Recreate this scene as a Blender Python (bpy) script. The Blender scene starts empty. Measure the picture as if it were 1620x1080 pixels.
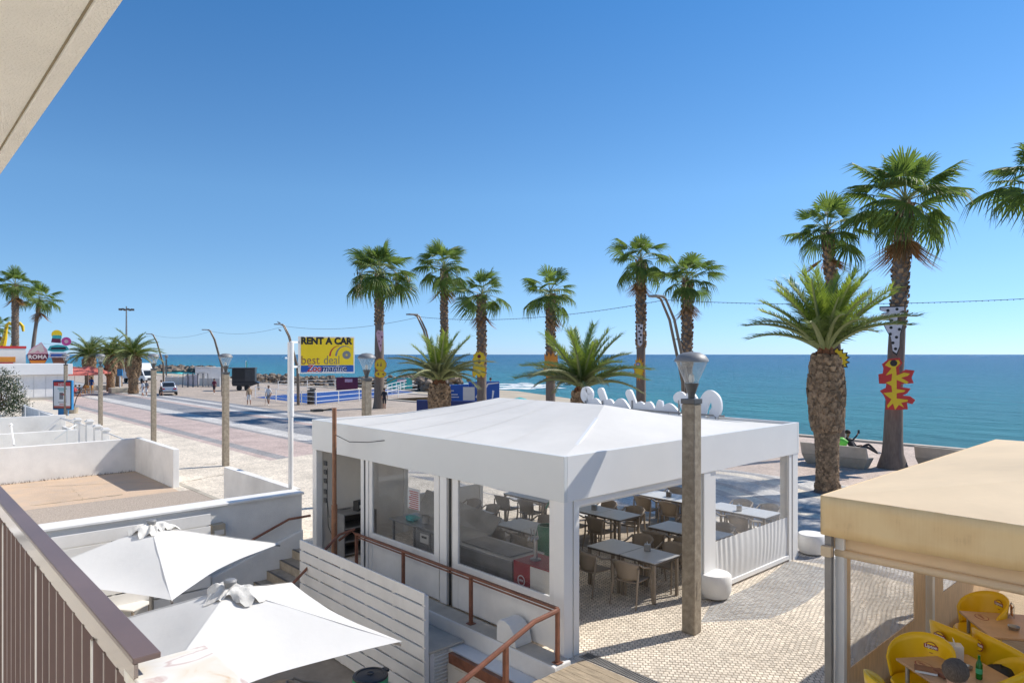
import bpy, math, random, bmesh
from mathutils import Vector, Matrix, noise as mnoise
random.seed(7)
R = math.radians
S = bpy.context.scene
COL = S.collection
# ---------------------------------------------------------------- camera, world, sun
TH = R(42.69); FPX = 1095.0; CAMZ = 4.5; HZ = 560.5
cR = (math.cos(TH), -math.sin(TH)); cF = (math.sin(TH), math.cos(TH))
cam_d = bpy.data.cameras.new('camera'); cam = bpy.data.objects.new('camera', cam_d); COL.objects.link(cam)
cam.location = (0, 0, CAMZ); cam.rotation_euler = (R(90), 0, -TH)
cam_d.sensor_width = 36; cam_d.lens = FPX / 1620 * 36; cam_d.shift_y = (HZ - 540) / 1620
cam_d.clip_start = 0.05; cam_d.clip_end = 120000
S.camera = cam
SUN_EL = 43.0; sx, sy = .956, -.29; _n = math.hypot(sx, sy)
sun_dir = Vector((sx / _n * math.cos(R(SUN_EL)), sy / _n * math.cos(R(SUN_EL)), math.sin(R(SUN_EL))))
W = bpy.data.worlds.new('World'); S.world = W; W.use_nodes = True
nt = W.node_tree; nt.nodes.clear()
sk = nt.nodes.new('ShaderNodeTexSky'); sk.sky_type = 'NISHITA'; sk.sun_disc = False
sk.sun_elevation = R(SUN_EL); sk.sun_rotation = math.atan2(sun_dir.x, sun_dir.y)
sk.altitude = 0; sk.air_density = 0.6; sk.dust_density = 0.05; sk.ozone_density = 9.0
bg = nt.nodes.new('ShaderNodeBackground'); bg.inputs[1].default_value = 0.15
wo = nt.nodes.new('ShaderNodeOutputWorld')
_tc = nt.nodes.new('ShaderNodeTexCoord'); _sp = nt.nodes.new('ShaderNodeSeparateXYZ'); nt.links.new(_tc.outputs['Generated'], _sp.inputs[0])
_cr = nt.nodes.new('ShaderNodeValToRGB'); _e = _cr.color_ramp.elements; _e[0].position = 0; _e[0].color = (.52, .54, .60, 1); _e[1].position = 1; _e[1].color = (.5, .9, .95, 1)
for _p, _c in ((.10, (.76, .74, .63, 1)), (.22, (.86, .92, .77, 1)), (.45, (.56, .88, .87, 1))): _q = _cr.color_ramp.elements.new(_p); _q.color = _c
nt.links.new(_sp.outputs[2], _cr.inputs[0]); _mx = nt.nodes.new('ShaderNodeMix'); _mx.data_type = 'RGBA'; _mx.blend_type = 'MULTIPLY'; _mx.inputs[0].default_value = 1
nt.links.new(sk.outputs[0], _mx.inputs[6]); nt.links.new(_cr.outputs[0], _mx.inputs[7]); nt.links.new(_mx.outputs[2], bg.inputs[0]); nt.links.new(bg.outputs[0], wo.inputs[0])
sl = bpy.data.lights.new('sun', 'SUN'); sl.energy = 3.65; sl.angle = R(0.53); sl.color = (1, .945, .86)
so = bpy.data.objects.new('sun', sl); COL.objects.link(so)
so.rotation_euler = sun_dir.to_track_quat('Z', 'Y').to_euler()
S.view_settings.view_transform = 'Standard'; S.view_settings.look = 'None'; S.view_settings.gamma = 1
S.view_settings.exposure = 0.62; S.view_settings.use_curve_mapping = False
S.cycles.max_bounces = 8; S.cycles.transparent_max_bounces = 24; S.cycles.sample_clamp_indirect = 6
# ---------------------------------------------------------------- pixel of the 1620x1080 photograph -> a point of the place
def _ray(px, py):
    a = (px - 810) / FPX
    return Vector((cR[0] * a + cF[0], cR[1] * a + cF[1], -(py - HZ) / FPX))
def G(px, py, z=0.0):
    r = _ray(px, py); t = (z - CAMZ) / r.z; return Vector((r.x * t, r.y * t, z))
def VX(px, py, X0):
    r = _ray(px, py); t = X0 / r.x; return Vector((X0, r.y * t, CAMZ + r.z * t))
def VY(px, py, Y0):
    r = _ray(px, py); t = Y0 / r.y; return Vector((r.x * t, Y0, CAMZ + r.z * t))
def AT(px, d, z=0.0):
    r = _ray(px, HZ); return Vector((r.x * d, r.y * d, z))
def PR(p):
    d = p[0] * cF[0] + p[1] * cF[1]; x = p[0] * cR[0] + p[1] * cR[1]
    return (810 + x / d * FPX, HZ + (CAMZ - p[2]) / d * FPX, d) if d > .01 else (1e9, 1e9, d)
# ---------------------------------------------------------------- materials
MT = {}
def mk(name):
    m = bpy.data.materials.new(name); m.use_nodes = True; MT[name] = m
    n = m.node_tree; b = n.nodes['Principled BSDF']; return m, n, b
def L(n, a, b): n.links.new(a, b)
def pm(name, col, rough=.6, metal=0.0, var=.12, scale=3.0, bump=.0, bscale=30.0, col2=None, spec=.5, detail=6, trans=0, grime=0.0, island=0.0, stretch=None):
    """general surface: base colour broken up by two scales of noise, rough variation, optional fine relief, dirt blotches"""
    m, n, b = mk(name); N = n.nodes
    tc = N.new('ShaderNodeTexCoord'); src = tc.outputs['Object']
    if stretch:
        mp = N.new('ShaderNodeMapping'); mp.inputs['Scale'].default_value = stretch; L(n, src, mp.inputs[0]); src = mp.outputs[0]
    n1 = N.new('ShaderNodeTexNoise'); n1.inputs['Scale'].default_value = scale; n1.inputs['Detail'].default_value = detail
    n1.inputs['Roughness'].default_value = .65; L(n, src, n1.inputs['Vector'])
    mr = N.new('ShaderNodeMapRange'); mr.inputs[1].default_value = .3; mr.inputs[2].default_value = .7; L(n, n1.outputs[0], mr.inputs[0])
    mx = N.new('ShaderNodeMix'); mx.data_type = 'RGBA'
    c2 = col2 or tuple(max(0, c * (1 - var * 2)) for c in col); c1 = col if col2 else tuple(min(1, c * (1 + var * .4)) for c in col)
    mx.inputs[6].default_value = (*c1, 1); mx.inputs[7].default_value = (*c2, 1); L(n, mr.outputs[0], mx.inputs[0])
    out = mx.outputs[2]
    if grime:
        n3 = N.new('ShaderNodeTexNoise'); n3.inputs['Scale'].default_value = scale * .35; n3.inputs['Detail'].default_value = 9; L(n, src, n3.inputs['Vector'])
        r3 = N.new('ShaderNodeMapRange'); r3.inputs[1].default_value = .52; r3.inputs[2].default_value = .8; r3.inputs[4].default_value = grime; L(n, n3.outputs[0], r3.inputs[0])
        m3 = N.new('ShaderNodeMix'); m3.data_type = 'RGBA'; m3.inputs[7].default_value = (.16, .13, .1, 1); L(n, r3.outputs[0], m3.inputs[0]); L(n, out, m3.inputs[6]); out = m3.outputs[2]
    if island:
        gi = N.new('ShaderNodeNewGeometry'); h = N.new('ShaderNodeHueSaturation')
        r4 = N.new('ShaderNodeMapRange'); r4.inputs[3].default_value = 1 - island; r4.inputs[4].default_value = 1 + island
        L(n, gi.outputs['Random Per Island'], r4.inputs[0]); L(n, r4.outputs[0], h.inputs['Value']); L(n, out, h.inputs['Color']); out = h.outputs[0]
    L(n, out, b.inputs['Base Color'])
    b.inputs['Roughness'].default_value = rough; b.inputs['Metallic'].default_value = metal; b.inputs['Specular IOR Level'].default_value = spec
    if bump:
        n2 = N.new('ShaderNodeTexNoise'); n2.inputs['Scale'].default_value = bscale; n2.inputs['Detail'].default_value = 5; L(n, src, n2.inputs['Vector'])
        bp = N.new('ShaderNodeBump'); bp.inputs['Strength'].default_value = bump; bp.inputs['Distance'].default_value = .02
        L(n, n2.outputs[0], bp.inputs['Height']); L(n, bp.outputs[0], b.inputs['Normal'])
    if trans:   # light coming through thin leaves or cloth
        tr = N.new('ShaderNodeBsdfTranslucent'); L(n, out, tr.inputs[0]); ms = N.new('ShaderNodeMixShader'); ms.inputs[0].default_value = trans
        L(n, b.outputs[0], ms.inputs[1]); L(n, tr.outputs[0], ms.inputs[2]); L(n, ms.outputs[0], N['Material Output'].inputs[0])
    return m
def clear(name, tint=(1, 1, 1), op=.12, rough=.05, crinkle=0.0, film=(.8, .8, .8)):
    """clear sheet: mostly see-through, fresnel reflection, thin milky film"""
    m, n, b = mk(name); N = n.nodes
    t = N.new('ShaderNodeBsdfTransparent'); t.inputs[0].default_value = (*tint, 1)
    g = N.new('ShaderNodeBsdfGlossy'); g.inputs['Roughness'].default_value = rough
    f = N.new('ShaderNodeFresnel'); gb = N.new('ShaderNodeNewGeometry'); io = N.new('ShaderNodeMapRange'); io.inputs[3].default_value = 1.45; io.inputs[4].default_value = 1 / 1.45
    L(n, gb.outputs['Backfacing'], io.inputs[0]); L(n, io.outputs[0], f.inputs[0])
    m1 = N.new('ShaderNodeMixShader'); L(n, f.outputs[0], m1.inputs[0]); L(n, t.outputs[0], m1.inputs[1]); L(n, g.outputs[0], m1.inputs[2])
    d = N.new('ShaderNodeBsdfDiffuse'); d.inputs[0].default_value = (*film, 1)
    m2 = N.new('ShaderNodeMixShader'); L(n, m1.outputs[0], m2.inputs[1]); L(n, d.outputs[0], m2.inputs[2])
    tc = N.new('ShaderNodeTexCoord'); ns = N.new('ShaderNodeTexNoise'); ns.inputs['Scale'].default_value = 2.2; ns.inputs['Detail'].default_value = 6; L(n, tc.outputs['Object'], ns.inputs['Vector'])
    mr = N.new('ShaderNodeMapRange'); mr.inputs[1].default_value = .35; mr.inputs[2].default_value = .75; mr.inputs[3].default_value = op * .35; mr.inputs[4].default_value = op * 1.7
    L(n, ns.outputs[0], mr.inputs[0]); L(n, mr.outputs[0], m2.inputs[0])
    if crinkle:
        bp = N.new('ShaderNodeBump'); bp.inputs['Strength'].default_value = crinkle; n2 = N.new('ShaderNodeTexNoise'); n2.inputs['Scale'].default_value = 3; L(n, tc.outputs['Object'], n2.inputs['Vector'])
        bp.inputs['Distance'].default_value = .05
        L(n, n2.outputs[0], bp.inputs['Height']); L(n, bp.outputs[0], g.inputs['Normal'])
    L(n, m2.outputs[0], N['Material Output'].inputs[0]); return m
WHT = (.80, .79, .77)
pm('white_render', (.82, .80, .76), .75, var=.07, scale=1.3, bump=.35, bscale=40, grime=.30)
pm('white_paint', (.82, .80, .765), .45, var=.05, scale=2, grime=.14)
pm('white_alu', (.81, .795, .765), .32, var=.02, scale=1.2, grime=.05)
pm('grey_alu', (.70, .71, .69), .35, var=.02, scale=1)
pm('membrane', (.82, .79, .735), .6, var=.05, scale=.7, bump=.25, bscale=4, grime=.14, trans=.15)
pm('canvas_white', (.80, .785, .755), .7, var=.03, scale=1.2, bump=.12, bscale=12, grime=.04, trans=.16)
pm('canvas_grubby', (.80, .77, .71), .85, var=.15, scale=5, bump=.6, bscale=14, grime=.3)
pm('canvas_cream', (.88, .70, .47), .75, var=.05, scale=.9, bump=.15, bscale=8, grime=.14, trans=.25)
pm('lamp_concrete', (.44, .37, .28), .95, var=.22, scale=9, bump=1.2, bscale=110, grime=.4)
pm('dark_metal', (.09, .09, .09), .45, var=.2, scale=5)
pm('dome_grey', (.24, .24, .24), .5, var=.12, scale=4)
pm('steel', (.42, .42, .42), .32, metal=.85, var=.15, scale=2.5)
pm('steel_dull', (.33, .32, .31), .5, metal=.6, var=.15, scale=2)
pm('rust_paint', (.26, .10, .055), .5, var=.22, scale=6, bump=.15, bscale=60)
pm('corten', (.33, .15, .075), .6, var=.2, scale=6)
pm('brown_alu', (.17, .115, .10), .34, var=.08, scale=3)
pm('cream_render', (.93, .88, .79), .9, var=.04, scale=2, bump=.5, bscale=120)
pm('joint_dark', (.30, .24, .15), .9)
pm('concrete', (.47, .42, .34), .88, var=.14, scale=2.2, bump=.5, bscale=50, grime=.35)
pm('concrete_pale', (.58, .52, .43), .88, var=.12, scale=2, bump=.5, bscale=50, grime=.3)
pm('stair_stone', (.50, .42, .32), .8, var=.18, scale=5, bump=.4, bscale=50, grime=.35)
pm('terrace_floor', (.44, .36, .27), .8, var=.15, scale=2, bump=.2, grime=.3)
pm('soil_patio', (.60, .43, .29), .95, var=.2, scale=1.6, bump=.9, bscale=45, col2=(.50, .39, .30), grime=.3)
pm('aggregate', (.52, .43, .35), .95, var=.22, scale=26, bump=1.0, bscale=80, grime=.25)
pm('wood_deck', (.47, .37, .25), .8, var=.22, scale=3, bump=.5, bscale=30, stretch=(9, 1, 9), grime=.25)
pm('wood_print', (.84, .60, .36), .6, var=.13, scale=3, stretch=(9, 9, 1))
pm('table_top', (.55, .55, .54), .4, var=.03)
pm('taupe', (.30, .245, .19), .5, var=.06)
pm('dark_taupe', (.14, .12, .105), .5, var=.06)
pm('yellow_plastic', (.90, .55, .008), .32, var=.03)
pm('orange_wood', (.45, .22, .06), .5)
pm('black_plastic', (.02, .022, .028), .35)
pm('green_bag', (.06, .42, .2), .4)
pm('green_plastic', (.01, .2, .1), .3)
pm('red_panel', (.33, .02, .03), .4)
pm('red', (.55, .03, .03), .45, var=.05)
pm('salmon', (.75, .22, .18), .7, trans=.3)
pm('yellow', (.80, .56, .02), .5, var=.05)
pm('sign_yellow', (.95, .66, .01), .4, var=.02)
pm('orange', (.75, .28, .03), .5, var=.1)
pm('pink', (.75, .45, .52), .5)
pm('magenta', (.6, .07, .3), .5)
pm('turquoise', (.05, .45, .45), .5)
pm('blue', (.015, .10, .42), .45, var=.06)
pm('sky_blue', (.03, .23, .5), .45)
pm('court_blue', (.01, .065, .28), .6)
pm('navy', (.01, .03, .16), .5, var=.1)
pm('maroon', (.16, .02, .06), .5)
pm('black', (.02, .02, .02), .5)
pm('white', (.8, .8, .8), .5, var=.02)
pm('off_white', (.72, .68, .62), .6, var=.03)
pm('lilac_white', (.68, .66, .70), .5)
pm('skin', (.55, .33, .23), .6, var=.05); pm('tan_skin', (.36, .19, .12), .6, var=.05)
pm('hair_grey', (.21, .16, .12), .8, var=.3, scale=40, bump=.8, bscale=140, stretch=(1, 6, 1)); pm('hair_dark', (.03, .02, .015), .7)
pm('cloth_white', (.75, .75, .75), .9); pm('cloth_tan', (.40, .28, .18), .9); pm('cloth_dark', (.03, .03, .04), .9)
pm('cloth_blue', (.02, .12, .4), .9); pm('cloth_red', (.45, .05, .06), .9); pm('cloth_grey', (.25, .25, .26), .9); pm('cloth_maroon', (.16, .03, .05), .9)
pm('lime', (.15, .65, .08), .6)
pm('silver_paint', (.50, .52, .55), .25, metal=.5, var=.02); pm('truck_white', (.78, .78, .78), .3, var=.02)
pm('tyre', (.02, .02, .02), .8); pm('car_glass', (.02, .025, .03), .08)
pm('tail_light', (.5, .01, .01), .2)
pm('palm_bark', (.20, .155, .12), .95, var=.25, scale=5, bump=1.0, bscale=30, col2=(.11, .085, .07), stretch=(1, 1, 4))
pm('palm_bark_smooth', (.23, .185, .15), .9, var=.2, scale=4, bump=.7, bscale=22, col2=(.14, .11, .09), stretch=(3, 3, .6))
pm('boot', (.38, .245, .14), .9, var=.3, scale=9, bump=.6, bscale=40, island=.45)
pm('boot_red', (.30, .12, .05), .9, var=.3, scale=9, island=.4)
pm('fan_leaf', (.19, .27, .05), .58, var=.25, scale=1.8, col2=(.11, .175, .032), trans=.5, spec=.6, island=.25)
pm('fan_leaf_young', (.29, .38, .07), .58, var=.25, scale=1.8, col2=(.15, .23, .04), trans=.4, spec=.6, island=.25)
pm('fan_leaf_dry', (.42, .21, .075), .8, var=.2, scale=4, trans=.2, island=.3)
pm('date_leaf', (.22, .28, .055), .5, var=.22, scale=2, col2=(.10, .15, .035), trans=.35, spec=.5, island=.3)
pm('date_leaf_young', (.31, .38, .05), .5, var=.2, scale=2, col2=(.15, .23, .03), trans=.38, spec=.5, island=.3)
pm('date_leaf_grey', (.21, .215, .10), .6, var=.22, scale=2, col2=(.13, .14, .06), trans=.25, island=.3)
pm('petiole', (.30, .32, .12), .6, var=.15); pm('seed_stalk', (.50, .42, .26), .9, var=.2, island=.3); pm('seed_dark', (.14, .12, .08), .9)
pm('seed_red', (.33, .15, .10), .9, var=.2, island=.3)
pm('oleander_leaf', (.07, .10, .04), .6, var=.25, scale=6, trans=.2, island=.35); pm('blossom', (.75, .70, .62), .7); pm('twig', (.13, .09, .06), .9)
pm('rock', (.30, .235, .18), .95, var=.3, scale=.4, bump=.8, bscale=4, island=.35)
pm('sand', (.50, .42, .31), .95, var=.12, scale=.15, bump=.3, bscale=6)
pm('copper', (.25, .19, .14), .5, metal=.2)
clear('clear_sheet', (.93, .94, .95), .12, .04, .03)
clear('clear_sheet_shade_tint', (.78, .79, .80), .09, .03, .02, (.5, .5, .5))  # indoor shade of the bar put into the grey tint of the sheet
clear('clear_sheet_scuffed', (.88, .88, .88), .35, .12, .3)
clear('lantern_glass', (.90, .93, .93), .22, .08)
clear('glass', (.92, .95, .95), .04, .02)
m, n, b = mk('bottle_green'); b.inputs['Base Color'].default_value = (.01, .22, .03, 1); b.inputs['Roughness'].default_value = .08; b.inputs['Transmission Weight'].default_value = .4
pm('rail_bronze', (.30, .25, .22), .12, metal=.6, var=.02)
pm('table_brown', (.60, .37, .20), .4, var=.1, scale=6)
# marble
m, n, b = mk('marble'); N = n.nodes; tc = N.new('ShaderNodeTexCoord'); nz = N.new('ShaderNodeTexNoise'); nz.inputs['Scale'].default_value = 5; nz.inputs['Detail'].default_value = 10; nz.inputs['Distortion'].default_value = 1.6
L(n, tc.outputs['Object'], nz.inputs['Vector']); cr = N.new('ShaderNodeValToRGB'); e = cr.color_ramp.elements
e[0].position = .33; e[0].color = (.62, .36, .13, 1); e[1].position = .40; e[1].color = (.74, .68, .58, 1)
x = cr.color_ramp.elements.new(.50); x.color = (.78, .75, .70, 1); x = cr.color_ramp.elements.new(.535); x.color = (.60, .47, .43, 1); x = cr.color_ramp.elements.new(.57); x.color = (.78, .75, .71, 1)
L(n, nz.outputs[0], cr.inputs[0]); L(n, cr.outputs[0], b.inputs['Base Color']); b.inputs['Roughness'].default_value = .35
# stained awning valance: vertical streaks of yellowed dirt
m, n, b = mk('canvas_stained'); N = n.nodes; tc = N.new('ShaderNodeTexCoord'); mp = N.new('ShaderNodeMapping'); mp.inputs['Scale'].default_value = (60, 60, 2.2); L(n, tc.outputs['Object'], mp.inputs[0])
nz = N.new('ShaderNodeTexNoise'); nz.inputs['Scale'].default_value = 1; nz.inputs['Detail'].default_value = 8; L(n, mp.outputs[0], nz.inputs['Vector'])
n2 = N.new('ShaderNodeTexNoise'); n2.inputs['Scale'].default_value = 2.4; n2.inputs['Detail'].default_value = 8; L(n, tc.outputs['Object'], n2.inputs['Vector'])
ad = N.new('ShaderNodeMath'); ad.operation = 'MULTIPLY_ADD'; ad.inputs[1].default_value = .28; L(n, nz.outputs[0], ad.inputs[0]); L(n, n2.outputs[0], ad.inputs[2])
cr = N.new('ShaderNodeValToRGB'); e = cr.color_ramp.elements; e[0].position = .52; e[0].color = (.86, .64, .34, 1); e[1].position = 1.1; e[1].color = (.50, .32, .17, 1)
x = e.new(.78); x.color = (.80, .57, .29, 1); L(n, ad.outputs[0], cr.inputs[0]); L(n, cr.outputs[0], b.inputs['Base Color']); b.inputs['Roughness'].default_value = .85
# promenade paving colours as a node group used by the sheet and the single stones
def paving_nodes(n):
    N = n.nodes
    ge = N.new('ShaderNodeNewGeometry'); sp = N.new('ShaderNodeSeparateXYZ'); L(n, ge.outputs['Position'], sp.inputs[0])
    def M(op, a, b=None, c=None):
        q = N.new('ShaderNodeMath'); q.operation = op
        for i, v in enumerate((a, b, c)):
            if v is None: continue
            if isinstance(v, (int, float)): q.inputs[i].default_value = v
            else: L(n, v, q.inputs[i])
        return q.outputs[0]
    X, Y = sp.outputs[0], sp.outputs[1]
    # straight bands along the street, far part
    u = M('DIVIDE', M('SUBTRACT', X, 8.0), 26.0)
    cr = N.new('ShaderNodeValToRGB'); cr.color_ramp.interpolation = 'CONSTANT'
    cream = (.72, .63, .51, 1); pinkc = (.54, .42, .37, 1); grey = (.32, .305, .295, 1); white = (.60, .57, .53, 1); blueg = (.27, .27, .28, 1); brown = (.27, .22, .19, 1); buff = (.47, .385, .31, 1)
    stops = [(8, cream), (12.3, pinkc), (12.7, grey), (13.35, pinkc), (16.1, grey), (16.5, white), (17.7, blueg), (20.2, pinkc), (20.9, white), (21.6, blueg), (22.7, white), (23.4, blueg), (24.2, buff)]
    e = cr.color_ramp.elements; e[0].position = 0; e[0].color = stops[0][1]; e[1].position = (stops[1][0] - 8) / 26; e[1].color = stops[1][1]
    for xx, c in stops[2:]: q = e.new((xx - 8) / 26); q.color = c
    L(n, u, cr.inputs[0])
    # cross bars cut the white and pink bands far off
    # waves on the sea side of the pavilions
    wv = M('ADD', X, M('MULTIPLY', M('SINE', M('MULTIPLY', Y, .85)), .55))
    wv = M('ADD', wv, M('MULTIPLY', M('SINE', M('MULTIPLY', Y, .31)), .7))
    fr = M('FRACT', M('DIVIDE', wv, 2.6))
    c2 = N.new('ShaderNodeValToRGB'); c2.color_ramp.interpolation = 'CONSTANT'; e = c2.color_ramp.elements
    e[0].position = 0; e[0].color = white; e[1].position = .40; e[1].color = (.36, .355, .36, 1)
    q = e.new(.62); q.color = cream; q = e.new(.84); q.color = (.34, .33, .33, 1); L(n, fr, c2.inputs[0])
    inw = M('MULTIPLY', M('GREATER_THAN', X, 14.6), M('LESS_THAN', X, 24.6))
    c3 = N.new('ShaderNodeMix'); c3.data_type = 'RGBA'; c3.inputs[6].default_value = cream; L(n, inw, c3.inputs[0]); L(n, c2.outputs[0], c3.inputs[7])
    sea = N.new('ShaderNodeMix'); sea.data_type = 'RGBA'; sea.inputs[7].default_value = (.56, .44, .36, 1); L(n, M('GREATER_THAN', X, 24.6), sea.inputs[0]); L(n, c3.outputs[2], sea.inputs[6])
    # grey strip with a pointed end beside the white pavilion
    tri = M('MULTIPLY', M('LESS_THAN', M('ABSOLUTE', M('SUBTRACT', Y, M('ADD', 6.35, M('MULTIPLY', M('SINE', M('MULTIPLY', X, .9)), .18)))), M('MINIMUM', .55, M('MULTIPLY', M('SUBTRACT', X, 10.2), .55))), M('LESS_THAN', X, 14.7))
    st = N.new('ShaderNodeMix'); st.data_type = 'RGBA'; st.inputs[7].default_value = (.38, .37, .355, 1); L(n, tri, st.inputs[0]); L(n, sea.outputs[2], st.inputs[6])
    far = N.new('ShaderNodeMix'); far.data_type = 'RGBA'
    L(n, M('GREATER_THAN', M('ADD', Y, M('MULTIPLY', X, -.25)), M('ADD', 25.5, 0.0)), far.inputs[0]); L(n, st.outputs[2], far.inputs[6]); L(n, cr.outputs[0], far.inputs[7])
    nz = N.new('ShaderNodeTexNoise'); nz.inputs['Scale'].default_value = .7; nz.inputs['Detail'].default_value = 8; L(n, ge.outputs['Position'], nz.inputs['Vector'])
    mr = N.new('ShaderNodeMapRange'); mr.inputs[1].default_value = .3; mr.inputs[2].default_value = .7; mr.inputs[3].default_value = .82; mr.inputs[4].default_value = 1.12; L(n, nz.outputs[0], mr.inputs[0])
    return far.outputs[2], mr.outputs[0], ge, M
m, n, b = mk('paving'); N = n.nodes; col, vr, ge, M_ = paving_nodes(n)
vo = N.new('ShaderNodeTexVoronoi'); vo.feature = 'DISTANCE_TO_EDGE'; vo.inputs['Scale'].default_value = 11; L(n, ge.outputs['Position'], vo.inputs['Vector'])
v2 = N.new('ShaderNodeTexVoronoi'); v2.inputs['Scale'].default_value = 11; L(n, ge.outputs['Position'], v2.inputs['Vector'])
jr = N.new('ShaderNodeMapRange'); jr.inputs[1].default_value = 0; jr.inputs[2].default_value = .07; jr.inputs[3].default_value = .55; jr.inputs[4].default_value = 1; L(n, vo.outputs['Distance'], jr.inputs[0])
sc = N.new('ShaderNodeSeparateColor'); L(n, v2.outputs['Color'], sc.inputs[0]); val = M_('MULTIPLY', M_('MULTIPLY', vr, jr.outputs[0]), M_('MULTIPLY_ADD', sc.outputs[0], .3, .87))
h = N.new('ShaderNodeHueSaturation'); L(n, col, h.inputs['Color']); L(n, val, h.inputs['Value']); L(n, h.outputs[0], b.inputs['Base Color']); b.inputs['Roughness'].default_value = .8
bp = N.new('ShaderNodeBump'); bp.inputs['Strength'].default_value = .5; bp.inputs['Distance'].default_value = .01; L(n, jr.outputs[0], bp.inputs['Height']); L(n, bp.outputs[0], b.inputs['Normal'])
m, n, b = mk('cobble'); N = n.nodes; col, vr, ge, M_ = paving_nodes(n)
val = M_('MULTIPLY', vr, M_('MULTIPLY_ADD', ge.outputs['Random Per Island'], .34, .84)); h = N.new('ShaderNodeHueSaturation'); L(n, col, h.inputs['Color']); L(n, val, h.inputs['Value'])
L(n, h.outputs[0], b.inputs['Base Color']); b.inputs['Roughness'].default_value = .7
nb = N.new('ShaderNodeTexNoise'); nb.inputs['Scale'].default_value = 60; L(n, ge.outputs['Position'], nb.inputs['Vector']); bp = N.new('ShaderNodeBump'); bp.inputs['Strength'].default_value = .35; bp.inputs['Distance'].default_value = .01
L(n, nb.outputs[0], bp.inputs['Height']); L(n, bp.outputs[0], b.inputs['Normal'])
pm('joint_sand', (.42, .35, .27), .95, var=.2, scale=4)
# sea: shallow turquoise by the shore to deep blue offshore, wind ripples
m, n, b = mk('sea_water'); N = n.nodes; ge = N.new('ShaderNodeNewGeometry'); sp = N.new('ShaderNodeSeparateXYZ'); L(n, ge.outputs['Position'], sp.inputs[0])
nz = N.new('ShaderNodeTexNoise'); nz.inputs['Scale'].default_value = .012; nz.inputs['Detail'].default_value = 5; L(n, ge.outputs['Position'], nz.inputs['Vector'])
def MM(op, a, b_=None, c=None):
    q = N.new('ShaderNodeMath'); q.operation = op
    for i, v in enumerate((a, b_, c)):
        if v is None: continue
        if isinstance(v, (int, float)): q.inputs[i].default_value = v
        else: L(n, v, q.inputs[i])
    return q.outputs[0]
dist = MM('ADD', MM('ADD', MM('MULTIPLY', sp.outputs[0], .9), MM('MULTIPLY', sp.outputs[1], .12)), MM('MULTIPLY', MM('SUBTRACT', nz.outputs[0], .5), 150))
lg = MM('DIVIDE', MM('LOGARITHM', MM('MAXIMUM', dist, 10), 10), 4)
cr = N.new('ShaderNodeValToRGB'); e = cr.color_ramp.elements; e[0].position = .40; e[0].color = (.05, .33, .36, 1); e[1].position = .85; e[1].color = (.003, .10, .25, 1)
x = e.new(.50); x.color = (.02, .35, .39, 1); x = e.new(.575); x.color = (.006, .27, .36, 1); x = e.new(.67); x.color = (.003, .18, .32, 1); L(n, lg, cr.inputs[0])
L(n, cr.outputs[0], b.inputs['Base Color']); b.inputs['Roughness'].default_value = .2; b.inputs['IOR'].default_value = 1.33; b.inputs['Specular IOR Level'].default_value = .08
mp = N.new('ShaderNodeMapping'); mp.inputs['Rotation'].default_value = (0, 0, R(-20)); mp.inputs['Scale'].default_value = (1.0, .45, 1); L(n, ge.outputs['Position'], mp.inputs[0])
w1 = N.new('ShaderNodeTexNoise'); w1.inputs['Scale'].default_value = .9; w1.inputs['Detail'].default_value = 9; w1.inputs['Roughness'].default_value = .72; L(n, mp.outputs[0], w1.inputs['Vector'])
w2 = N.new('ShaderNodeTexNoise'); w2.inputs['Scale'].default_value = .06; w2.inputs['Detail'].default_value = 4; L(n, mp.outputs[0], w2.inputs['Vector'])
bp = N.new('ShaderNodeBump'); bp.inputs['Strength'].default_value = 1.0; bp.inputs['Distance'].default_value = 5.0; w3 = N.new('ShaderNodeTexNoise'); w3.inputs['Scale'].default_value = .22; w3.inputs['Detail'].default_value = 3; L(n, mp.outputs[0], w3.inputs['Vector']); L(n, MM('ADD', MM('ADD', w1.outputs[0], MM('MULTIPLY', w2.outputs[0], 3.0)), MM('MULTIPLY', w3.outputs[0], 2.2)), bp.inputs['Height']); L(n, bp.outputs[0], b.inputs['Normal'])
pm('foam', (.75, .78, .78), .8)
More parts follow.
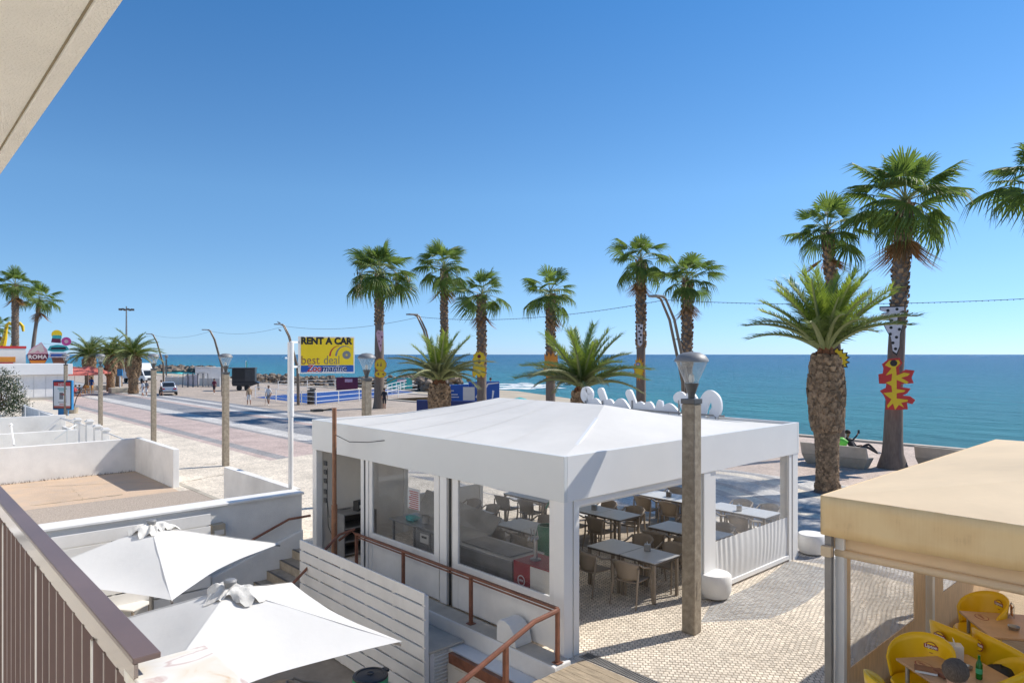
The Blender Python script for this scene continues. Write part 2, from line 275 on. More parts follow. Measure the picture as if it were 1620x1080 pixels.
# ---------------------------------------------------------------- mesh building
class MB:
    def __init__(s): s.v = []; s.f = []; s.mi = []; s.cm = 0
    def add(s, vs, fs, M=None):
        o = len(s.v)
        s.v += [tuple(M @ Vector(p)) for p in vs] if M is not None else [tuple(p) for p in vs]
        s.f += [tuple(i + o for i in f) for f in fs]; s.mi += [s.cm] * len(fs); return s
    def box(s, x0, x1, y0, y1, z0, z1, M=None):
        vs = [(x, y, z) for z in (z0, z1) for y in (y0, y1) for x in (x0, x1)]
        return s.add(vs, [(0, 2, 3, 1), (4, 5, 7, 6), (0, 1, 5, 4), (2, 6, 7, 3), (0, 4, 6, 2), (1, 3, 7, 5)], M)
    def cbox(s, c, sz, M=None):
        return s.box(c[0] - sz[0] / 2, c[0] + sz[0] / 2, c[1] - sz[1] / 2, c[1] + sz[1] / 2, c[2] - sz[2] / 2, c[2] + sz[2] / 2, M)
    def quad(s, *p): return s.add(p, [tuple(range(len(p)))])
    def bar(s, a, b, w, h=None, up=(0, 0, 1)):
        a, b = Vector(a), Vector(b); h = h or w; d = (b - a).normalized(); u = Vector(up)
        if abs(d.dot(u)) > .98: u = Vector((1, 0, 0))
        r = d.cross(u).normalized() * w / 2; t = r.cross(d).normalized() * h / 2
        vs = [p + i * r + j * t for p in (a, b) for i, j in ((-1, -1), (1, -1), (1, 1), (-1, 1))]
        return s.add(vs, [(0, 3, 2, 1), (4, 5, 6, 7), (0, 1, 5, 4), (1, 2, 6, 5), (2, 3, 7, 6), (3, 0, 4, 7)])
    def tube(s, pts, rad, n=8, cap=True):
        pts = [Vector(p) for p in pts]; k = len(pts)
        rad = list(rad) if hasattr(rad, '__len__') else [rad] * k
        vs = []; pu = None
        for i, p in enumerate(pts):
            d = (pts[min(i + 1, k - 1)] - pts[max(i - 1, 0)]).normalized()
            u = pu if pu is not None and abs(pu.dot(d)) < .95 else (Vector((0, 0, 1)) if abs(d.z) < .9 else Vector((1, 0, 0)))
            r = d.cross(u).normalized(); u2 = r.cross(d).normalized(); pu = u2
            vs += [p + (r * math.cos(2 * math.pi * j / n) + u2 * math.sin(2 * math.pi * j / n)) * rad[i] for j in range(n)]
        fs = [(i * n + j, i * n + (j + 1) % n, (i + 1) * n + (j + 1) % n, (i + 1) * n + j) for i in range(k - 1) for j in range(n)]
        if cap: fs += [tuple(range(n))[::-1], tuple(range((k - 1) * n, k * n))]
        return s.add(vs, fs)
    def lathe(s, prof, n=16, c=(0, 0, 0), M=None, cap=True):
        vs = [(c[0] + r * math.cos(2 * math.pi * j / n), c[1] + r * math.sin(2 * math.pi * j / n), c[2] + z) for r, z in prof for j in range(n)]; k = len(prof)
        fs = [(i * n + j, i * n + (j + 1) % n, (i + 1) * n + (j + 1) % n, (i + 1) * n + j) for i in range(k - 1) for j in range(n)]
        if cap: fs += [tuple(range(n))[::-1], tuple(range((k - 1) * n, k * n))]
        return s.add(vs, fs, M)
    def prism(s, poly, o, ux, uy, th):
        """outline poly (u,v) in the plane o+u*ux+v*uy, given thickness th along ux x uy"""
        o, ux, uy = Vector(o), Vector(ux), Vector(uy); nn = ux.cross(uy).normalized() * th; k = len(poly)
        a = [o + ux * u + uy * v for u, v in poly]; vs = a + [p + nn for p in a]
        fs = [tuple(range(k))[::-1], tuple(range(k, 2 * k))] + [(i, (i + 1) % k, k + (i + 1) % k, k + i) for i in range(k)]
        return s.add(vs, fs)
    def ball(s, c, r, n=10, sq=(1, 1, 1), jit=0.0):
        vs = []; m = max(4, n // 2 + 1)
        for i in range(m + 1):
            a = math.pi * i / m
            for j in range(n):
                q = 1 + random.uniform(-jit, jit); t = 2 * math.pi * j / n
                vs.append((c[0] + r * sq[0] * math.sin(a) * math.cos(t) * q, c[1] + r * sq[1] * math.sin(a) * math.sin(t) * q, c[2] + r * sq[2] * math.cos(a) * q))
        return s.add(vs, [(i * n + j, (i + 1) * n + j, (i + 1) * n + (j + 1) % n, i * n + (j + 1) % n) for i in range(m) for j in range(n)])
    def mesh(s, name):
        me = bpy.data.meshes.new(name); me.from_pydata([tuple(v) for v in s.v], [], s.f); return me
def root_of(o):
    while o.parent: o = o.parent
    return o
def ob(name, mb, mats, parent=None, world=False, smooth=False, bev=0.0, merge=False, solid=0.0):
    me = mb.mesh(name)
    if world and parent is not None: me.transform(root_of(parent).matrix_basis.inverted())
    for m_ in ([mats] if isinstance(mats, str) else mats): me.materials.append(MT[m_])
    if any(mb.mi): me.polygons.foreach_set('material_index', mb.mi)
    bm = bmesh.new(); bm.from_mesh(me)
    if merge: bmesh.ops.remove_doubles(bm, verts=bm.verts, dist=1e-4)
    bmesh.ops.recalc_face_normals(bm, faces=bm.faces)
    bm.to_mesh(me); bm.free()
    o = bpy.data.objects.new(name, me); COL.objects.link(o)
    if parent is not None: o.parent = parent
    if smooth:
        me.shade_smooth()
        if hasattr(me, 'set_sharp_from_angle'): me.set_sharp_from_angle(angle=R(38))
    if solid: q = o.modifiers.new('solid', 'SOLIDIFY'); q.thickness = solid; q.offset = 0
    if bev: q = o.modifiers.new('bevel', 'BEVEL'); q.width = bev; q.segments = 2; q.limit_method = 'ANGLE'; q.angle_limit = R(40)
    return o
def tag(o, label=None, cat=None, group=None, kind=None):
    if label: o['label'] = label
    if cat: o['category'] = cat
    if group: o['group'] = group
    if kind: o['kind'] = kind
    return o
def thing(name, label, cat, loc=(0, 0, 0), rz=0.0, group=None):
    o = bpy.data.objects.new(name, None); COL.objects.link(o); o.empty_display_size = .1
    o.location = loc; o.rotation_euler = (0, 0, rz); return tag(o, label, cat, group)
KIDS = {}
def copy_tree(o, loc=None, rz=None, label=None, parent=None, group=None, scale=None):
    c = o.copy(); COL.objects.link(c)
    if parent is not None: c.parent = parent
    if loc is not None: c.location = loc
    if rz is not None: c.rotation_euler = (c.rotation_euler[0], c.rotation_euler[1], rz)
    if label: c['label'] = label
    if group: c['group'] = group
    if scale: c.scale = scale if hasattr(scale, '__len__') else (scale,) * 3
    for ch in list(o.children): copy_tree(ch, parent=c)
    return c
def inst(name, me, parent, Mx=None):
    o = bpy.data.objects.new(name, me); COL.objects.link(o); o.parent = parent
    if Mx is not None: o.matrix_local = Mx
    return o
def text(name, s_, mat_, parent, o, ux, uy, size, ext=.002, align='LEFT', xs=1.0, bold=0.0, sp=1.0, shear=0.0, fit=None):
    """flat lettering whose baseline starts at o, running along ux with up uy (parent-local); fit = total width"""
    cu = bpy.data.curves.new('tmp', 'FONT'); cu.body = s_; cu.size = size; cu.extrude = ext; cu.offset = bold; cu.space_character = sp; cu.shear = shear; cu.resolution_u = 3
    t = bpy.data.objects.new('tmp', cu); COL.objects.link(t)
    me = bpy.data.meshes.new_from_object(t.evaluated_get(bpy.context.evaluated_depsgraph_get())); bpy.data.objects.remove(t)
    me.name = name; me.materials.clear(); me.materials.append(MT[mat_])
    xv = [v.co.x for v in me.vertices]
    if fit: xs = fit / (max(xv) - min(xv))
    ux, uy = Vector(ux).normalized(), Vector(uy).normalized(); w = ux.cross(uy); x0 = min(xv)
    for v in me.vertices: c = v.co.copy(); v.co = Vector(o) + ux * ((c.x - (x0 if fit else 0)) * xs) + uy * c.y + w * c.z
    t = bpy.data.objects.new(name, me); COL.objects.link(t); t.parent = parent; return t
X_, Y_, Z_ = Vector((1, 0, 0)), Vector((0, 1, 0)), Vector((0, 0, 1))
# ================================================================ SETTING
def sheet(name, pts, z, mat_, kind='structure', sub=0):
    mb = MB(); mb.add([(p[0], p[1], z if len(p) < 3 else p[2]) for p in pts], [tuple(range(len(pts)))])
    return tag(ob(name, mb, mat_), kind=kind)
# sea: one sheet to the horizon
sheet('sea', [(-60000, -60000), (60000, -60000), (60000, 60000), (-60000, 60000)], -5.0, 'sea_water')
# promenade: sheets round the sunken terrace; X is towards the sea, Y along the street
SW = 37.3     # sea wall line
mb = MB()
for x0, x1, y0, y1 in ((7.45, SW, -40, 60), (-30, 7.45, 16.0, 60), (-30, SW, 60, 330), (-60, -30, -60, 330), (SW, 45, 60, 330)):
    mb.quad((x0, y0, 0), (x1, y0, 0), (x1, y1, 0), (x0, y1, 0))
tag(ob('promenade_paving', mb, 'paving'), kind='structure')
mb = MB(); mb.quad((-30, -60, -1.1), (7.45, -60, -1.1), (7.45, 15.9, -1.1), (-30, 15.9, -1.1)); tag(ob('terrace_floor', mb, 'terrace_floor'), kind='structure')
# sea wall with a low coping
mb = MB(); mb.box(SW, SW + .45, -40, 60, -6, .10); mb.box(44.8, 45.2, 60, 330, -6, .08); tag(ob('sea_wall', mb, 'concrete_pale', bev=.02), kind='structure')
# beach: shoreline far out on the left, coming in to the wall on the right
shore = [(47, -40), (47, 10), tuple(G(1250, 690, -5)[:2]), tuple(G(1060, 652, -5)[:2]), tuple(G(930, 630, -5)[:2]), tuple(G(830, 618, -5)[:2]), tuple(G(760, 613, -5)[:2]), tuple(G(640, 604, -5)[:2]), tuple(G(520, 600.5, -5)[:2]), tuple(G(400, 597, -5)[:2]), tuple(G(300, 592, -5)[:2]), tuple(G(180, 590, -5)[:2]), tuple(G(-60, 588, -5)[:2])]
mb = MB(); k = len(shore)
vs = [(x + (1.5 if i < 5 else 3), y, -5.1) for i, (x, y) in enumerate(shore)] + [(min(x, SW + .4 + (8 if y > 60 else 0)) if y < 330 else min(x, 45), y, -3.6 if y < 330 else -2.2) for x, y in shore]
for i in range(k - 1): mb.quad(vs[i], vs[i + 1], vs[k + i + 1], vs[k + i])
for i in range(k - 1): mb.quad(vs[k + i], vs[k + i + 1], (-400, vs[k + i + 1][1], -.6 if vs[k + i + 1][1] > 330 else -3.6), (-400, vs[k + i][1], -.6 if vs[k + i][1] > 330 else -3.6))
tag(ob('beach', mb, 'sand'), kind='structure')
# foam where waves reach the rocks
mb = MB()
for i in range(46):
    px = random.gauss(812, 24) if i < 30 else random.uniform(640, 900); py = random.uniform(607, 615) if i < 30 else random.uniform(604, 611); c = G(px, py, -4.985); q = random.uniform(.8, 3.2)
    pts = [(c.x + q * 1.1 * math.cos(a) * random.uniform(.5, 1.2), c.y + q * 2.2 * math.sin(a) * random.uniform(.5, 1.2), -4.985 + i * .0002) for a in [j * math.pi / 4 for j in range(8)]]
    mb.add(pts, [tuple(range(8))])
tag(ob('sea_foam', mb, 'foam'), kind='stuff')
# real paving stones where they can be told apart
mb = MB(); ang = R(40); ca, sa = math.cos(ang), math.sin(ang); P = .078
for i in range(-260, 330):
    for j in range(-220, 330):
        u = i * P; v = j * P + (P / 2 if i % 2 else 0) + .02 * math.sin(i * .35)
        x = u * ca - v * sa; y = u * sa + v * ca
        if not (7.93 < x < 16.0 and .5 < y < 12.5): continue
        px, py, d = PR((x, y, 0))
        if d > 16.2 or px < 820 or px > 1700 or py > 1180: continue
        w = P * .462 * random.uniform(.88, 1.03); l = P * .462 * random.uniform(.85, 1.03); z = .0075 + random.uniform(-.002, .002); a2 = ang + random.gauss(0, .06)
        c, s_ = math.cos(a2), math.sin(a2); o = len(mb.v)
        for ww, ll, zz in ((w, l, -.003), (w * .9, l * .9, z)):
            for p, q in ((-1, -1), (1, -1), (1, 1), (-1, 1)): mb.v.append((x + p * ww * c - q * ll * s_, y + p * ww * s_ + q * ll * c, zz + (random.uniform(-.001, .001) if zz > 0 else 0)))
        mb.f += [(o + 4, o + 5, o + 6, o + 7)] + [(o + t, o + (t + 1) % 4, o + 4 + (t + 1) % 4, o + 4 + t) for t in range(4)]; mb.mi += [0] * 5
me = mb.mesh('paving_stones'); me.materials.append(MT['cobble']); o = bpy.data.objects.new('paving_stones', me); COL.objects.link(o); tag(o, kind='stuff')
mb = MB(); mb.quad((7.93, .3, .004), (16.2, .3, .004), (16.2, 12.7, .004), (7.93, 12.7, .004)); tag(ob('stone_bedding', mb, 'joint_sand'), kind='structure')
# wooden deck of boards between building and promenade, drain grate beside it
dk = thing('wooden_deck', 'weathered board deck at the foot of the white pavilion corner', 'deck', (0, 0, 0)); dk['kind'] = 'structure'; del dk['category']
mb = MB(); mb.box(3.4, 7.72, -6, 6.78, -.16, -.035); ob('subframe', mb, 'wood_deck', dk)
bd = None
for i in range(28):
    x = 7.70 - i * .152
    mb = MB(); mb.box(x - .147, x, -6, 6.80 + (.0 if i < 3 else random.uniform(-.02, 0)), -.034, .006); ob('board', mb, 'wood_deck', dk, bev=.004)
dg = thing('drain_grate', 'slotted metal drain along the edge of the wooden deck', 'drain grate', (0, 0, 0))
mb = MB(); mb.box(7.73, 7.75, -6, 6.9, 0, .014); mb.box(7.90, 7.92, -6, 6.9, 0, .014); ob('rim', mb, 'steel_dull', dg)
mb = MB(); mb.box(7.75, 7.90, -6, 6.9, .001, .004); ob('channel', mb, 'black', dg)
mb = MB(); y = 6.88
while y > 1.2: mb.box(7.75, 7.90, y - .016, y, .004, .013); y -= .036
tag(ob('bar', mb, 'steel_dull', dg), kind='stuff')
# ---- patios and low walls on the left
def wall(name, label, boxes, mat_='white_render', cat='wall', bev=.012, caps=None):
    t = thing(name, label, cat); mb = MB()
    for b_ in boxes: mb.box(*b_)
    ob('wall_body', mb, mat_, t, bev=bev)
    if caps:
        mb = MB()
        for b_ in caps: mb.box(*b_)
        ob('coping', mb, 'white_paint', t, bev=.008)
    return t
wall('boundary_wall', 'long white wall beside the stairs carrying a brown handrail', [(-2, 7.40, 15.30, 15.72, -1.1, 1.22)], caps=[(-2, 7.43, 15.24, 15.78, 1.223, 1.275)])
wall('low_wall', 'short white wall between stairs wall and patio opening, foot of the sign pole', [(7.42, 7.62, 15.82, 20.3, 0, 1.26)])
wall('patio_wall', 'white L-shaped wall around the bare brown patio', [(-2, 7.62, 29.5, 29.7, 0, 1.26), (7.42, 7.62, 24.9, 29.497, 0, 1.30)])
wall('patio_wall', 'second white patio wall, behind the brown patio, with a leaning handrail', [(-2, 6.6, 35.4, 35.6, 0, 1.2)])
wall('patio_wall', 'third white patio wall, in front of the flowering bush', [(-2, 7.7, 44.2, 44.4, 0, 1.22), (7.5, 7.7, 44.4, 58, 0, 1.0)])
wall('planter_wall', 'low grey planter wall below the flowering bush', [(-4, 5.2, 52, 52.3, 0, .8)], 'concrete')
mb = MB(); mb.quad((-2, 15.8, .006), (7.0, 15.8, .006), (7.0, 20.3, .006), (-2, 20.3, .006)); mb.quad((-2, 20.3, .006), (7.75, 20.3, .006), (7.75, 24.2, .006), (-2, 24.2, .006)); tag(ob('patio_paving', mb, 'aggregate'), kind='structure')
mb = MB(); mb.quad((-2, 24.2, .008), (7.4, 24.2, .008), (7.4, 29.5, .008), (-2, 29.5, .008)); tag(ob('patio_ground', mb, 'soil_patio'), kind='structure')
mb = MB(); mb.quad((-2, 29.7, .007), (7.4, 29.7, .007), (7.4, 44.2, .007), (-2, 44.2, .007)); tag(ob('rear_patio_ground', mb, 'concrete_pale'), kind='structure')
mb = MB(); mb.box(7.76, 7.93, 20.3, 60, .0, .012); tag(ob('kerb_strip', mb, 'concrete'), kind='structure')
# weeds and cracks in the patio
mb = MB()
def crack(p0, p1, w):
    k = 14; pts = [Vector(p0).lerp(Vector(p1), i / k) + Vector((random.uniform(-.06, .06), random.uniform(-.09, .09))) for i in range(k + 1)]
    for i in range(k):
        a, b_ = pts[i], pts[i + 1]; q = w * random.uniform(.3, 1.6); z = .010 + i * .0003
        mb.quad((a.x, a.y - q, z), (b_.x, b_.y - q, z), (b_.x, b_.y + q, z), (a.x, a.y + q, z))
def g2(px, py): q = G(px, py); return (q.x, q.y)
crack(g2(45, 800), g2(192, 783), .03); crack(g2(112, 772), g2(132, 792), .02); crack(g2(250, 762), g2(20, 772), .012); crack(g2(90, 755), g2(130, 752), .03)
crack(g2(285, 763), g2(357, 750), .02); crack(g2(322, 735), g2(372, 731), .02)
tag(ob('ground_cracks', mb, 'joint_dark'), kind='stuff')
mb = MB()
for i in range(420):
    x = random.uniform(3.2, 7.3) if i < 300 else random.uniform(-1, 4); y = 29.46 - abs(random.gauss(0, .07)); hgt = random.uniform(.03, .13)
    a = random.uniform(0, 6.28); w = .012; mb.quad((x, y, .01), (x + w * math.cos(a), y + w * math.sin(a), .01), (x + random.uniform(-.05, .05), y + random.uniform(-.06, .02), hgt))
tag(ob('weeds', mb, 'twig'), kind='stuff')
# handrails / posts in the rear patios
t = thing('white_stake', 'thin white post with a small hook on top, leaning by the second patio wall', 'post')
a = VY(22, 704, 29.9); b_ = VY(17, 672, 30.6); mb = MB(); mb.tube([a, b_], .035, 8); ob('stake', mb, 'white_paint', t); mb = MB(); mb.ball(b_, .07, 8); ob('knob', mb, 'white_paint', t)
def handrail(label, pts, r=.025, mat_='rust_paint', posts=(), cat='handrail', name='handrail', pz=None):
    t = thing(name, label, cat); mb = MB(); mb.tube(pts, r, 8); ob('rail', mb, mat_, t, smooth=True)
    for p, z0 in posts: mb = MB(); mb.bar((p[0], p[1], z0), p, r * 1.7); ob('post', mb, mat_, t)
    return t
# gates and pillars between the rear patios and the promenade
for i, (px, py, y0, h) in enumerate(((141, 705, 37.7, 1.30), (153, 697, 36.1, 1.18), (175, 697, 34.6, 1.15), (123, 682, 40.3, 1.2))):
    t = thing('gate_post', ['white square gate post at the hinge of the picket gate', 'white square post just beyond the picket gate', 'white square post with a pale cap nearest the street', 'white square post at the end of the second patio wall'][i], 'gate post', (7.52, y0, 0), group='white gate posts')
    mb = MB(); mb.box(-.14, .14, -.14, .14, 0, h); ob('shaft', mb, 'white_render', t, bev=.01); mb = MB(); mb.box(-.18, .18, -.18, .18, h, h + .06); mb.box(-.12, .12, -.12, .12, h + .06, h + .12); ob('cap', mb, 'white_paint', t, bev=.01)
t = thing('picket_gate', 'small white metal picket gate between two square posts', 'gate', (7.45, 37.95, 0), R(90))
mb = MB(); mb.bar((0, 0, .15), (2.1, 0, .15), .04); mb.bar((0, 0, 1.1), (2.1, 0, 1.1), .04); mb.bar((0, 0, .1), (0, 0, 1.1), .05); mb.bar((2.1, 0, .1), (2.1, 0, 1.1), .05); ob('frame', mb, 'white_paint', t)
for i in range(1, 11): mb = MB(); mb.bar((i * .19, 0, .15), (i * .19, 0, 1.1), .035); ob('picket', mb, 'white_paint', t)
handrail('pale sloping handrail on the second patio steps', [VY(86, 695, 34), VY(109, 678, 34), VY(120, 672, 34.4)], .03, 'grey_alu', [(VY(106, 680, 34), 0)])
handrail('pale sloping handrail in front of the third patio wall', [VY(70, 679, 41), VY(96, 661, 41), VY(116, 665, 40)], .03, 'white_paint', [(VY(96, 662, 41), 0)])
handrail('white handrail along the planter behind the third patio wall', [VY(38, 640, 50), VY(50, 646, 49), VY(84, 655, 47)], .03, 'white_paint', [(VY(40, 641, 50), 0), (VY(62, 649, 49), 0)])
t = thing('picket_fence', 'low white rail fence running along the street from the gate', 'fence', (0, 0, 0))
mb = MB(); mb.tube([(7.55, 34.4, 1.05), (7.55, 29.8, 1.0)], .03, 6); mb.tube([(7.55, 40.5, 1.0), (7.55, 44.1, 1.0)], .03, 6); ob('rail', mb, 'white_paint', t)
mb = MB(); mb.box(7.5, 7.6, 40.5, 44.1, 0, .62); mb.box(7.5, 7.6, 29.8, 34.4, 0, .7); ob('panel', mb, 'white_render', t)
# ---- stairs down to the terrace, between the boundary wall and the slatted fence
t = thing('stairs', 'stone steps with dark edges going down to the terrace by the white wall', 'stairs')
for i in range(6):
    x1 = 7.40 - i * .30; z = -.0 - i * .183
    mb = MB(); mb.box(x1 - .30, x1 if i else 7.44, 12.7 if i else 12.7, 15.297, -1.1, z - .003 * 0); ob('step', mb, 'stair_stone', t, bev=.008)
    mb = MB(); mb.box(x1 - .306, x1 - .25, 12.72, 15.28, z + .001, z + .007); ob('nosing', mb, 'dark_taupe', t)
mb = MB(); mb.box(7.44, 7.45, 12.7, 15.0, -1.1, 0); ob('riser', mb, 'stair_stone', t)
t = thing('curved_plinth', 'white curved base wall under the brown handrail of the stairs', 'wall'); mb = MB()
mb.add([(7.38, 15.18, .42), (5.3, 15.18, -.25), (5.3, 15.18, -1.1), (7.38, 15.18, -1.1), (7.38, 15.296, .42), (5.3, 15.296, -.25), (5.3, 15.296, -1.1), (7.38, 15.296, -1.1)], [(0, 1, 2, 3), (4, 7, 6, 5), (0, 4, 5, 1), (1, 5, 6, 2), (2, 6, 7, 3), (3, 7, 4, 0)]); ob('wall_body', mb, 'white_render', t, bev=.03)
handrail('brown handrail fixed to the white wall above the stairs', [VY(491, 815, 15.14), VY(457, 821, 15.14), VY(400, 853, 15.14), VY(370, 872, 15.14)], .028, 'rust_paint', name='handrail')
A0 = Vector((7.25, 12.62, .92)); B0 = Vector((5.62, 12.62, -.12))
t = handrail('brown handrail going down on the open side of the stairs', [A0, A0 + Vector((-.35, 0, -.05)), B0 + Vector((0, 0, .0)), B0 + Vector((-.02, 0, -.1))], .028, 'rust_paint', [(B0, -1.1)])
# small electricity box on the wall
t = thing('meter_box', 'little cream meter box on the white wall behind the umbrella', 'meter box'); p = VY(344, 838, 15.2); mb = MB(); mb.box(p.x - .14, p.x + .14, 15.1, 15.298, p.z - .12, p.z + .14); ob('case', mb, 'sand', t, bev=.01); mb = MB(); mb.box(p.x - .1, p.x + .1, 15.085, 15.1, p.z - .08, p.z + .02); ob('flap', mb, 'off_white', t)
# ---- slatted fences
def slat_fence(name, label, o, ux, length, z0, z1, pitch, mat_, posts, th=.025):
    t = thing(name, label, 'slatted fence', o); ux = Vector(ux); nn = Vector((ux.y, abs(ux.x), 0)); z = z1; i = 0
    while z - pitch > z0 - .1:
        a = ux * 0; b2 = ux * length; mb = MB()
        mb.bar(Vector((a.x, a.y, z - (pitch - .03) / 2)), Vector((b2.x, b2.y, z - (pitch - .03) / 2)), th, pitch - .03); ob('slat', mb, mat_, t, bev=.003); z -= pitch
    for q in posts: mb = MB(); c = ux * q + nn * .045; mb.bar((c.x, c.y, z0), (c.x, c.y, z1 - .05), .09, .06); ob('post', mb, mat_, t)
    return t
fA, fB = VX(475, 855, 5.95), VX(672, 935, 5.95)
fx = 6.22; fA = VX(475, 855, fx); fB = VX(672, 935, fx)
slat_fence('slatted_fence', 'tall white fence of horizontal boards between stairs and black bin', (fx, fB.y, 0), (0, 1, 0), fA.y - fB.y, -1.1, (fA.z + fB.z) / 2, .215, 'white_paint', [.05, .9, 1.75, 2.6, 3.45, fA.y - fB.y - .05])
p = VY(333, 812, 15.0)
slat_fence('slatted_fence', 'grey-white fence of horizontal boards in front of the long boundary wall', (-1.5, 15.0, 0), (1, 0, 0), p.x + 1.5, -1.1, p.z, .26, 'white_paint', [.4, 1.9, 3.4, 4.9])
# ---- ledges beside the pavilion
t = thing('plinth', 'white stepped ledge carrying the brown railing along the pavilion', 'ledge')
mb = MB(); mb.box(7.08, 7.44, 6.80, 12.69, -1.1, .07); ob('upper_ledge', mb, 'white_render', t, bev=.02)
mb = MB(); mb.box(7.10, 7.43, 6.86, 12.65, .071, .078); ob('ledge_top', mb, 'concrete_pale', t)
mb = MB(); mb.box(6.78, 7.077, 6.86, 12.69, -1.1, -.20); ob('lower_ledge', mb, 'white_render', t, bev=.02)
t = thing('vent_hood', 'white rounded vent hood on the ledge below the second window', 'vent hood', (7.1, 7.95, .078)); mb = MB()
prof = [(0, 0), (0, .30)] + [(.0 + .34 * math.sin(a), .30 + .0 - .30 * (1 - math.cos(a))) for a in [R(15 * i) for i in range(1, 7)]]
prof = [(0, 0), (-.10, 0), (-.10, .26), (-.04, .33), (.08, .345), (.2, .30), (.29, .2), (.33, .05), (.33, 0)]
mb.prism([(q * 1, w) for q, w in prof], (0.0, 0, 0), (0, -1, 0), (0, 0, 1), -.34); ob('hood', mb, 'white_render', t, bev=.01)
t = thing('louvred_cabinet', 'white cabinet with a louvred front below the ledge', 'cabinet', (0, 0, 0))
mb = MB(); mb.box(6.40, 7.04, 8.88, 10.3, -1.1, -.19); ob('body', mb, 'white_paint', t, bev=.008); mb = MB(); mb.box(6.36, 7.07, 8.82, 10.34, -.188, -.15); ob('top', mb, 'concrete_pale', t, bev=.006)
mb = MB(); mb.box(6.42, 6.50, 8.855, 8.879, -1.1, -.2); mb.box(6.94, 7.02, 8.855, 8.879, -1.1, -.2); ob('louvre_frame', mb, 'white_paint', t)
for i in range(15): mb = MB(); z = -.235 - i * .056; mb.bar((6.94, 8.86, z), (6.50, 8.86, z), .022, .05, up=(0, -.6, 1)); ob('louvre', mb, 'white_paint', t)
t = thing('service_hatch', 'cream panelled hatch with a brown lintel board beside the louvred cabinet', 'hatch'); mb = MB(); mb.box(6.72, 6.777, 6.9, 8.8, -1.1, -.36); ob('body', mb, 'off_white', t, bev=.006)
mb = MB(); mb.box(6.66, 6.74, 6.85, 8.7, -.355, -.195); ob('lintel', mb, 'rust_paint', t, bev=.006)
for i in range(4): mb = MB(); mb.box(6.70, 6.719, 7.0 + i * .42, 7.36 + i * .42, -1.05, -.42); ob('panel', mb, 'off_white', t, bev=.006)
# ---- railing along the ledge and down the deck stairs
t = thing('railing', 'rust-brown railing along the ledge under the pavilion windows', 'railing'); rx = 7.22
yA = VX(882, 1017, rx).y; zr = VX(882, 962, rx).z; yB = VX(503, 840, rx).y
ys = [VX(u, 900, rx).y for u in (882, 745, 638, 564)]
mb = MB(); mb.bar((rx, yA, zr), (rx, ys[3], zr), .055, .035); ob('top_rail', mb, 'rust_paint', t, bev=.004)
mb = MB(); mb.bar((rx + .0, yA, zr - .06), (rx, ys[3], zr - .06), .02, .02); ob('under_rail', mb, 'rust_paint', t)
mb = MB(); mb.tube([(rx, ys[3], zr - .02), (rx + .02, 12.72, zr + .02), (6.9, 12.62, zr - .1)], .025, 8); ob('return_rail', mb, 'rust_paint', t)
for yy in ys:
    mb = MB(); mb.bar((rx, yy, .078), (rx, yy, zr), .05); ob('post', mb, 'rust_paint', t); mb = MB(); mb.box(rx - .06, rx + .06, yy - .06, yy + .06, .078, .09); ob('base_plate', mb, 'rust_paint', t)
p0 = Vector((rx, yA, zr - .03)); p1 = VY(845, 983, yA - .02); p2 = VY(725, 1083, yA - .02)
t = handrail('thick rust-brown handrail descending beside the wooden deck', [p0, p1, p2, p2 + (p2 - p1) * .3], .036, 'rust_paint', [(VY(800, 1021, yA - .02), -1.1)])
# ---- tall corten pole at the back of the stairs
pb = VX(529, 880, 7.0); t = thing('floodlight_pole', 'slim rust-brown pole with a small floodlight at the stair head', 'pole', (pb.x, pb.y, 0))
zt = VX(529, 645, 7.0).z; mb = MB(); mb.tube([(0, 0, -.2), (0, 0, 1.4)], .06, 12); mb.tube([(0, 0, 1.4), (0, 0, zt)], .045, 12); ob('pole_tube', mb, 'corten', t, smooth=True)
mb = MB(); mb.bar((-.03, .05, zt - .02), (-.25, .2, zt - .06), .03); ob('bracket', mb, 'black', t); mb = MB(); mb.cbox((-.28, .22, zt - .05), (.22, .14, .05)); ob('lamp_head', mb, 'black', t)
mb = MB(); mb.tube([(0, -.03, zt - .55), (.15, -.35, zt - .68), (.3, -.8, zt - .66), (.45, -1.2, zt - .60)], .008, 5); ob('cable', mb, 'black', t)
# ================================================================ WHITE PAVILION
x0, x1, y0, y1, zf0, zf1 = 7.45, 15.05, 6.95, 14.90, 2.32, 3.0
pv = thing('restaurant_pavilion', 'large white pavilion with pitched membrane roof and clear panels', 'pavilion')
mb = MB(); mb.box(x0, x0 + .07, y0, y1, zf0, zf1); ob('fascia', mb, 'grey_alu', pv, bev=.006)
mb = MB(); mb.box(x0 + .072, x1 - .072, y0, y0 + .07, zf0, zf1); ob('fascia', mb, 'white_alu', pv, bev=.006)
mb = MB(); mb.box(x1 - .07, x1, y0, y1, zf0, zf1); ob('fascia', mb, 'white_alu', pv, bev=.006)
mb = MB(); mb.box(x0 + .072, x1 - .072, y1 - .07, y1, zf0, zf1); ob('fascia', mb, 'white_alu', pv, bev=.006)
mb = MB(); i_ = .072
for a in ((x0 + i_, x0 + .34, y0 + i_, y1 - i_), (x1 - .5, x1 - i_, y0 + i_, y1 - i_), (x0 + .342, x1 - .502, y0 + i_, y0 + .34), (x0 + .342, x1 - .502, y1 - .5, y1 - i_)): mb.box(a[0], a[1], a[2], a[3], 2.80, 2.84)
ob('gutter', mb, 'white_alu', pv)
mb = MB(); k = 10; A = [(x0 + .12, y0 + .12), (x1 - .2, y0 + .12), (x1 - .2, y1 - .2), (x0 + .12, y1 - .2)]; ap = [(11.2, 9.3), (11.2, 12.6)]
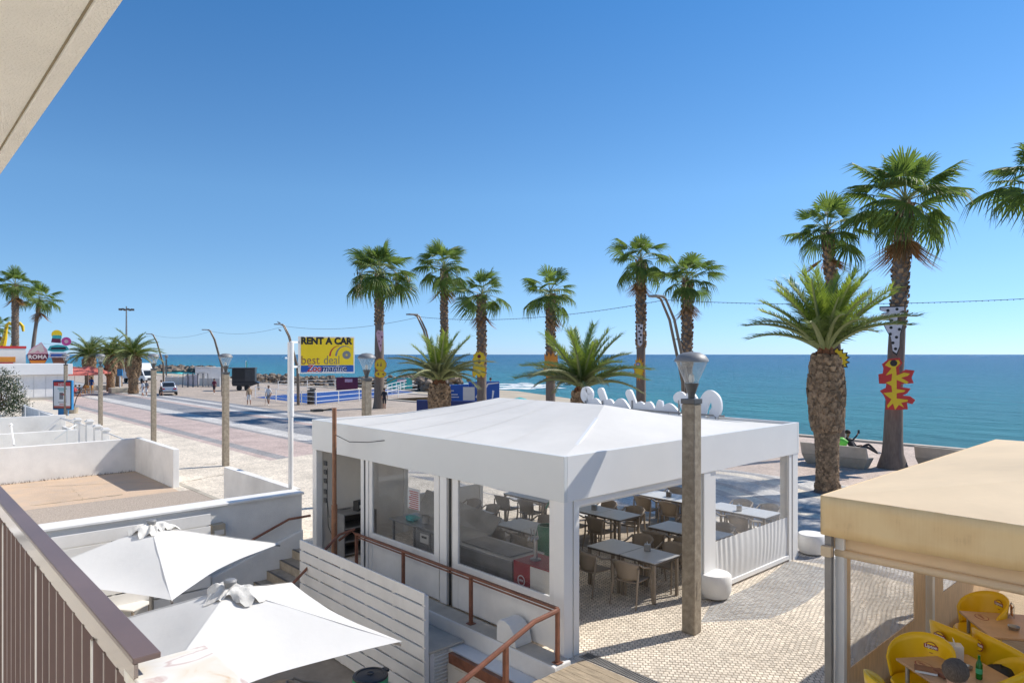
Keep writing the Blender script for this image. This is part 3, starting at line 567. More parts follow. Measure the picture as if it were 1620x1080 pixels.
def sag(p, q, r_, s_):   # bilinear patch with a slight tension sag
    o = len(mb.v)
    for i in range(k + 1):
        for j in range(k + 1):
            u, v = i / k, j / k; a = Vector(p).lerp(Vector(q), u); b_ = Vector(s_).lerp(Vector(r_), u); c = a.lerp(b_, v); c.z -= .07 * math.sin(math.pi * v) * (1 - .3 * math.sin(math.pi * u)); mb.v.append(tuple(c))
    for i in range(k):
        for j in range(k): mb.f.append((o + i * (k + 1) + j, o + (i + 1) * (k + 1) + j, o + (i + 1) * (k + 1) + j + 1, o + i * (k + 1) + j + 1)); mb.mi.append(0)
e_ = 2.95; az = 3.45
c3 = [(*p, e_) for p in A]; a3 = [(*p, az) for p in ap]
sag(c3[0], c3[1], a3[0], a3[0]); sag(c3[1], c3[2], a3[1], a3[0]); sag(c3[2], c3[3], a3[1], a3[1]); sag(c3[3], c3[0], a3[0], a3[1])
o = ob('roof_membrane', mb, 'membrane', pv, merge=True, smooth=False); o.data.shade_smooth(); o.data.set_sharp_from_angle(angle=R(6))
for fc in ((c3[1], c3[2], a3[1], a3[0]), (c3[3], c3[0], a3[0], a3[1])):   # welded seams up the cloth
    for u in (.2, .4, .6, .8):
        P_ = []
        for j in range(k + 1):
            v = j / k; q = Vector(fc[0]).lerp(Vector(fc[1]), u); r_ = Vector(fc[3]).lerp(Vector(fc[2]), u); c = q.lerp(r_, v); c.z -= .07 * math.sin(math.pi * v) * (1 - .3 * math.sin(math.pi * u)) - .004; P_.append(c)
        mb = MB(); sd = (Vector(fc[1]) - Vector(fc[0])).normalized() * .022
        for j in range(k): mb.quad(P_[j] - sd, P_[j + 1] - sd, P_[j + 1] + sd, P_[j] + sd)
        ob('seam', mb, 'membrane', pv)
mb = MB()
for a, b_ in ((c3[0], a3[0]), (c3[1], a3[0]), (c3[2], a3[1]), (c3[3], a3[1]), (a3[0], a3[1])): mb.bar(Vector(a) - Z_ * .09, Vector(b_) - Z_ * .09, .06, .08)
for yy in (9.3, 12.6): mb.bar((x0 + .2, yy, 2.75), (x1 - .3, yy, 2.75), .06, .1)
ob('roof_frame', mb, 'white_alu', pv)
def column(a, b_, c, d, z0=.0, m_='white_alu'): mb = MB(); mb.box(a, b_, c, d, z0, zf0 + .1); return ob('column', mb, m_, pv, bev=.006)
# left (street building) side
column(x0 + .01, x0 + .20, y0 + .01, y0 + .22); column(x0 + .24, x0 + .36, y0 + .02, y0 + .16)
column(x0 + .01, x0 + .16, 9.80, 10.0, .07); column(x0 + .01, x0 + .14, 12.62, 12.74, .07); column(x0 + .01, x0 + .16, y1 - .2, y1 - .01); column(x0 + .02, x0 + .12, 12.46, 12.57, .07)
wins = [(7.28, 9.50, 7.18, 9.66), (10.20, 12.32, 10.05, 12.44)]
for i, (ya, yb, fa, fb) in enumerate(wins):
    zb = .86
    mb = MB(); X0 = x0 + .03; X1 = x0 + .08
    mb.box(X0, X1, fa, ya, .08, zf0); mb.box(X0, X1, yb, fb, .08, zf0); mb.box(X0, X1, ya, yb, zb - .1, zb); w_ = ob('window_frame', mb, 'white_paint', pv, bev=.004)
    mb = MB(); mb.box(X0 + .01, X1 - .01, ya, yb, .08, zb - .102); ob('kick_panel', mb, 'white_paint', pv)
    mb = MB(); mb.quad((x0 + .055, ya - .01, zb - .01), (x0 + .055, yb + .01, zb - .01), (x0 + .055, yb + .01, zf0 + .02), (x0 + .055, ya - .01, zf0 + .02)); ob('clear_panel', mb, 'clear_sheet_shade_tint', pv)
for yy in (9.73, 12.60):
    mb = MB(); mb.box(x0 + .02, x0 + .05, yy - .01, yy + .01, .08, zf0); ob('joint_strip', mb, 'black', pv)
# near side towards the cobbles
mb = MB(); mb.box(x0 + .36, 11.04, y0 + .03, y0 + .10, zf0 - .10, zf0 - .002); ob('head_rail', mb, 'white_alu', pv, bev=.004)
mb = MB(); mb.box(x0 + .36, 11.04, y0 + .13, y0 + .2, zf0 - .16, zf0 - .04); ob('head_rail', mb, 'white_alu', pv, bev=.004)
column(11.05, 11.17, y0 + .03, y0 + .15, m_='grey_alu'); column(11.23, 11.45, y0 + .01, y0 + .13); column(11.47, 11.66, y0 + .03, y0 + .11)
column(14.62, 14.74, y0 + .02, y0 + .1); column(14.78, 15.02, y0 + .01, y0 + .2)
mb = MB(); mb.quad((11.66, y0 + .07, .96), (14.64, y0 + .07, .96), (14.64, y0 + .07, zf0 + .02), (11.66, y0 + .07, zf0 + .02)); ob('clear_panel', mb, 'clear_sheet', pv)
mb = MB(); nx, nz_ = 110, 10
for j in range(nz_ + 1):
    for i in range(nx + 1):
        u = i / nx; v = j / nz_; X = 11.66 + u * 2.98; Zz = .12 + .85 * v
        wr = .009 * math.sin((u * 2.98 + .22 * (1 - v) * (u - .3)) * 34 + 2.2 * math.sin(u * 9)) * (.35 + .8 * abs(math.sin(u * 5 + 1))) * (.25 + v * .75)
        mb.v.append((X, y0 + .055 - wr - .03 * math.sin(math.pi * v) * math.sin(u * 3.1), Zz))
for j in range(nz_):
    for i in range(nx): a = j * (nx + 1) + i; mb.f.append((a, a + 1, a + nx + 2, a + nx + 1)); mb.mi.append(0)
ob('fabric_skirt', mb, 'canvas_white', pv, smooth=True)
mb = MB(); mb.box(11.66, 14.64, y0 + .02, y0 + .09, .05, .14); ob('bottom_rail', mb, 'white_alu', pv, bev=.006)
# sea side and far side
for yy in (7.2, 9.7, 12.2, 14.6): column(x1 - .14, x1 - .02, yy, yy + .12)
for xx in (9.9, 12.4): column(xx, xx + .12, y1 - .14, y1 - .02)
mb = MB(); mb.box(x0 + .17, 9.88, y1 - .12, y1 - .06, .0, zf0 + .05); ob('end_wall', mb, 'off_white', pv)
mb = MB(); mb.box(10.03, 12.39, y1 - .12, y1 - .06, .0, .9); ob('end_wall', mb, 'off_white', pv)
mb = MB(); mb.quad((10.03, y1 - .09, .9), (12.39, y1 - .09, .9), (12.39, y1 - .09, zf0), (10.03, y1 - .09, zf0)); ob('clear_panel', mb, 'clear_sheet', pv)
# name in white script letters, standing on the sea-side fascia and seen from behind
t = thing('roof_sign', 'big white script letters standing on the far edge of the pavilion roof, seen from behind', 'sign')
sX = x1 - .03; _so = 0.0
def pt(px, py): q = VX(px, py, sX); return (q.y, q.z)
def stroke(pxs, w, name='letter_stroke', m_='white'):
    w *= 1.3; global _so; _so += .004; sX_ = sX - _so
    """a thick brush stroke with round ends cut from sheet, given thickness; points are on the sign plane"""
    P_ = [Vector(pt(*q)) for q in pxs]; Q = []
    for i in range(len(P_) - 1):
        a, b_, c, d = P_[max(i - 1, 0)], P_[i], P_[i + 1], P_[min(i + 2, len(P_) - 1)]
        for s_ in range(6):
            u = s_ / 6; Q.append(.5 * ((2 * b_) + (-a + c) * u + (2 * a - 5 * b_ + 4 * c - d) * u * u + (-a + 3 * b_ - 3 * c + d) * u ** 3))
    Q.append(P_[-1]); lft, rgt = [], []
    for i, q in enumerate(Q):
        dd = (Q[min(i + 1, len(Q) - 1)] - Q[max(i - 1, 0)]).normalized(); nn_ = Vector((-dd.y, dd.x)) * w / 2; lft.append(q + nn_); rgt.append(q - nn_)
    d1 = (Q[-1] - Q[-2]).normalized(); d0 = (Q[1] - Q[0]).normalized()
    def capv(c, d, side): return [c + (Vector((-d.y, d.x)) * math.cos(a) + d * math.sin(a)) * w / 2 for a in [math.pi * i / 6 for i in range(1, 6)]]
    mb = MB(); n_ = len(Q)
    for i in range(n_ - 1):   # short lengths, each a hair behind the last so no two faces share a plane
        o_ = len(mb.v); xo = sX_ - i * .0006
        for sd in (0, -.07):
            for q in (lft[i], lft[i + 1], rgt[i + 1], rgt[i]): mb.v.append((xo + sd, q.x, q.y))
        mb.f += [(o_, o_ + 1, o_ + 2, o_ + 3), (o_ + 7, o_ + 6, o_ + 5, o_ + 4)] + [(o_ + t_, o_ + (t_ + 1) % 4, o_ + 4 + (t_ + 1) % 4, o_ + 4 + t_) for t_ in range(4)]; mb.mi += [0] * 6
    for c in (Q[0], Q[-1]):
        o_ = len(mb.v); m_2 = 12
        for sd in (.0012 + .0007 * (c is Q[0]), -.0712 - .0007 * (c is Q[0])):
            for j in range(m_2): mb.v.append((sX_ + sd, c.x + math.cos(j * 2 * math.pi / m_2) * w / 2, c.y + math.sin(j * 2 * math.pi / m_2) * w / 2))
        mb.f += [tuple(range(o_, o_ + m_2)), tuple(range(o_ + m_2, o_ + 2 * m_2))[::-1]] + [(o_ + j, o_ + (j + 1) % m_2, o_ + m_2 + (j + 1) % m_2, o_ + m_2 + j) for j in range(m_2)]; mb.mi += [0] * (m_2 + 2)
    return ob(name, mb, m_, t)
S_ = [([(927, 618), (926, 627), (933, 633), (936, 622), (930, 617), (928, 624)], .17), ([(931, 634), (936, 640), (944, 634), (951, 642)], .13), ([(953, 619), (957, 630), (962, 645)], .17),
      ([(962, 644), (967, 636), (973, 646)], .15), ([(976, 646), (981, 638), (987, 637), (996, 650)], .17), ([(998, 622), (1003, 634), (1009, 652)], .17), ([(1009, 650), (1016, 641), (1024, 652)], .17),
      ([(1024, 648), (1030, 640), (1037, 654)], .15), ([(1038, 655), (1044, 645), (1048, 636), (1050, 656)], .11), ([(1052, 656), (1060, 644), (1068, 648), (1076, 658)], .16),
      ([(1076, 629), (1080, 627), (1085, 634), (1094, 658)], .20), ([(1096, 628), (1103, 640), (1112, 658)], .22), ([(1112, 657), (1118, 636), (1126, 625), (1136, 632), (1138, 646), (1133, 655)], .20)]
for pxs, w_ in S_: stroke(pxs, w_)
for px in (930, 957, 1004, 1078, 1104, 1136):
    q = pt(px, 640); mb = MB(); mb.bar((sX - .11, q[0], 2.9), (sX - .11, q[0] , q[1] + .12), .03); ob('support_post', mb, 'steel_dull', t)
mb = MB(); qa, qb = pt(905, 650), pt(1150, 660); mb.bar((sX - .11, qb[0], 3.03), (sX - .11, qa[0], 3.03), .04); ob('support_rail', mb, 'steel_dull', t)
# ---- tables and chairs
tb = thing('cafe_table', 'x', 'table', (0, 0, 0), group='grey square tables in the pavilion')
mb = MB(); mb.box(-.395, .395, -.395, .395, .735, .75); ob('tabletop', mb, 'table_top', tb, bev=.003)
mb = MB(); mb.box(-.385, .385, -.385, .385, .70, .7345); ob('apron', mb, 'dark_taupe', tb)
for a in (-.355, .355):
    for b_ in (-.355, .355): mb = MB(); mb.box(a - .025, a + .025, b_ - .025, b_ + .025, .0, .70); ob('leg', mb, 'taupe', tb)
ch = thing('armchair', 'x', 'chair', (0, 0, 0), group='taupe plastic armchairs in the pavilion')   # faces +y
mb = MB(); k = 6
for j in range(k + 1):
    for i in range(k + 1):
        u, v = i / k * 2 - 1, j / k; mb.v.append((u * (.235 - .02 * (1 - v)), -.22 + .46 * v, .44 + .012 * u * u - .012 * math.sin(math.pi * v)))
for j in range(k):
    for i in range(k): a = j * (k + 1) + i; mb.f.append((a, a + 1, a + k + 2, a + k + 1)); mb.mi.append(0)
ob('seat', mb, 'taupe', ch, smooth=True, solid=.022)
mb = MB(); nu, nv = 10, 6
for j in range(nv + 1):
    for i in range(nu + 1):
        u, v = i / nu * 2 - 1, j / nv; w_ = .215 + .055 * v; yy = -.22 - .10 * v + .115 * u * u; zt = .83 - .05 * u * u; zb = .46 + .0 * u * u
        mb.v.append((u * w_, yy, zb + (zt - zb) * v))
for j in range(nv):
    for i in range(nu): a = j * (nu + 1) + i; mb.f.append((a, a + 1, a + nu + 2, a + nu + 1)); mb.mi.append(0)
ob('backrest', mb, 'taupe', ch, smooth=True, solid=.018)
for s_ in (-1, 1):
    mb = MB(); mb.tube([(s_ * .27, -.20, .785), (s_ * .285, -.05, .70), (s_ * .285, .12, .665), (s_ * .275, .2, .645), (s_ * .27, .235, .58)], [.016, .02, .02, .02, .016], 8); ob('armrest', mb, 'taupe', ch, smooth=True)
    mb = MB(); mb.tube([(s_ * .27, .235, .59), (s_ * .26, .235, .42), (s_ * .275, .265, .0)], [.018, .02, .014], 8); ob('leg', mb, 'taupe', ch, smooth=True)
    mb = MB(); mb.tube([(s_ * .265, -.20, .70), (s_ * .25, -.22, .42), (s_ * .27, -.30, .0)], [.016, .022, .014], 8); ob('leg', mb, 'taupe', ch, smooth=True)
# (x0, y0, number along y) with what sets each table apart
TBL = [(10.27, 7.37, 'in the row nearest the cobbles, front pair, ', 1), (12.4, 7.48, 'behind the concrete lamp post, ', 0), (12.4, 9.85, 'in the middle row, ', 1), (15.0, 7.72, 'out in the sun beyond the clear panel, ', 1), (15.05, 9.72, 'in the sun at the back of the opening, ', 1),
       (10.1, 9.9, 'seen at the column edge of the opening, ', 0), (10.0, 12.3, 'far inside, seen through the bar window, ', 1), (12.5, 12.3, 'in the far corner of the pavilion, ', 0)]
first_t = first_c = True; ci = 0
for ti, (tx, ty, w_, nb_) in enumerate(TBL):
    for e2 in (0, 1):
        lb = 'grey square table ' + w_ + ('deck end' if e2 == 0 else 'far end')
        loc = (tx + .4, ty + .4 + e2 * .81, .008)
        if first_t: tb.location = loc; tb['label'] = lb; first_t = False
        else: copy_tree(tb, loc, random.uniform(-.01, .01), lb)
        for sd in (-1, 1):
            off = random.uniform(-.06, .08); rz = (-R(90) if sd < 0 else R(90)) + random.gauss(0, .08)
            if ti == 0 and sd < 0: off = [.02, .10][e2]; rz = -R(90) + [.12, -.05][e2]
            lb = 'taupe armchair ' + w_ + ('landward side, ' if sd < 0 else 'seaward side, ') + ('deck end' if e2 == 0 else 'far end')
            loc = (tx + .4 + sd * (.56 + off), ty + .42 + e2 * .80 + random.uniform(-.05, .05), .008)
            if first_c: ch.location = loc; ch.rotation_euler = (0, 0, rz); ch['label'] = lb; first_c = False
            else: copy_tree(ch, loc, rz, lb)
# napkin boxes
def napkin_box(label, loc, rz=0, m_='steel', s_=1):
    t = thing('napkin_box', label, 'napkin holder', loc, rz); mb = MB(); mb.box(-.05 * s_, .05 * s_, -.06 * s_, .06 * s_, 0, .13 * s_); ob('case', mb, m_, t, bev=.008); mb = MB()
    mb.prism([(-.03 * s_, 0), (.03 * s_, 0), (.022 * s_, .05 * s_), (-.018 * s_, .045 * s_)], (0, .002, .128 * s_), (1, 0, 0), (0, .2, 1), .004); ob('napkin', mb, 'white', t); return t
napkin_box('metal napkin box on the front pair of grey tables', (10.85, 7.95, .759), .5); napkin_box('metal napkin box on the middle row table', (12.75, 10.9, .759), .3)
napkin_box('metal napkin box on the sunlit table behind the opening', (15.4, 10.6, .759), .2, 'dark_taupe'); napkin_box('metal napkin box on the sunlit table beyond the clear panel', (15.25, 8.5, .759), .4)
# ---- bar behind the windows
t = thing('steel_counter', 'stainless steel worktop behind the first bar window', 'counter'); mb = MB(); mb.box(8.0, 8.7, 10.0, 12.5, 1.02, 1.06); ob('worktop', mb, 'steel', t, bev=.004)
mb = MB(); mb.box(8.05, 8.65, 10.0, 11.55, .05, 1.019); ob('cupboard', mb, 'steel_dull', t)
for yy in (10.02, 10.55, 11.08): mb = MB(); mb.box(8.03, 8.049, yy, yy + .5, .12, .99); ob('door', mb, 'steel_dull', t, bev=.005)
mb = MB(); mb.box(8.02, 8.03, 11.12, 11.40, .76, .94); ob('label_plate', mb, 'off_white', t); mb = MB(); mb.box(8.012, 8.02, 11.18, 11.34, .86, .90); ob('display', mb, 'black', t)
mb = MB(); mb.box(8.1, 8.6, 11.7, 12.45, .25, .28); mb.box(8.06, 8.1, 11.66, 11.7, 0, 1.019); mb.box(8.06, 8.1, 12.42, 12.46, 0, 1.019); ob('shelf', mb, 'steel_dull', t)
t = thing('hood_panel', 'sloping grey splash panel behind the steel worktop', 'panel'); mb = MB(); mb.add([(8.72, 10.1, .95), (8.72, 12.6, .95), (9.05, 12.6, 1.5), (9.05, 10.1, 1.3)], [(0, 1, 2, 3)]); ob('sheet_panel', mb, 'steel_dull', t, solid=.02)
t = thing('blue_cloth', 'crumpled blue cloth on the steel worktop', 'cloth', (8.25, 12.0, 1.06)); mb = MB(); mb.ball((0, 0, .04), .13, 12, (1, 1.3, .4), .25); ob('cloth_mesh', mb, 'turquoise', t, smooth=True)
t = thing('steel_pot', 'small steel pot beside the blue cloth', 'pot', (8.3, 11.6, 1.06)); mb = MB(); mb.lathe([(.08, 0), (.085, .15), (.075, .15), (.07, .02)], 16); ob('pot_body', mb, 'steel', t, smooth=True)
t = thing('price_list', 'white price list with lines of red print hanging in the first bar window', 'menu', (7.62, 0, 0)); q0, q1 = VX(645, 770, 7.62), VX(664, 808, 7.62)
mb = MB(); mb.box(0, .006, q1.y, q0.y, q1.z, q0.z); ob('sheet_paper', mb, 'white', t)
mb = MB(); zz = q0.z - .07
for i in range(9): mb.box(-.003, 0, q1.y + .04, q0.y - random.uniform(.04, .12), zz, zz + .018); zz -= .04
tag(ob('print_line', mb, 'red', t), kind='stuff')
t = thing('chest_cooler', 'long stainless bottle cooler behind the second bar window', 'cooler'); mb = MB(); mb.box(7.75, 8.45, 8.4, 10.0, .05, 1.06); ob('body', mb, 'steel_dull', t, bev=.01)
mb = MB(); mb.box(7.72, 8.48, 8.37, 10.03, 1.06, 1.10); ob('worktop', mb, 'steel', t, bev=.006); mb = MB(); mb.box(7.85, 8.38, 8.55, 9.85, 1.101, 1.115); ob('lid', mb, 'steel_dull', t, bev=.004)
t = thing('beer_dispenser', 'red and white beer cooler box with a round white badge', 'drinks cooler', (0, 0, 0)); mb = MB(); mb.box(7.64, 8.2, 7.87, 8.25, .3, 1.15); ob('red_case', mb, 'red_panel', t, bev=.01)
mb = MB(); mb.box(7.64, 8.2, 7.42, 7.865, .3, 1.15); ob('white_case', mb, 'off_white', t, bev=.01); mb = MB(); mb.box(7.64, 8.2, 7.42, 8.25, 1.153, 1.17); ob('top', mb, 'red_panel', t)
mb = MB(); mb.lathe([(.085, 0), (.085, .004), (.07, .004), (.07, 0)], 24, M=Matrix.Translation((7.633, 8.06, .88)) @ Matrix.Rotation(R(90), 4, 'Y'), cap=False); ob('badge', mb, 'white', t)
text('lettering', 'SUPER', 'white', t, (7.628, 8.12, .865), (0, -1, 0), (0, 0, 1), .05, fit=.12)
t = thing('beer_tap', 'chrome beer tap column standing on the red drinks cooler', 'beer tap', (7.9, 8.0, 1.17)); mb = MB(); mb.lathe([(.09, 0), (.09, .02), (.035, .03), (.03, .32), (.05, .34), (.05, .38), (.0, .39)], 16); ob('column', mb, 'steel', t, smooth=True)
for a in (-.07, 0, .07): mb = MB(); mb.tube([(0, a, .36), (-.08, a, .36), (-.1, a, .31)], .012, 6); mb.tube([(-.02, a, .38), (-.04, a, .5)], .01, 6); ob('tap', mb, 'steel', t, smooth=True)
t = thing('green_tub', 'green plastic tub with a tall hooped stem behind the bar counter', 'tub', (9.3, 9.1, 0)); mb = MB(); mb.lathe([(.05, .45), (.16, .55), (.24, .8), (.25, 1.05), (.18, 1.3), (.15, 1.3), (.2, 1.05)], 16); mb.lathe([(.25, 0), (.25, .03), (.04, .06), (.04, .46)], 16); ob('bowl', mb, 'green_plastic', t, smooth=True)
mb = MB(); mb.tube([(.12, 0, 1.25), (.13, 0, 1.6), (.05, 0, 1.72), (-.04, 0, 1.62)], .02, 8); ob('hoop', mb, 'green_plastic', t, smooth=True)
t = thing('shelf_unit', 'open grey steel shelf unit at the back of the pavilion by the stair head', 'shelf', (0, 0, 0))
for i, z in enumerate((.05, .33, .62, .93)): mb = MB(); mb.box(7.66, 8.45, 13.75, 14.35, z, z + .03); ob('shelf', mb, 'steel_dull', t, bev=.003)
mb = MB(); mb.box(7.64, 7.66, 13.75, 14.35, 0, .96); ob('side_panel', mb, 'steel_dull', t); mb = MB(); mb.box(8.45, 8.47, 13.75, 14.35, 0, .96); ob('side_panel', mb, 'steel_dull', t)
mb = MB(); mb.box(7.66, 8.45, 14.36, 14.38, 0, .96); ob('back_panel', mb, 'dark_taupe', t)
t = thing('small_radio', 'little black box with a white plate on top of the shelf unit', 'radio', (8.12, 13.95, .96), .3); mb = MB(); mb.box(-.1, .1, -.08, .08, 0, .22); ob('case', mb, 'black', t, bev=.01); mb = MB(); mb.box(-.06, .04, -.085, -.08, .06, .13); ob('plate', mb, 'off_white', t)
t = thing('switch_board', 'row of sockets with dangling black cables on the pavilion end column', 'sockets', (0, 0, 0)); mb = MB()
for z in (1.95, 1.75, 1.55, 1.3, 1.1): mb.box(7.62, 7.66, 14.55, 14.66, z, z + .1)
ob('socket', mb, 'dark_metal', t); mb = MB(); mb.tube([(7.63, 14.5, 1.9), (7.6, 14.45, 1.2), (7.62, 14.4, .8), (7.8, 14.3, .95), (8.0, 14.1, 1.0)], .008, 5); mb.tube([(7.62, 14.52, 1.4), (7.6, 14.4, .6), (7.66, 14.3, .35), (7.75, 14.2, .3)], .008, 5); ob('cable', mb, 'black', t)
# ---- white round planters
def planter(label, x, y, s_=1.0):
    t = thing('round_planter', label, 'planter', (x, y, .01), group='white round bollard planters')
    mb = MB(); mb.lathe([(.16, 0), (.25, .03), (.30, .14), (.305, .30), (.30, .42), (.275, .45), (.0, .462)], 32); ob('drum', mb, 'white_render', t, smooth=True)
    mb = MB(); mb.lathe([(.17, -.008), (.17, .02), (.235, .02)], 24); ob('foot', mb, 'concrete', t)
q = G(1142, 948); planter('white round drum planter at the foot of the column pair', q.x, q.y + .15)
q = G(1291, 877); planter('white round drum planter half hidden by the cream awning corner', q.x, q.y + .1)
# ================================================================ PALMS
def smooth_(x): return x
def fan_mesh(name, droop, seed, petl=1.15, blade=1.05, mats=('fan_leaf', 'petiole'), spread=118, nb=26, curl=.35):
    """costapalmate leaf: petiole along +X rising, pleated fan, split tips hanging"""
    rnd = random.Random(seed); mb = MB()
    pet = []; n = 5
    for i in range(n + 1): t = i / n; pet.append(Vector((petl * t, 0, -droop * .35 * t * t)))
    mb.cm = 1; mb.tube(pet, [.028, .024, .02, .018, .015, .012], 4, cap=False); mb.cm = 0
    o = pet[-1]; d0 = (pet[-1] - pet[-2]).normalized()
    side = Vector((0, 1, 0)); up = d0.cross(side) * -1
    for i in range(nb):
        a0 = R(-spread + 2 * spread * i / nb); a1 = R(-spread + 2 * spread * (i + 1) / nb); am = (a0 + a1) / 2
        L_ = blade * (1 - .22 * abs(am / R(spread)) ** 2) * rnd.uniform(.9, 1.06)
        def P_(a, r, lift=0):
            q = o + d0 * (math.cos(a) * r) + side * (math.sin(a) * r)
            dr = (r / blade); q.z -= droop * .55 * dr * dr * blade + .10 * abs(math.sin(a)) * r * .6
            q += up * lift; return q
        r1 = L_ * rnd.uniform(.38, .52); jx = rnd.uniform(-.05, .05)
        c0 = P_(am, .02); e0, e1 = P_(a0, r1), P_(a1, r1); mid = P_(am, r1, .035); tipa = am + jx
        b = [c0, e0, mid, e1]
        k0 = len(mb.v); r2 = L_ * .8; tw = (a1 - a0) * .26
        m0, m1, mm = P_(tipa - tw, r2), P_(tipa + tw, r2), P_(tipa, r2, .012); tip = P_(tipa, L_)
        for q in (m0, m1, mm): q.z -= curl * .05 * rnd.uniform(.6, 1.6)
        tip = mm + (tip - mm) * .75; tip.z -= curl * rnd.uniform(.2, .8)
        mb.v += [tuple(q) for q in (c0, e0, mid, e1, m0, mm, m1, tip)]
        mb.f += [(k0, k0 + 1, k0 + 2), (k0, k0 + 2, k0 + 3), (k0 + 1, k0 + 4, k0 + 5, k0 + 2), (k0 + 2, k0 + 5, k0 + 6, k0 + 3), (k0 + 4, k0 + 7, k0 + 5), (k0 + 5, k0 + 7, k0 + 6)]; mb.mi += [0] * 6
    me = mb.mesh(name)
    for m_ in mats: me.materials.append(MT[m_])
    me.polygons.foreach_set('material_index', mb.mi); return me
FANS = {'young': [fan_mesh('frond_young', -.05, 1, 1.05, 1.0, ('fan_leaf_young', 'petiole'), 80, 20, .2), fan_mesh('frond_young', .05, 2, 1.1, 1.05, ('fan_leaf_young', 'petiole'), 95, 22, .25)],
        'mid': [fan_mesh('frond_mid', dr, s, 1.2, 1.05, curl=cu, spread=sp) for s, dr, cu, sp in ((3, .3, .35, 110), (4, .55, .6, 95), (5, .2, .5, 120), (13, .7, .4, 100))], 'old': [fan_mesh('frond_old', .65, s, 1.15, 1.0, curl=.8) for s in (6, 7)],
        'dry': [fan_mesh('frond_dry', 1.5, 8, .8, .8, ('fan_leaf_dry', 'fan_leaf_dry'), 70, 16, .8)]}
def boots_mb(h0, h1, rad, n, size, out=.5, jit=.3, down=False):
    """cut leaf bases set in a spiral"""
    mb = MB(); ga = 2.39996
    for i in range(n):
        t = i / n; z = h0 + (h1 - h0) * t + random.uniform(-.02, .02); r = rad(z); a = i * ga + random.uniform(-.1, .1); s_ = size * random.uniform(1 - jit, 1 + jit)
        c, s2 = math.cos(a), math.sin(a); tg = Vector((-s2, c, 0)); nn_ = Vector((c, s2, 0)); base = nn_ * (r - .02) + Vector((0, 0, z)); updir = Vector((0, 0, -1 if down else 1))
        p = [base - tg * s_ * .55, base + tg * s_ * .55, base + updir * s_ * .85 + nn_ * s_ * out - tg * s_ * .3, base + updir * s_ * .85 + nn_ * s_ * out + tg * s_ * .3, base + updir * s_ * .25 + nn_ * s_ * out * 1.0, base + updir * s_ * .9 + nn_ * s_ * .05]
        mb.add(p, [(0, 4, 2), (0, 1, 4), (1, 3, 4), (4, 3, 2), (0, 2, 5), (1, 5, 3), (2, 3, 5)])
    return mb
def washingtonia(label, base, h, r0, r1, seed, lean=(0, 0), crown=1.0, nf=31, rough_from=.55, dead=3, stalks=0, group='tall fan palms along the promenade', flare=1.35):
    random.seed(seed); t = thing('fan_palm', label, 'palm tree', (base[0], base[1], 0), 0, group)
    n = 18; pts = []; rs = []
    for i in range(n + 1):
        u = i / n; pts.append((lean[0] * u ** 1.5, lean[1] * u ** 1.5, h * u)); fl = (flare - 1) * math.exp(-u * h / .45)
        rs.append((r0 + (r1 - r0) * min(1, u * 1.6)) * (1 + fl) * (1 + .03 * math.sin(u * 21 + seed)))
    mb = MB(); mb.tube(pts, rs, 14); ob('trunk', mb, 'palm_bark_smooth', t, smooth=True)
    f0 = h * rough_from
    mb = boots_mb(f0, h, lambda z: r0 + (r1 - r0) + .02, int((h - f0) / .028), .17, .42)
    for i, v in enumerate(mb.v): u = v[2] / h; u = max(0, u); mb.v[i] = (v[0] + lean[0] * u ** 1.5, v[1] + lean[1] * u ** 1.5, v[2])
    tag(ob('leaf_bases', mb, 'boot', t), kind='stuff')
    top = Vector((lean[0], lean[1], h)); ga = 2.39996
    for i in range(nf):
        u = i / (nf - 1); el = R(82 - 104 * u ** .95) + random.gauss(0, .19); az = i * ga + random.gauss(0, .15)
        kind = 'young' if u < .22 else ('mid' if u < .68 else 'old'); me = random.choice(FANS[kind]); sc = crown * random.uniform(.70, 1.16) * (.82 + .22 * min(1, u * 2.2)) * (.9 if u < .1 else 1)
        Mx = Matrix.Translation(top + Vector((0, 0, .20 - .22 * u))) @ Matrix.Rotation(az, 4, 'Z') @ Matrix.Rotation(-el, 4, 'Y') @ Matrix.Rotation(random.gauss(0, .3), 4, 'X') @ Matrix.Scale(sc, 4)
        inst('frond', me, t, Mx)
    for i in range(dead):
        az = i * 2.1 + seed; Mx = Matrix.Translation(top + Vector((0, 0, -.35))) @ Matrix.Rotation(az, 4, 'Z') @ Matrix.Rotation(R(52 + 20 * random.random()), 4, 'Y') @ Matrix.Scale(crown * 1.0, 4); inst('dry_frond', FANS['dry'][0], t, Mx)
    for i in range(stalks):
        az = [2.6, 3.0, -.6, -.3, .1, 3.4][i % 6]; c, s2 = math.cos(az), math.sin(az); mb = MB(); R_ = 1.55 + .4 * (i % 3); Hh = 1.6 + .6 * ((i * 7) % 4) / 3
        P0 = top + Vector((0, 0, .1)); pth = [P0, P0 + Vector((c * R_ * .5, s2 * R_ * .5, .55)), P0 + Vector((c * R_, s2 * R_, .1))]; mb.tube(pth, .02, 5)
        for q in range(34):
            e_ = pth[2] + Vector((random.gauss(0, .16), random.gauss(0, .16), -random.uniform(0, Hh))); w = .05
            mb.add([e_ + Vector((-w, 0, 0)), e_ + Vector((w, .02, 0)), e_ + Vector((.02, 0, -.30)), e_ + Vector((0, w, -.1))], [(0, 1, 2), (0, 2, 3), (1, 3, 2)])
        tag(ob('seed_stalk', mb, ['seed_stalk', 'seed_dark', 'seed_stalk'][i % 3], t), kind='stuff')
    return t
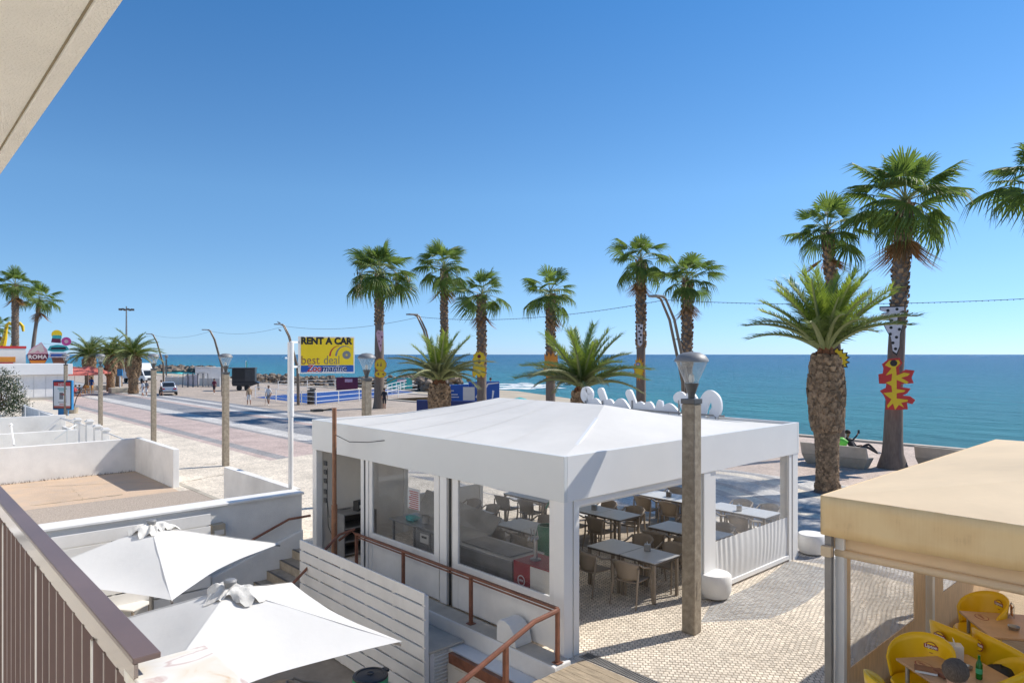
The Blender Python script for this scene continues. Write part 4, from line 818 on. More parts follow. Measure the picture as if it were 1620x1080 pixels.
def palm_at(px, X0, ytop_px, label, seed, crown_px, trunk_px, **kw):
    r = _ray(px, HZ); d = X0 / r.x; base = (r.x * d, r.y * d); rc = crown_px * d / FPX; cr_s = rc / 2.1
    ztop = CAMZ + (HZ - ytop_px) / FPX * d; h = ztop - 1.75 * cr_s; rad = trunk_px * d / FPX / 2
    t = washingtonia(label, base, h, rad * 1.08, rad * .9, seed, crown=cr_s, **kw); return t
palm_at(600, 31.0, 386, 'tall fan palm with pale flower stalks hanging on both sides, left of the row', 11, 58, 15, stalks=6, nf=37, rough_from=.62, dead=0)
palm_at(703, 31.5, 382, 'slim fan palm rising behind the low date palm', 12, 50, 12, nf=31, rough_from=.45, lean=(.2, .3))
palm_at(762, 30.5, 428, 'fan palm with one orange dead leaf, carrying the yellow figure board with two dark eyes', 13, 47, 15, nf=27, rough_from=.35)
palm_at(871, 30.5, 424, 'fan palm carrying the flame-shaped yellow board', 14, 50, 15, nf=27, rough_from=.35, dead=2)
palm_at(1014, 30.5, 371, 'fan palm carrying a black dotted white board and a small sun board', 15, 50, 15, nf=29, rough_from=.5)
palm_at(1087, 30.5, 399, 'fan palm next to the two leaning lamp masts', 16, 54, 17, nf=29, rough_from=.45)
palm_at(1412, 29.7, 241, 'largest fan palm, carrying the white bone board and the red and yellow board', 17, 96, 25, nf=41, rough_from=.52, dead=5, flare=1.75, lean=(.5, -.3))
palm_at(1328, 31.5, 312, 'fan palm rising behind the big date palm', 18, 66, 17, nf=29, rough_from=.5, dead=3, lean=(-.3, .4))
palm_at(1655, 30.0, 212, 'fan palm cut by the right edge of the picture', 19, 92, 24, nf=37, rough_from=.5, dead=2)
def palm_far(px, d, ytop, crown_px, trunk_px, label, seed, **kw):
    q = AT(px, d); cs = crown_px * d / FPX / 2.1; h = CAMZ + (HZ - ytop) / FPX * d - 1.75 * cs; rad = trunk_px * d / FPX / 2
    return washingtonia(label, (q.x, q.y), h, rad * 1.05, rad * .9, seed, crown=cs, **kw)
palm_far(24, 92, 424, 33, 10, 'fan palm with thick crown at the left edge, in front of the coloured signs', 21, nf=31, rough_from=.3, group='fan palms by the kiosks')
palm_far(48, 105, 448, 32, 6, 'slimmer fan palm behind the one at the left edge', 22, nf=25, rough_from=.85, lean=(1.2, 0), group='fan palms by the kiosks')
palm_far(-3, 120, 500, 22, 5, 'small fan palm half out of the picture above the yellow giraffes', 23, nf=19, rough_from=.8, group='fan palms by the kiosks')
# ---- date palms
def date_frond(name, L_, arch, seed, mat_, nl=46, ll=.42, stiff=.5, twist=.0):
    rnd = random.Random(seed); mb = MB(); n = 12; pts = []
    for i in range(n + 1): u = i / n; pts.append(Vector((L_ * (u - .10 * arch * u ** 3), .04 * math.sin(u * 3) * twist, -arch * L_ * .42 * u ** 2.2)))
    mb.cm = 1; mb.tube(pts, [.035 - .029 * i / n for i in range(n + 1)], 4, cap=False); mb.cm = 0
    for i in range(nl):
        u = .12 + .88 * i / (nl - 1); x = u * n; k_ = min(int(x), n - 1); p = pts[k_].lerp(pts[k_ + 1], x - k_); d = (pts[k_ + 1] - pts[k_]).normalized()
        up = Vector((0, 1, 0)).cross(d) * -1; ln = ll * (math.sin(min(1, u * 1.35 + .12) * math.pi * .80) ** .6 * .9 + .1) * rnd.uniform(.85, 1.1)
        for s_ in (-1, 1):
            fwd = .45 + .6 * u; dr = (d * fwd + Vector((0, s_, 0)) * (1.0 - .35 * u) + up * (stiff * rnd.uniform(.2, 1.3))).normalized()
            e_ = p + dr * ln + Vector((0, 0, -ln * .22 * rnd.uniform(.2, 1.6))); m_ = p + dr * ln * .5; w = d * .0058
            mb.add([p - w, m_ - w * 1.1, e_, m_ + w * 1.1, p + w], [(0, 1, 3, 4), (1, 2, 3)])
    me = mb.mesh(name)
    for q in (mat_, 'petiole'): me.materials.append(MT[q])
    me.polygons.foreach_set('material_index', mb.mi); return me
DF = {'young': [date_frond('date_frond', 1.0, .55, s, 'date_leaf_young', 74, .20) for s in (1, 2)], 'mid': [date_frond('date_frond', 1.0, 1.05, s, 'date_leaf', 74, .20) for s in (3, 4)],
      'old': [date_frond('date_frond', 1.0, 1.45, s, 'date_leaf', 70, .19, .3) for s in (5, 6)], 'grey': [date_frond('date_frond', 1.0, 1.2, s, 'date_leaf_grey', 70, .19, .3) for s in (7, 8)]}
def date_palm(label, base, prof, L_, nf, seed, lo=-12, kinds=('young', 'mid', 'old'), lean=(0, 0), red=True, nb_=700, bs=.12, group='stout date palms', trunk_m='palm_bark', el_pow=.75, hi=86):
    random.seed(seed); t = thing('date_palm', label, 'palm tree', (base[0], base[1], 0), 0, group); h = prof[-1][1]
    pts = [(lean[0] * max(0, z / h) ** 1.3, lean[1] * max(0, z / h) ** 1.3, z) for r, z in prof]; mb = MB(); mb.tube(pts, [r for r, z in prof], 18); ob('trunk', mb, trunk_m, t, smooth=True)
    def rad(z):
        for (ra, za), (rb, zb) in zip(prof, prof[1:]):
            if z <= zb: return ra + (rb - ra) * (z - za) / max(1e-6, zb - za)
        return prof[-1][0]
    def shift(mb):
        for i, v in enumerate(mb.v): u = max(0, min(1.1, v[2] / h)); mb.v[i] = (v[0] + lean[0] * u ** 1.3, v[1] + lean[1] * u ** 1.3, v[2])
        return mb
    m1 = h * .42
    tag(ob('old_leaf_scars', shift(boots_mb(.06, m1, rad, int(nb_ * .9), bs * .62, .30, .35)), 'boot', t), kind='stuff')
    tag(ob('leaf_bases', shift(boots_mb(m1, h - .25, rad, nb_, bs, .55, .45)), 'boot', t), kind='stuff')
    if red: tag(ob('fresh_leaf_bases', shift(boots_mb(h - .55, h + .15, lambda z: rad(min(z, h)) * .92, 160, bs * 1.1, .25)), 'boot_red', t), kind='stuff')
    top = Vector((lean[0], lean[1], h))
    for i in range(nf):
        u = i / (nf - 1); el = R(hi - (hi - lo) * u ** el_pow) + random.gauss(0, .07); az = i * 2.39996 + random.gauss(0, .12)
        kd = kinds[0] if u < .35 else (kinds[1] if u < .75 else kinds[2]); me = random.choice(DF[kd]); sc = L_ * random.uniform(.86, 1.08)
        rr = rad(h) * .55 * u
        Mx = Matrix.Translation(top + Vector((math.cos(az) * rr, math.sin(az) * rr, .05))) @ Matrix.Rotation(az, 4, 'Z') @ Matrix.Rotation(-el, 4, 'Y') @ Matrix.Rotation(random.gauss(0, .25), 4, 'X') @ Matrix.Scale(sc, 4)
        inst('frond', me, t, Mx)
    return t
q = G(1309, 778)
date_palm('big date palm with a thick scaly brown trunk beside the cream awning', (q.x, q.y), [(.44, -.05), (.34, .25), (.33, .9), (.35, 1.5), (.40, 2.1), (.45, 2.7), (.48, 3.2), (.43, 3.8), (.32, 4.3), (.2, 4.6)], 2.75, 42, 31, lo=36, kinds=('young', 'young', 'mid'), lean=(-.02, .05), nb_=1300, bs=.19, el_pow=.95)
q = AT(695, 38.5)
date_palm('low date palm in front of the blue boards', (q.x, q.y), [(.50, -.05), (.46, .4), (.50, 1.0), (.56, 1.9), (.54, 2.4), (.40, 2.8), (.2, 3.0)], 2.85, 38, 32, lo=26, kinds=('young', 'grey', 'grey'), nb_=600, bs=.17, el_pow=.9)
q = AT(921, 31.0)
date_palm('date palm with long arching leaves behind the pavilion roof letters', (q.x, q.y), [(.42, -.05), (.40, .5), (.42, 1.2), (.44, 2.2), (.36, 2.8), (.2, 3.0)], 2.9, 34, 33, lo=22, kinds=('young', 'mid', 'grey'), nb_=500, bs=.16, el_pow=.8)
for i, (px, d, lb, sc) in enumerate(((211, 79, 'date palm nearest of the far-left group, right of the three', 1.0), (175, 84, 'date palm in the middle of the far-left group', .85), (141, 92, 'date palm behind the red parasol, left of the far group', 1.0), (188, 97, 'small date palm hidden behind the middle of the far-left group', .8))):
    q = AT(px, d)
    date_palm(lb, (q.x, q.y), [(.55 * sc, 0), (.47 * sc, .6), (.48 * sc, 1.6), (.70 * sc, 3.1), (.68 * sc, 3.6), (.45 * sc, 4.0), (.3, 4.3)], 3.3 * sc, 34, 40 + i, lo=0, kinds=('mid', 'mid', 'grey'), nb_=300, bs=.3, group='date palms on the square', el_pow=.8)
# ---- flowering bush on the left
def bush(name, label, c, r, n, mats, ls=.11, fl=.25, cat='bush'):
    t = thing(name, label, cat, c); mb = MB(); fb = MB(); st = MB()
    for i in range(26):
        a = random.uniform(0, 6.28); e_ = random.uniform(.2, 1.4); tip = Vector((math.cos(a) * math.cos(e_) * r[0] * .8, math.sin(a) * math.cos(e_) * r[1] * .8, math.sin(e_) * r[2] * .85)); st.tube([(0, 0, 0), tip * .5 + Vector((0, 0, .15)), tip], [.03, .02, .008], 4)
    ob('branches', st, mats[2], t)
    for i in range(n):
        cl = i // 24; rn = random.Random(cl * 7 + int(c[0] * 10)); a = rn.uniform(0, 6.28); e_ = rn.uniform(-.15, 1.5); q = rn.uniform(.5, 1.0)
        cc = Vector((math.cos(a) * math.cos(e_) * r[0] * q, math.sin(a) * math.cos(e_) * r[1] * q, max(.05, math.sin(e_) * r[2] * q + .1))) + Vector([random.gauss(0, .15) for _ in range(3)])
        d = Vector([random.gauss(0, 1) for _ in range(3)]).normalized(); w = d.cross(Vector([random.gauss(0, 1) for _ in range(3)])).normalized() * ls * .18; l_ = ls * random.uniform(.7, 1.3)
        tg_ = fb if random.random() < fl else mb
        if tg_ is fb: l_ *= .5; w = w * 1.6
        tg_.add([cc, cc + d * l_ * .5 + w, cc + d * l_, cc + d * l_ * .5 - w], [(0, 1, 2, 3)])
    tag(ob('leaves', mb, mats[0], t), kind='stuff')
    if fb.v: tag(ob('blossoms', fb, mats[1], t), kind='stuff')
    return t
random.seed(5)
q = AT(2, 47, .6); bush('flowering_bush', 'bush with pale blossoms at the left edge above the patio walls', (q.x, q.y, .6), (1.5, 1.6, 2.9), 6500, ('oleander_leaf', 'blossom', 'twig'), .16, .28)
q = AT(22, 51, .5); bush('low_shrub', 'low dull shrub below the flowering bush', (q.x, q.y, .5), (1.0, 1.5, .9), 1600, ('oleander_leaf', 'blossom', 'twig'), .14, .03, 'shrub')
# ================================================================ STREET
random.seed(3)
def lantern(label, px=None, d=None, pos=None, first=[None]):
    q = AT(px, d) if pos is None else Vector(pos)
    if first[0] is None:
        t = thing('street_lantern', label, 'street lamp', (q.x, q.y, .005), -TH * .0 + R(2), 'short concrete lantern posts')
        mb = MB(); mb.box(-.115, .115, -.115, .115, 0, 3.70); ob('post', mb, 'lamp_concrete', t, bev=.02)
        mb = MB(); mb.box(-.035, .035, -.121, -.114, .55, .85); ob('hatch', mb, 'lamp_concrete', t, bev=.004)
        mb = MB(); mb.box(-.125, .125, -.125, .125, 3.70, 3.78); ob('collar', mb, 'dark_metal', t, bev=.008)
        mb = MB(); mb.lathe([(.055, 3.78), (.055, 3.84), (.115, 4.02), (.12, 4.03)], 20); ob('neck', mb, 'dark_metal', t, smooth=True)
        mb = MB(); mb.lathe([(.10, 4.03), (.255, 4.38)], 24, cap=False); g = ob('glass_cone', mb, 'lantern_glass', t, smooth=True)
        mb = MB(); mb.lathe([(.03, 4.035), (.045, 4.08), (.04, 4.16), (.01, 4.19)], 12); ob('bulb', mb, 'off_white', g, smooth=True)
        mb = MB(); mb.lathe([(.255, 4.375), (.275, 4.385), (.27, 4.41), (.22, 4.48), (.13, 4.525), (.0, 4.54)], 28); ob('dome', mb, 'dome_grey', t, smooth=True)
        first[0] = t; return t
    return copy_tree(first[0], (q.x, q.y, .005), random.uniform(-.1, .1), label)
q = G(1094, 1000); lantern('closest concrete lantern post, standing on the cobbles in front of the pavilion opening', pos=(q.x, q.y, 0))
lantern('concrete lantern post rising behind the pavilion roof', 580, 21); lantern('concrete lantern post behind the short white wall', 357, 28); lantern('concrete lantern post behind the brown patio corner', 243, 35.5)
lantern('concrete lantern post beyond the picket gate', 159, 44); lantern('concrete lantern post in front of the poster stand', 104, 51)
# leaning double lamp masts
def mast(label, px, d, lean_px, h=7.15, first=[None]):
    q = AT(px, d)
    if first[0] is None:
        t = thing('leaning_lamp', label, 'lamp mast', (q.x, q.y, 0), 0, 'leaning double lamp masts')
        for s_ in (-1, 1): mb = MB(); mb.tube([(0, s_ * .13, 0), (0 - .05, s_ * .13, 3.2), (-.75, s_ * .13 + .25, 6.1), (-1.15, s_ * .13 + .45, 7.05), (-1.35, s_ * .13 + .5, 7.13)], [.085, .08, .065, .055, .05], 8); ob('mast_tube', mb, 'copper', t, smooth=True)
        mb = MB(); mb.cbox((-1.6, .5, 7.15), (.65, .5, .09)); ob('lamp_head', mb, 'dome_grey', t, bev=.02)
        for z, x_ in ((1.8, -.03), (3.6, -.14), (5.2, -.52)): mb = MB(); mb.bar((x_, -.14, z), (x_, .2, z), .04); ob('tie', mb, 'dark_metal', t)
        first[0] = t; return t
    return copy_tree(first[0], (q.x, q.y, 0), 0, label)
MS = [(1085, 32.2, 'leaning double lamp mast behind the nearest lantern'), (690, 46.6, 'leaning double lamp mast behind the low date palm'), (472, 61.6, 'leaning double lamp mast with two birds beside the rent a car sign'), (352, 75, 'leaning double lamp mast beside the black food trailer'), (259, 90, 'leaning double lamp mast beside the delivery truck')]
tops = []
for px, d, lb in MS:
    t = mast(lb, px, d, 0); q = AT(px, d); tops.append(Vector((q.x - 1.1, q.y + .4, 7.0)))
tops = [AT(1720, 24) + Vector((0, 0, 6.55))] + tops + [AT(60, 120) + Vector((0, 0, 6.5))]
for i in range(len(tops) - 1):
    a, b_ = tops[i], tops[i + 1]; n = 40; mb = MB(); fl = MB(); sg = .012 * (a - b_).length + .25 if i else .25
    pts = [a.lerp(b_, k / n) - Z_ * sg * 4 * (k / n) * (1 - k / n) for k in range(n + 1)]; mb.tube(pts, .009 + .0001 * (a - b_).length, 4)
    t = thing('festoon_cable', ['thin cable strung from the right edge to the twin masts', 'thin cable strung from the twin masts to the mast behind the low date palm', 'thin cable strung behind the fan palm with pale flower stalks', 'thin cable strung left of the mast with two birds', 'thin cable strung over the food trailer', 'thin cable strung above the far-left date palms'][i], 'cable'); ob('wire', mb, 'dark_metal', t)
    if i < 2:
        for k in range(2 * n):
            p = a.lerp(b_, k / n / 2) - Z_ * sg * 4 * (k / n / 2) * (1 - k / n / 2); fl.ball(p - Z_ * .02, .016, 5)
        tag(ob('bulbs', fl, 'dark_metal', t), kind='stuff')
# birds
def bird(label, loc, rz, fly=False):
    t = thing('pigeon', label, 'bird', loc, rz); mb = MB(); mb.tube([(-.16, 0, .03), (-.08, 0, .07), (0, 0, .09), (.08, 0, .12), (.12, 0, .17), (.15, 0, .19), (.19, 0, .18)], [.01, .045, .065, .05, .032, .03, .008], 8); ob('body', mb, 'cloth_grey', t, smooth=True)
    if fly:
        for s_ in (-1, 1): mb = MB(); mb.add([(.05, s_ * .04, .1), (-.06, s_ * .04, .1), (-.1, s_ * .2, .22), (-.04, s_ * .32, .26), (.06, s_ * .18, .2)], [(0, 1, 2, 3, 4)]); ob('wing', mb, 'dark_metal', t, solid=.01)
    else:
        for s_ in (-1, 1): mb = MB(); mb.tube([(0, s_ * .02, .04), (0, s_ * .02, -.0)], .007, 4); ob('leg', mb, 'red', t)
    return t
q = tops[3]; bird('grey bird perched on the lamp head of the leaning mast', (q.x - .45, q.y + .1, 7.2), 2.4); p = AT(443, 61); bird('grey bird perched on the cable below the other bird', (p.x, p.y, CAMZ + (HZ - 524) / FPX * 61), 2)
# rent-a-car sign on a white pole
sd = 17.0; a = AT(474, 17.0); a.z = CAMZ + (HZ - 591) / FPX * 17; b_ = AT(561, 17.55); wv = Vector((b_.x - a.x, b_.y - a.y, 0)); SWd = wv.length; ux = wv.normalized(); rz = math.atan2(ux.y, ux.x)
hS = 59 / FPX * 17.1
t = thing('rental_sign', 'yellow and blue box sign reading rent a car on a white pole', 'sign', (a.x, a.y, a.z), rz)
mb = MB(); mb.box(0, SWd, 0, .30, 0, hS); ob('sign_box', mb, 'white_paint', t, bev=.006)
mb = MB(); mb.box(.03, SWd - .03, -.006, 0, hS * .225, hS - .035); ob('yellow_field', mb, 'sign_yellow', t); mb = MB(); mb.box(.03, SWd - .03, -.006, 0, .035, hS * .22); ob('blue_field', mb, 'blue', t)
fo = lambda x, z, e_=-.008: (x, e_, z)
text('lettering', 'RENT A CAR', 'black', t, fo(.035, hS * .795), X_, Z_, hS * .25, .002, bold=.012, fit=SWd - .09)
text('lettering', 'best', 'corten', t, fo(.04, hS * .255), X_, Z_, hS * .33, .002, fit=.44); text('lettering', 'deal', 'yellow_dark' if 'yellow_dark' in MT else 'joint_dark', t, fo(.58, hS * .255), X_, Z_, hS * .33, .002, fit=.38)
text('lettering', 'Zoo', 'white', t, fo(.165, hS * .055, -.0075), X_, Z_, hS * .25, .002, bold=.016, shear=.2, fit=.36); text('lettering', 'marine', 'white', t, fo(.53, hS * .055, -.0075), X_, Z_, hS * .25, .002, bold=.016, shear=.2, fit=.62)
text('lettering', 'Zoo', 'red', t, fo(.165, hS * .055, -.010), X_, Z_, hS * .25, .002, bold=.006, shear=.2, fit=.36); text('lettering', 'marine', 'navy', t, fo(.53, hS * .055, -.010), X_, Z_, hS * .25, .002, bold=.005, shear=.2, fit=.62)
def arc(name, cx, cz, rx, rz_, a0, a1, w0, w1, m_, e_=-.009):
    mb = MB(); n = 16; P_ = []
    for i in range(n + 1):
        u = i / n; aa = R(a0 + (a1 - a0) * u); w = w0 + (w1 - w0) * u; P_.append(((cx + (rx + w / 2) * math.cos(aa), e_, cz + (rz_ + w / 2) * math.sin(aa)), (cx + (rx - w / 2) * math.cos(aa), e_, cz + (rz_ - w / 2) * math.sin(aa))))
    for i in range(n): mb.quad(P_[i][0], P_[i][1], P_[i + 1][1], P_[i + 1][0])
    return ob(name, mb, m_, t)
arc('red_swoosh', .97, hS * .47, .24, hS * .28, 180, 90, .045, .006, 'red'); arc('grey_swoosh', 1.10, hS * .47, .22, hS * .27, 180, 40, .05, .006, 'dome_grey')
arc('wheel_ring', 1.14, hS * .50, .065, .065, 0, 360, .08, .08, 'dome_grey', -.0095)
t = thing('sign_pole', 'white pole beside the rent a car sign, standing on the low wall', 'pole'); p = AT(460, 16.75); mb = MB(); mb.tube([(p.x, p.y, 1.2), (p.x, p.y, 3.0)], .06, 12); mb.tube([(p.x, p.y, 3.0), (p.x, p.y, 4.8)], .075, 12); ob('tube', mb, 'white_paint', t, smooth=True)
mb = MB(); mb.bar((p.x, p.y, 4.2), (a.x + .1, a.y + .1, 4.2), .05); mb.bar((p.x, p.y, 4.8), (a.x + .1, a.y + .1, 4.8), .05); ob('arm_bracket', mb, 'white_paint', t)
# decorative boards on the palm trunks
def board(name, label, cat, px0, px1, py0, py1, d, layers, dz=.02):
    """layers: [(material, [polygons or discs in 0..1 box coordinates])]; board hangs facing the town"""
    c = AT((px0 + px1) / 2, d); w = (px1 - px0) / FPX * d; h = (py1 - py0) / FPX * d; zb = CAMZ + (HZ - py1) / FPX * d
    fwd = Vector((c.x, c.y, 0)).normalized(); rz = math.atan2(-fwd.x, fwd.y)
    t = thing(name, label, cat, (c.x, c.y, zb), rz); e_ = 0
    for nm, m_, polys in layers:
        mb = MB()
        for pl in polys:
            if pl[0] == 'disc': _, u, v, r_ = pl; poly = [((u - .5) * w + r_ * w * math.cos(k * math.pi / 8), v * h + r_ * w * math.sin(k * math.pi / 8)) for k in range(16)]
            else: poly = [((u - .5) * w, v * h) for u, v in pl]
            mb.prism(poly, (0, -e_, 0), (1, 0, 0), (0, 0, 1), .03 if e_ == 0 else .006)
        ob(nm, mb, m_, t); e_ += .007 if e_ else .0305
    return t
def spiky(cu, cv, ru, rv, n, dep, asp=1.0, seed=0):
    rnd = random.Random(seed); return [(cu + ru * (1 if k % 2 else 1 - dep * rnd.uniform(.7, 1.2)) * math.cos(k * math.pi / n), cv + rv * (1 if k % 2 else 1 - dep * rnd.uniform(.7, 1.2)) * math.sin(k * math.pi / n)) for k in range(2 * n)]
def grow(poly, f, c=None):
    cx = sum(p[0] for p in poly) / len(poly); cy = sum(p[1] for p in poly) / len(poly); return [(cx + (u - cx) * f, cy + (v - cy) * f) for u, v in poly]
d7 = 26.75
bone = [(.0, 1), (1, 1), (1, .93), (.78, .90), (1, .87), (1, .82), (.72, .78), (.70, .61), (.95, .64), (.82, .42), (.80, .15), (.68, .0), (.52, .06), (.45, .35), (.28, .50), (.15, .63), (.42, .61), (.42, .76), (.08, .80), (.08, .86), (.36, .88), (0, .93)]
board('bone_board', 'white board with black dots, cut like a spine, high on the largest fan palm', 'decoration', 1395, 1428, 486, 559, d7, [('back_board', 'black', [grow(bone, 1.07)]), ('white_front', 'lilac_white', [bone]), ('dot', 'black', [('disc', u, v, .07) for u, v in ((.32, .93), (.7, .955), (.63, .82), (.48, .71), (.45, .56), (.8, .52), (.42, .42), (.68, .35), (.53, .23), (.64, .1))])])
red_bg = [(.28, .98), (.58, 1), (.66, .90), (.56, .82), (.58, .70), (.74, .78), (.98, .76), (.9, .62), (.96, .52), (.62, .50), (.6, .44), (.88, .42), (.78, .32), (.66, .28), (.86, .27), (1.0, .2), (.92, .12), (.78, .14), (.8, .02), (.5, .0), (.2, .0), (.22, .16), (.14, .28), (.04, .36), (.2, .42), (.22, .5), (.02, .5), (.0, .68), (.12, .7), (.14, .80), (.1, .88)]
yel = [(.3, .95), (.55, .96), (.6, .90), (.48, .82), (.5, .66), (.7, .72), (.86, .70), (.8, .66), (.62, .62), (.82, .54), (.78, .5), (.5, .58), (.5, .4), (.74, .38), (.7, .35), (.5, .32), (.5, .22), (.8, .2), (.8, .17), (.62, .14), (.7, .05), (.56, .1), (.46, .0), (.4, .12), (.26, .03), (.24, .08), (.36, .2), (.2, .28), (.14, .32), (.38, .34), (.36, .46), (.2, .52), (.36, .56), (.38, .7), (.2, .66), (.36, .8), (.18, .86)]
board('figure_board', 'red board with a winding yellow figure and one black eye on the largest fan palm', 'decoration', 1393, 1444, 566, 648, d7, [('back_board', 'red', [red_bg]), ('yellow_figure', 'yellow', [yel]), ('eye', 'black', [('disc', .42, .90, .10)])])
sun1 = spiky(.5, .5, .5, .5, 16, .22, seed=2)
board('sun_board', 'yellow sun board with black spiky rim peeping out behind the big date palm', 'decoration', 1298, 1343, 548, 590, 24.4, [('back_board', 'black', [sun1]), ('yellow_front', 'yellow', [grow(sun1, .88)]), ('centre', 'red', [('disc', .42, .5, .2)])])
fb_ = spiky(.5, .70, .48, .29, 11, .16, seed=3); lb_ = [(.08, .48), (.9, .48), (1, .3), (.98, .1), (.8, .0), (.62, .12), (.55, .02), (.4, .05), (.3, .14), (.16, .03), (.02, .1), (.0, .3)]
board('figure_board', 'yellow scalloped board with two dark eyes on the fan palm beside the blue boards', 'decoration', 747, 769, 555, 598, 46.4, [('back_board', 'orange', [grow(fb_, 1.05), lb_]), ('yellow_front', 'yellow', [fb_, grow(lb_, .92)]), ('eye', 'cloth_maroon', [('disc', .5, .80, .13), ('disc', .5, .62, .13)])])
fl = [(.05, .35), (.12, .5), (.1, .95), (.25, .78), (.35, 1.0), (.45, .8), (.55, .98), (.68, .8), (.8, .97), (.82, .55), (1, .42), (.9, .2), (.9, .03), (.7, .0), (.55, .1), (.35, .0), (.2, .08), (.18, .22), (0, .22)]
board('flame_board', 'orange and yellow flame-shaped board with two white discs on a fan palm', 'decoration', 858, 888, 556, 599, 41.7, [('back_board', 'orange', [fl]), ('yellow_front', 'yellow', [[(.1, .24), (.25, .45), (.85, .45), (.92, .3), (.8, .1), (.5, .15), (.25, .12)]]), ('ring', 'black', [('disc', .37, .34, .14), ('disc', .7, .35, .14)]), ('disc', 'lilac_white', [('disc', .37, .34, .10), ('disc', .7, .35, .10)])])
s3 = spiky(.5, .5, .5, .5, 15, .3, seed=5); board('sun_board', 'small slim yellow sun board low on the fan palm left of the twin masts', 'decoration', 1002, 1020, 564, 603, 36.7, [('back_board', 'orange', [s3]), ('yellow_front', 'yellow', [grow(s3, .8)]), ('eye', 'sky_blue', [('disc', .42, .68, .2)]), ('pupil', 'pink', [('disc', .42, .68, .12)])])
board('dotted_board', 'narrow white board with black dots on the fan palm left of the twin masts', 'decoration', 1008, 1017, 512, 548, 36.7, [('back_board', 'lilac_white', [[(0, 1), (1, .96), (.9, .1), (.5, 0), (.1, .1)]]), ('dot', 'black', [('disc', .3, .9, .2), ('disc', .7, .8, .2), ('disc', .4, .65, .2), ('disc', .65, .5, .2), ('disc', .4, .35, .2), ('disc', .6, .2, .2)])])
board('figure_board', 'yellow ragged board with brown marks behind the lantern globe, on the tallest left fan palm', 'decoration', 592, 612, 566, 598, 56.9, [('back_board', 'orange', [spiky(.5, .66, .5, .34, 12, .12, seed=8), spiky(.5, .2, .5, .2, 9, .15, seed=9)]), ('yellow_front', 'yellow', [spiky(.5, .66, .44, .3, 12, .12, seed=8), spiky(.5, .2, .44, .17, 9, .15, seed=9)]), ('mark', 'corten', [[(.2, .6), (.3, .8), (.35, .6)], [(.45, .58), (.55, .82), (.6, .6)], [(.2, .2), (.4, .3), (.4, .12)], [(.6, .2), (.8, .26), (.75, .12)]])])
board('pink_board', 'slim pink and dark dappled board above the yellow board on the tallest left fan palm', 'decoration', 595, 607, 522, 557, 56.9, [('back_board', 'pink', [[(0, .85), (.2, 1), (.9, .95), (1, .8), (.8, .5), (.7, .1), (.55, 0), (.3, .3)]]), ('mark', 'maroon', [[(.6, .75), (.9, .7), (.75, .6)], [(.3, .55), (.5, .5), (.35, .42)], [(.5, .35), (.7, .33), (.6, .22)], [(.3, .9), (.45, .86), (.4, .8)]])])
# ---- concrete benches by the sea
def bench(label, loc, rz, L_=2.4):
    t = thing('concrete_bench', label, 'bench', loc, rz, 'concrete benches by the sea'); mb = MB(); mb.add([(-L_ / 2 + .15, -.2, 0), (L_ / 2 - .15, -.2, 0), (L_ / 2 - .15, .3, 0), (-L_ / 2 + .15, .3, 0), (-L_ / 2, -.32, .40), (L_ / 2, -.32, .40), (L_ / 2, .42, .40), (-L_ / 2, .42, .40)], [(0, 1, 2, 3), (4, 7, 6, 5), (0, 4, 5, 1), (1, 5, 6, 2), (2, 6, 7, 3), (3, 7, 4, 0)]); ob('base', mb, 'concrete', t, bev=.02)
    mb = MB(); mb.add([(-L_ / 2, -.30, .403), (L_ / 2, -.30, .403), (L_ / 2, -.12, .403), (-L_ / 2, -.12, .403), (-L_ / 2, -.44, .87), (L_ / 2, -.44, .87), (L_ / 2, -.34, .87), (-L_ / 2, -.34, .87)], [(0, 1, 2, 3), (4, 7, 6, 5), (0, 4, 5, 1), (1, 5, 6, 2), (2, 6, 7, 3), (3, 7, 4, 0)]); ob('backrest', mb, 'concrete_pale', t, bev=.015); return t
q = G(1318, 737); bench('concrete bench with a sloping back, a person lying on it, behind the big date palm', (q.x + .3, q.y, 0), -R(90), 2.6); bq = q
q = G(1520, 748); bench('concrete bench mostly hidden behind the cream awning roof', (q.x + .4, q.y + .3, 0), -R(90), 2.6)
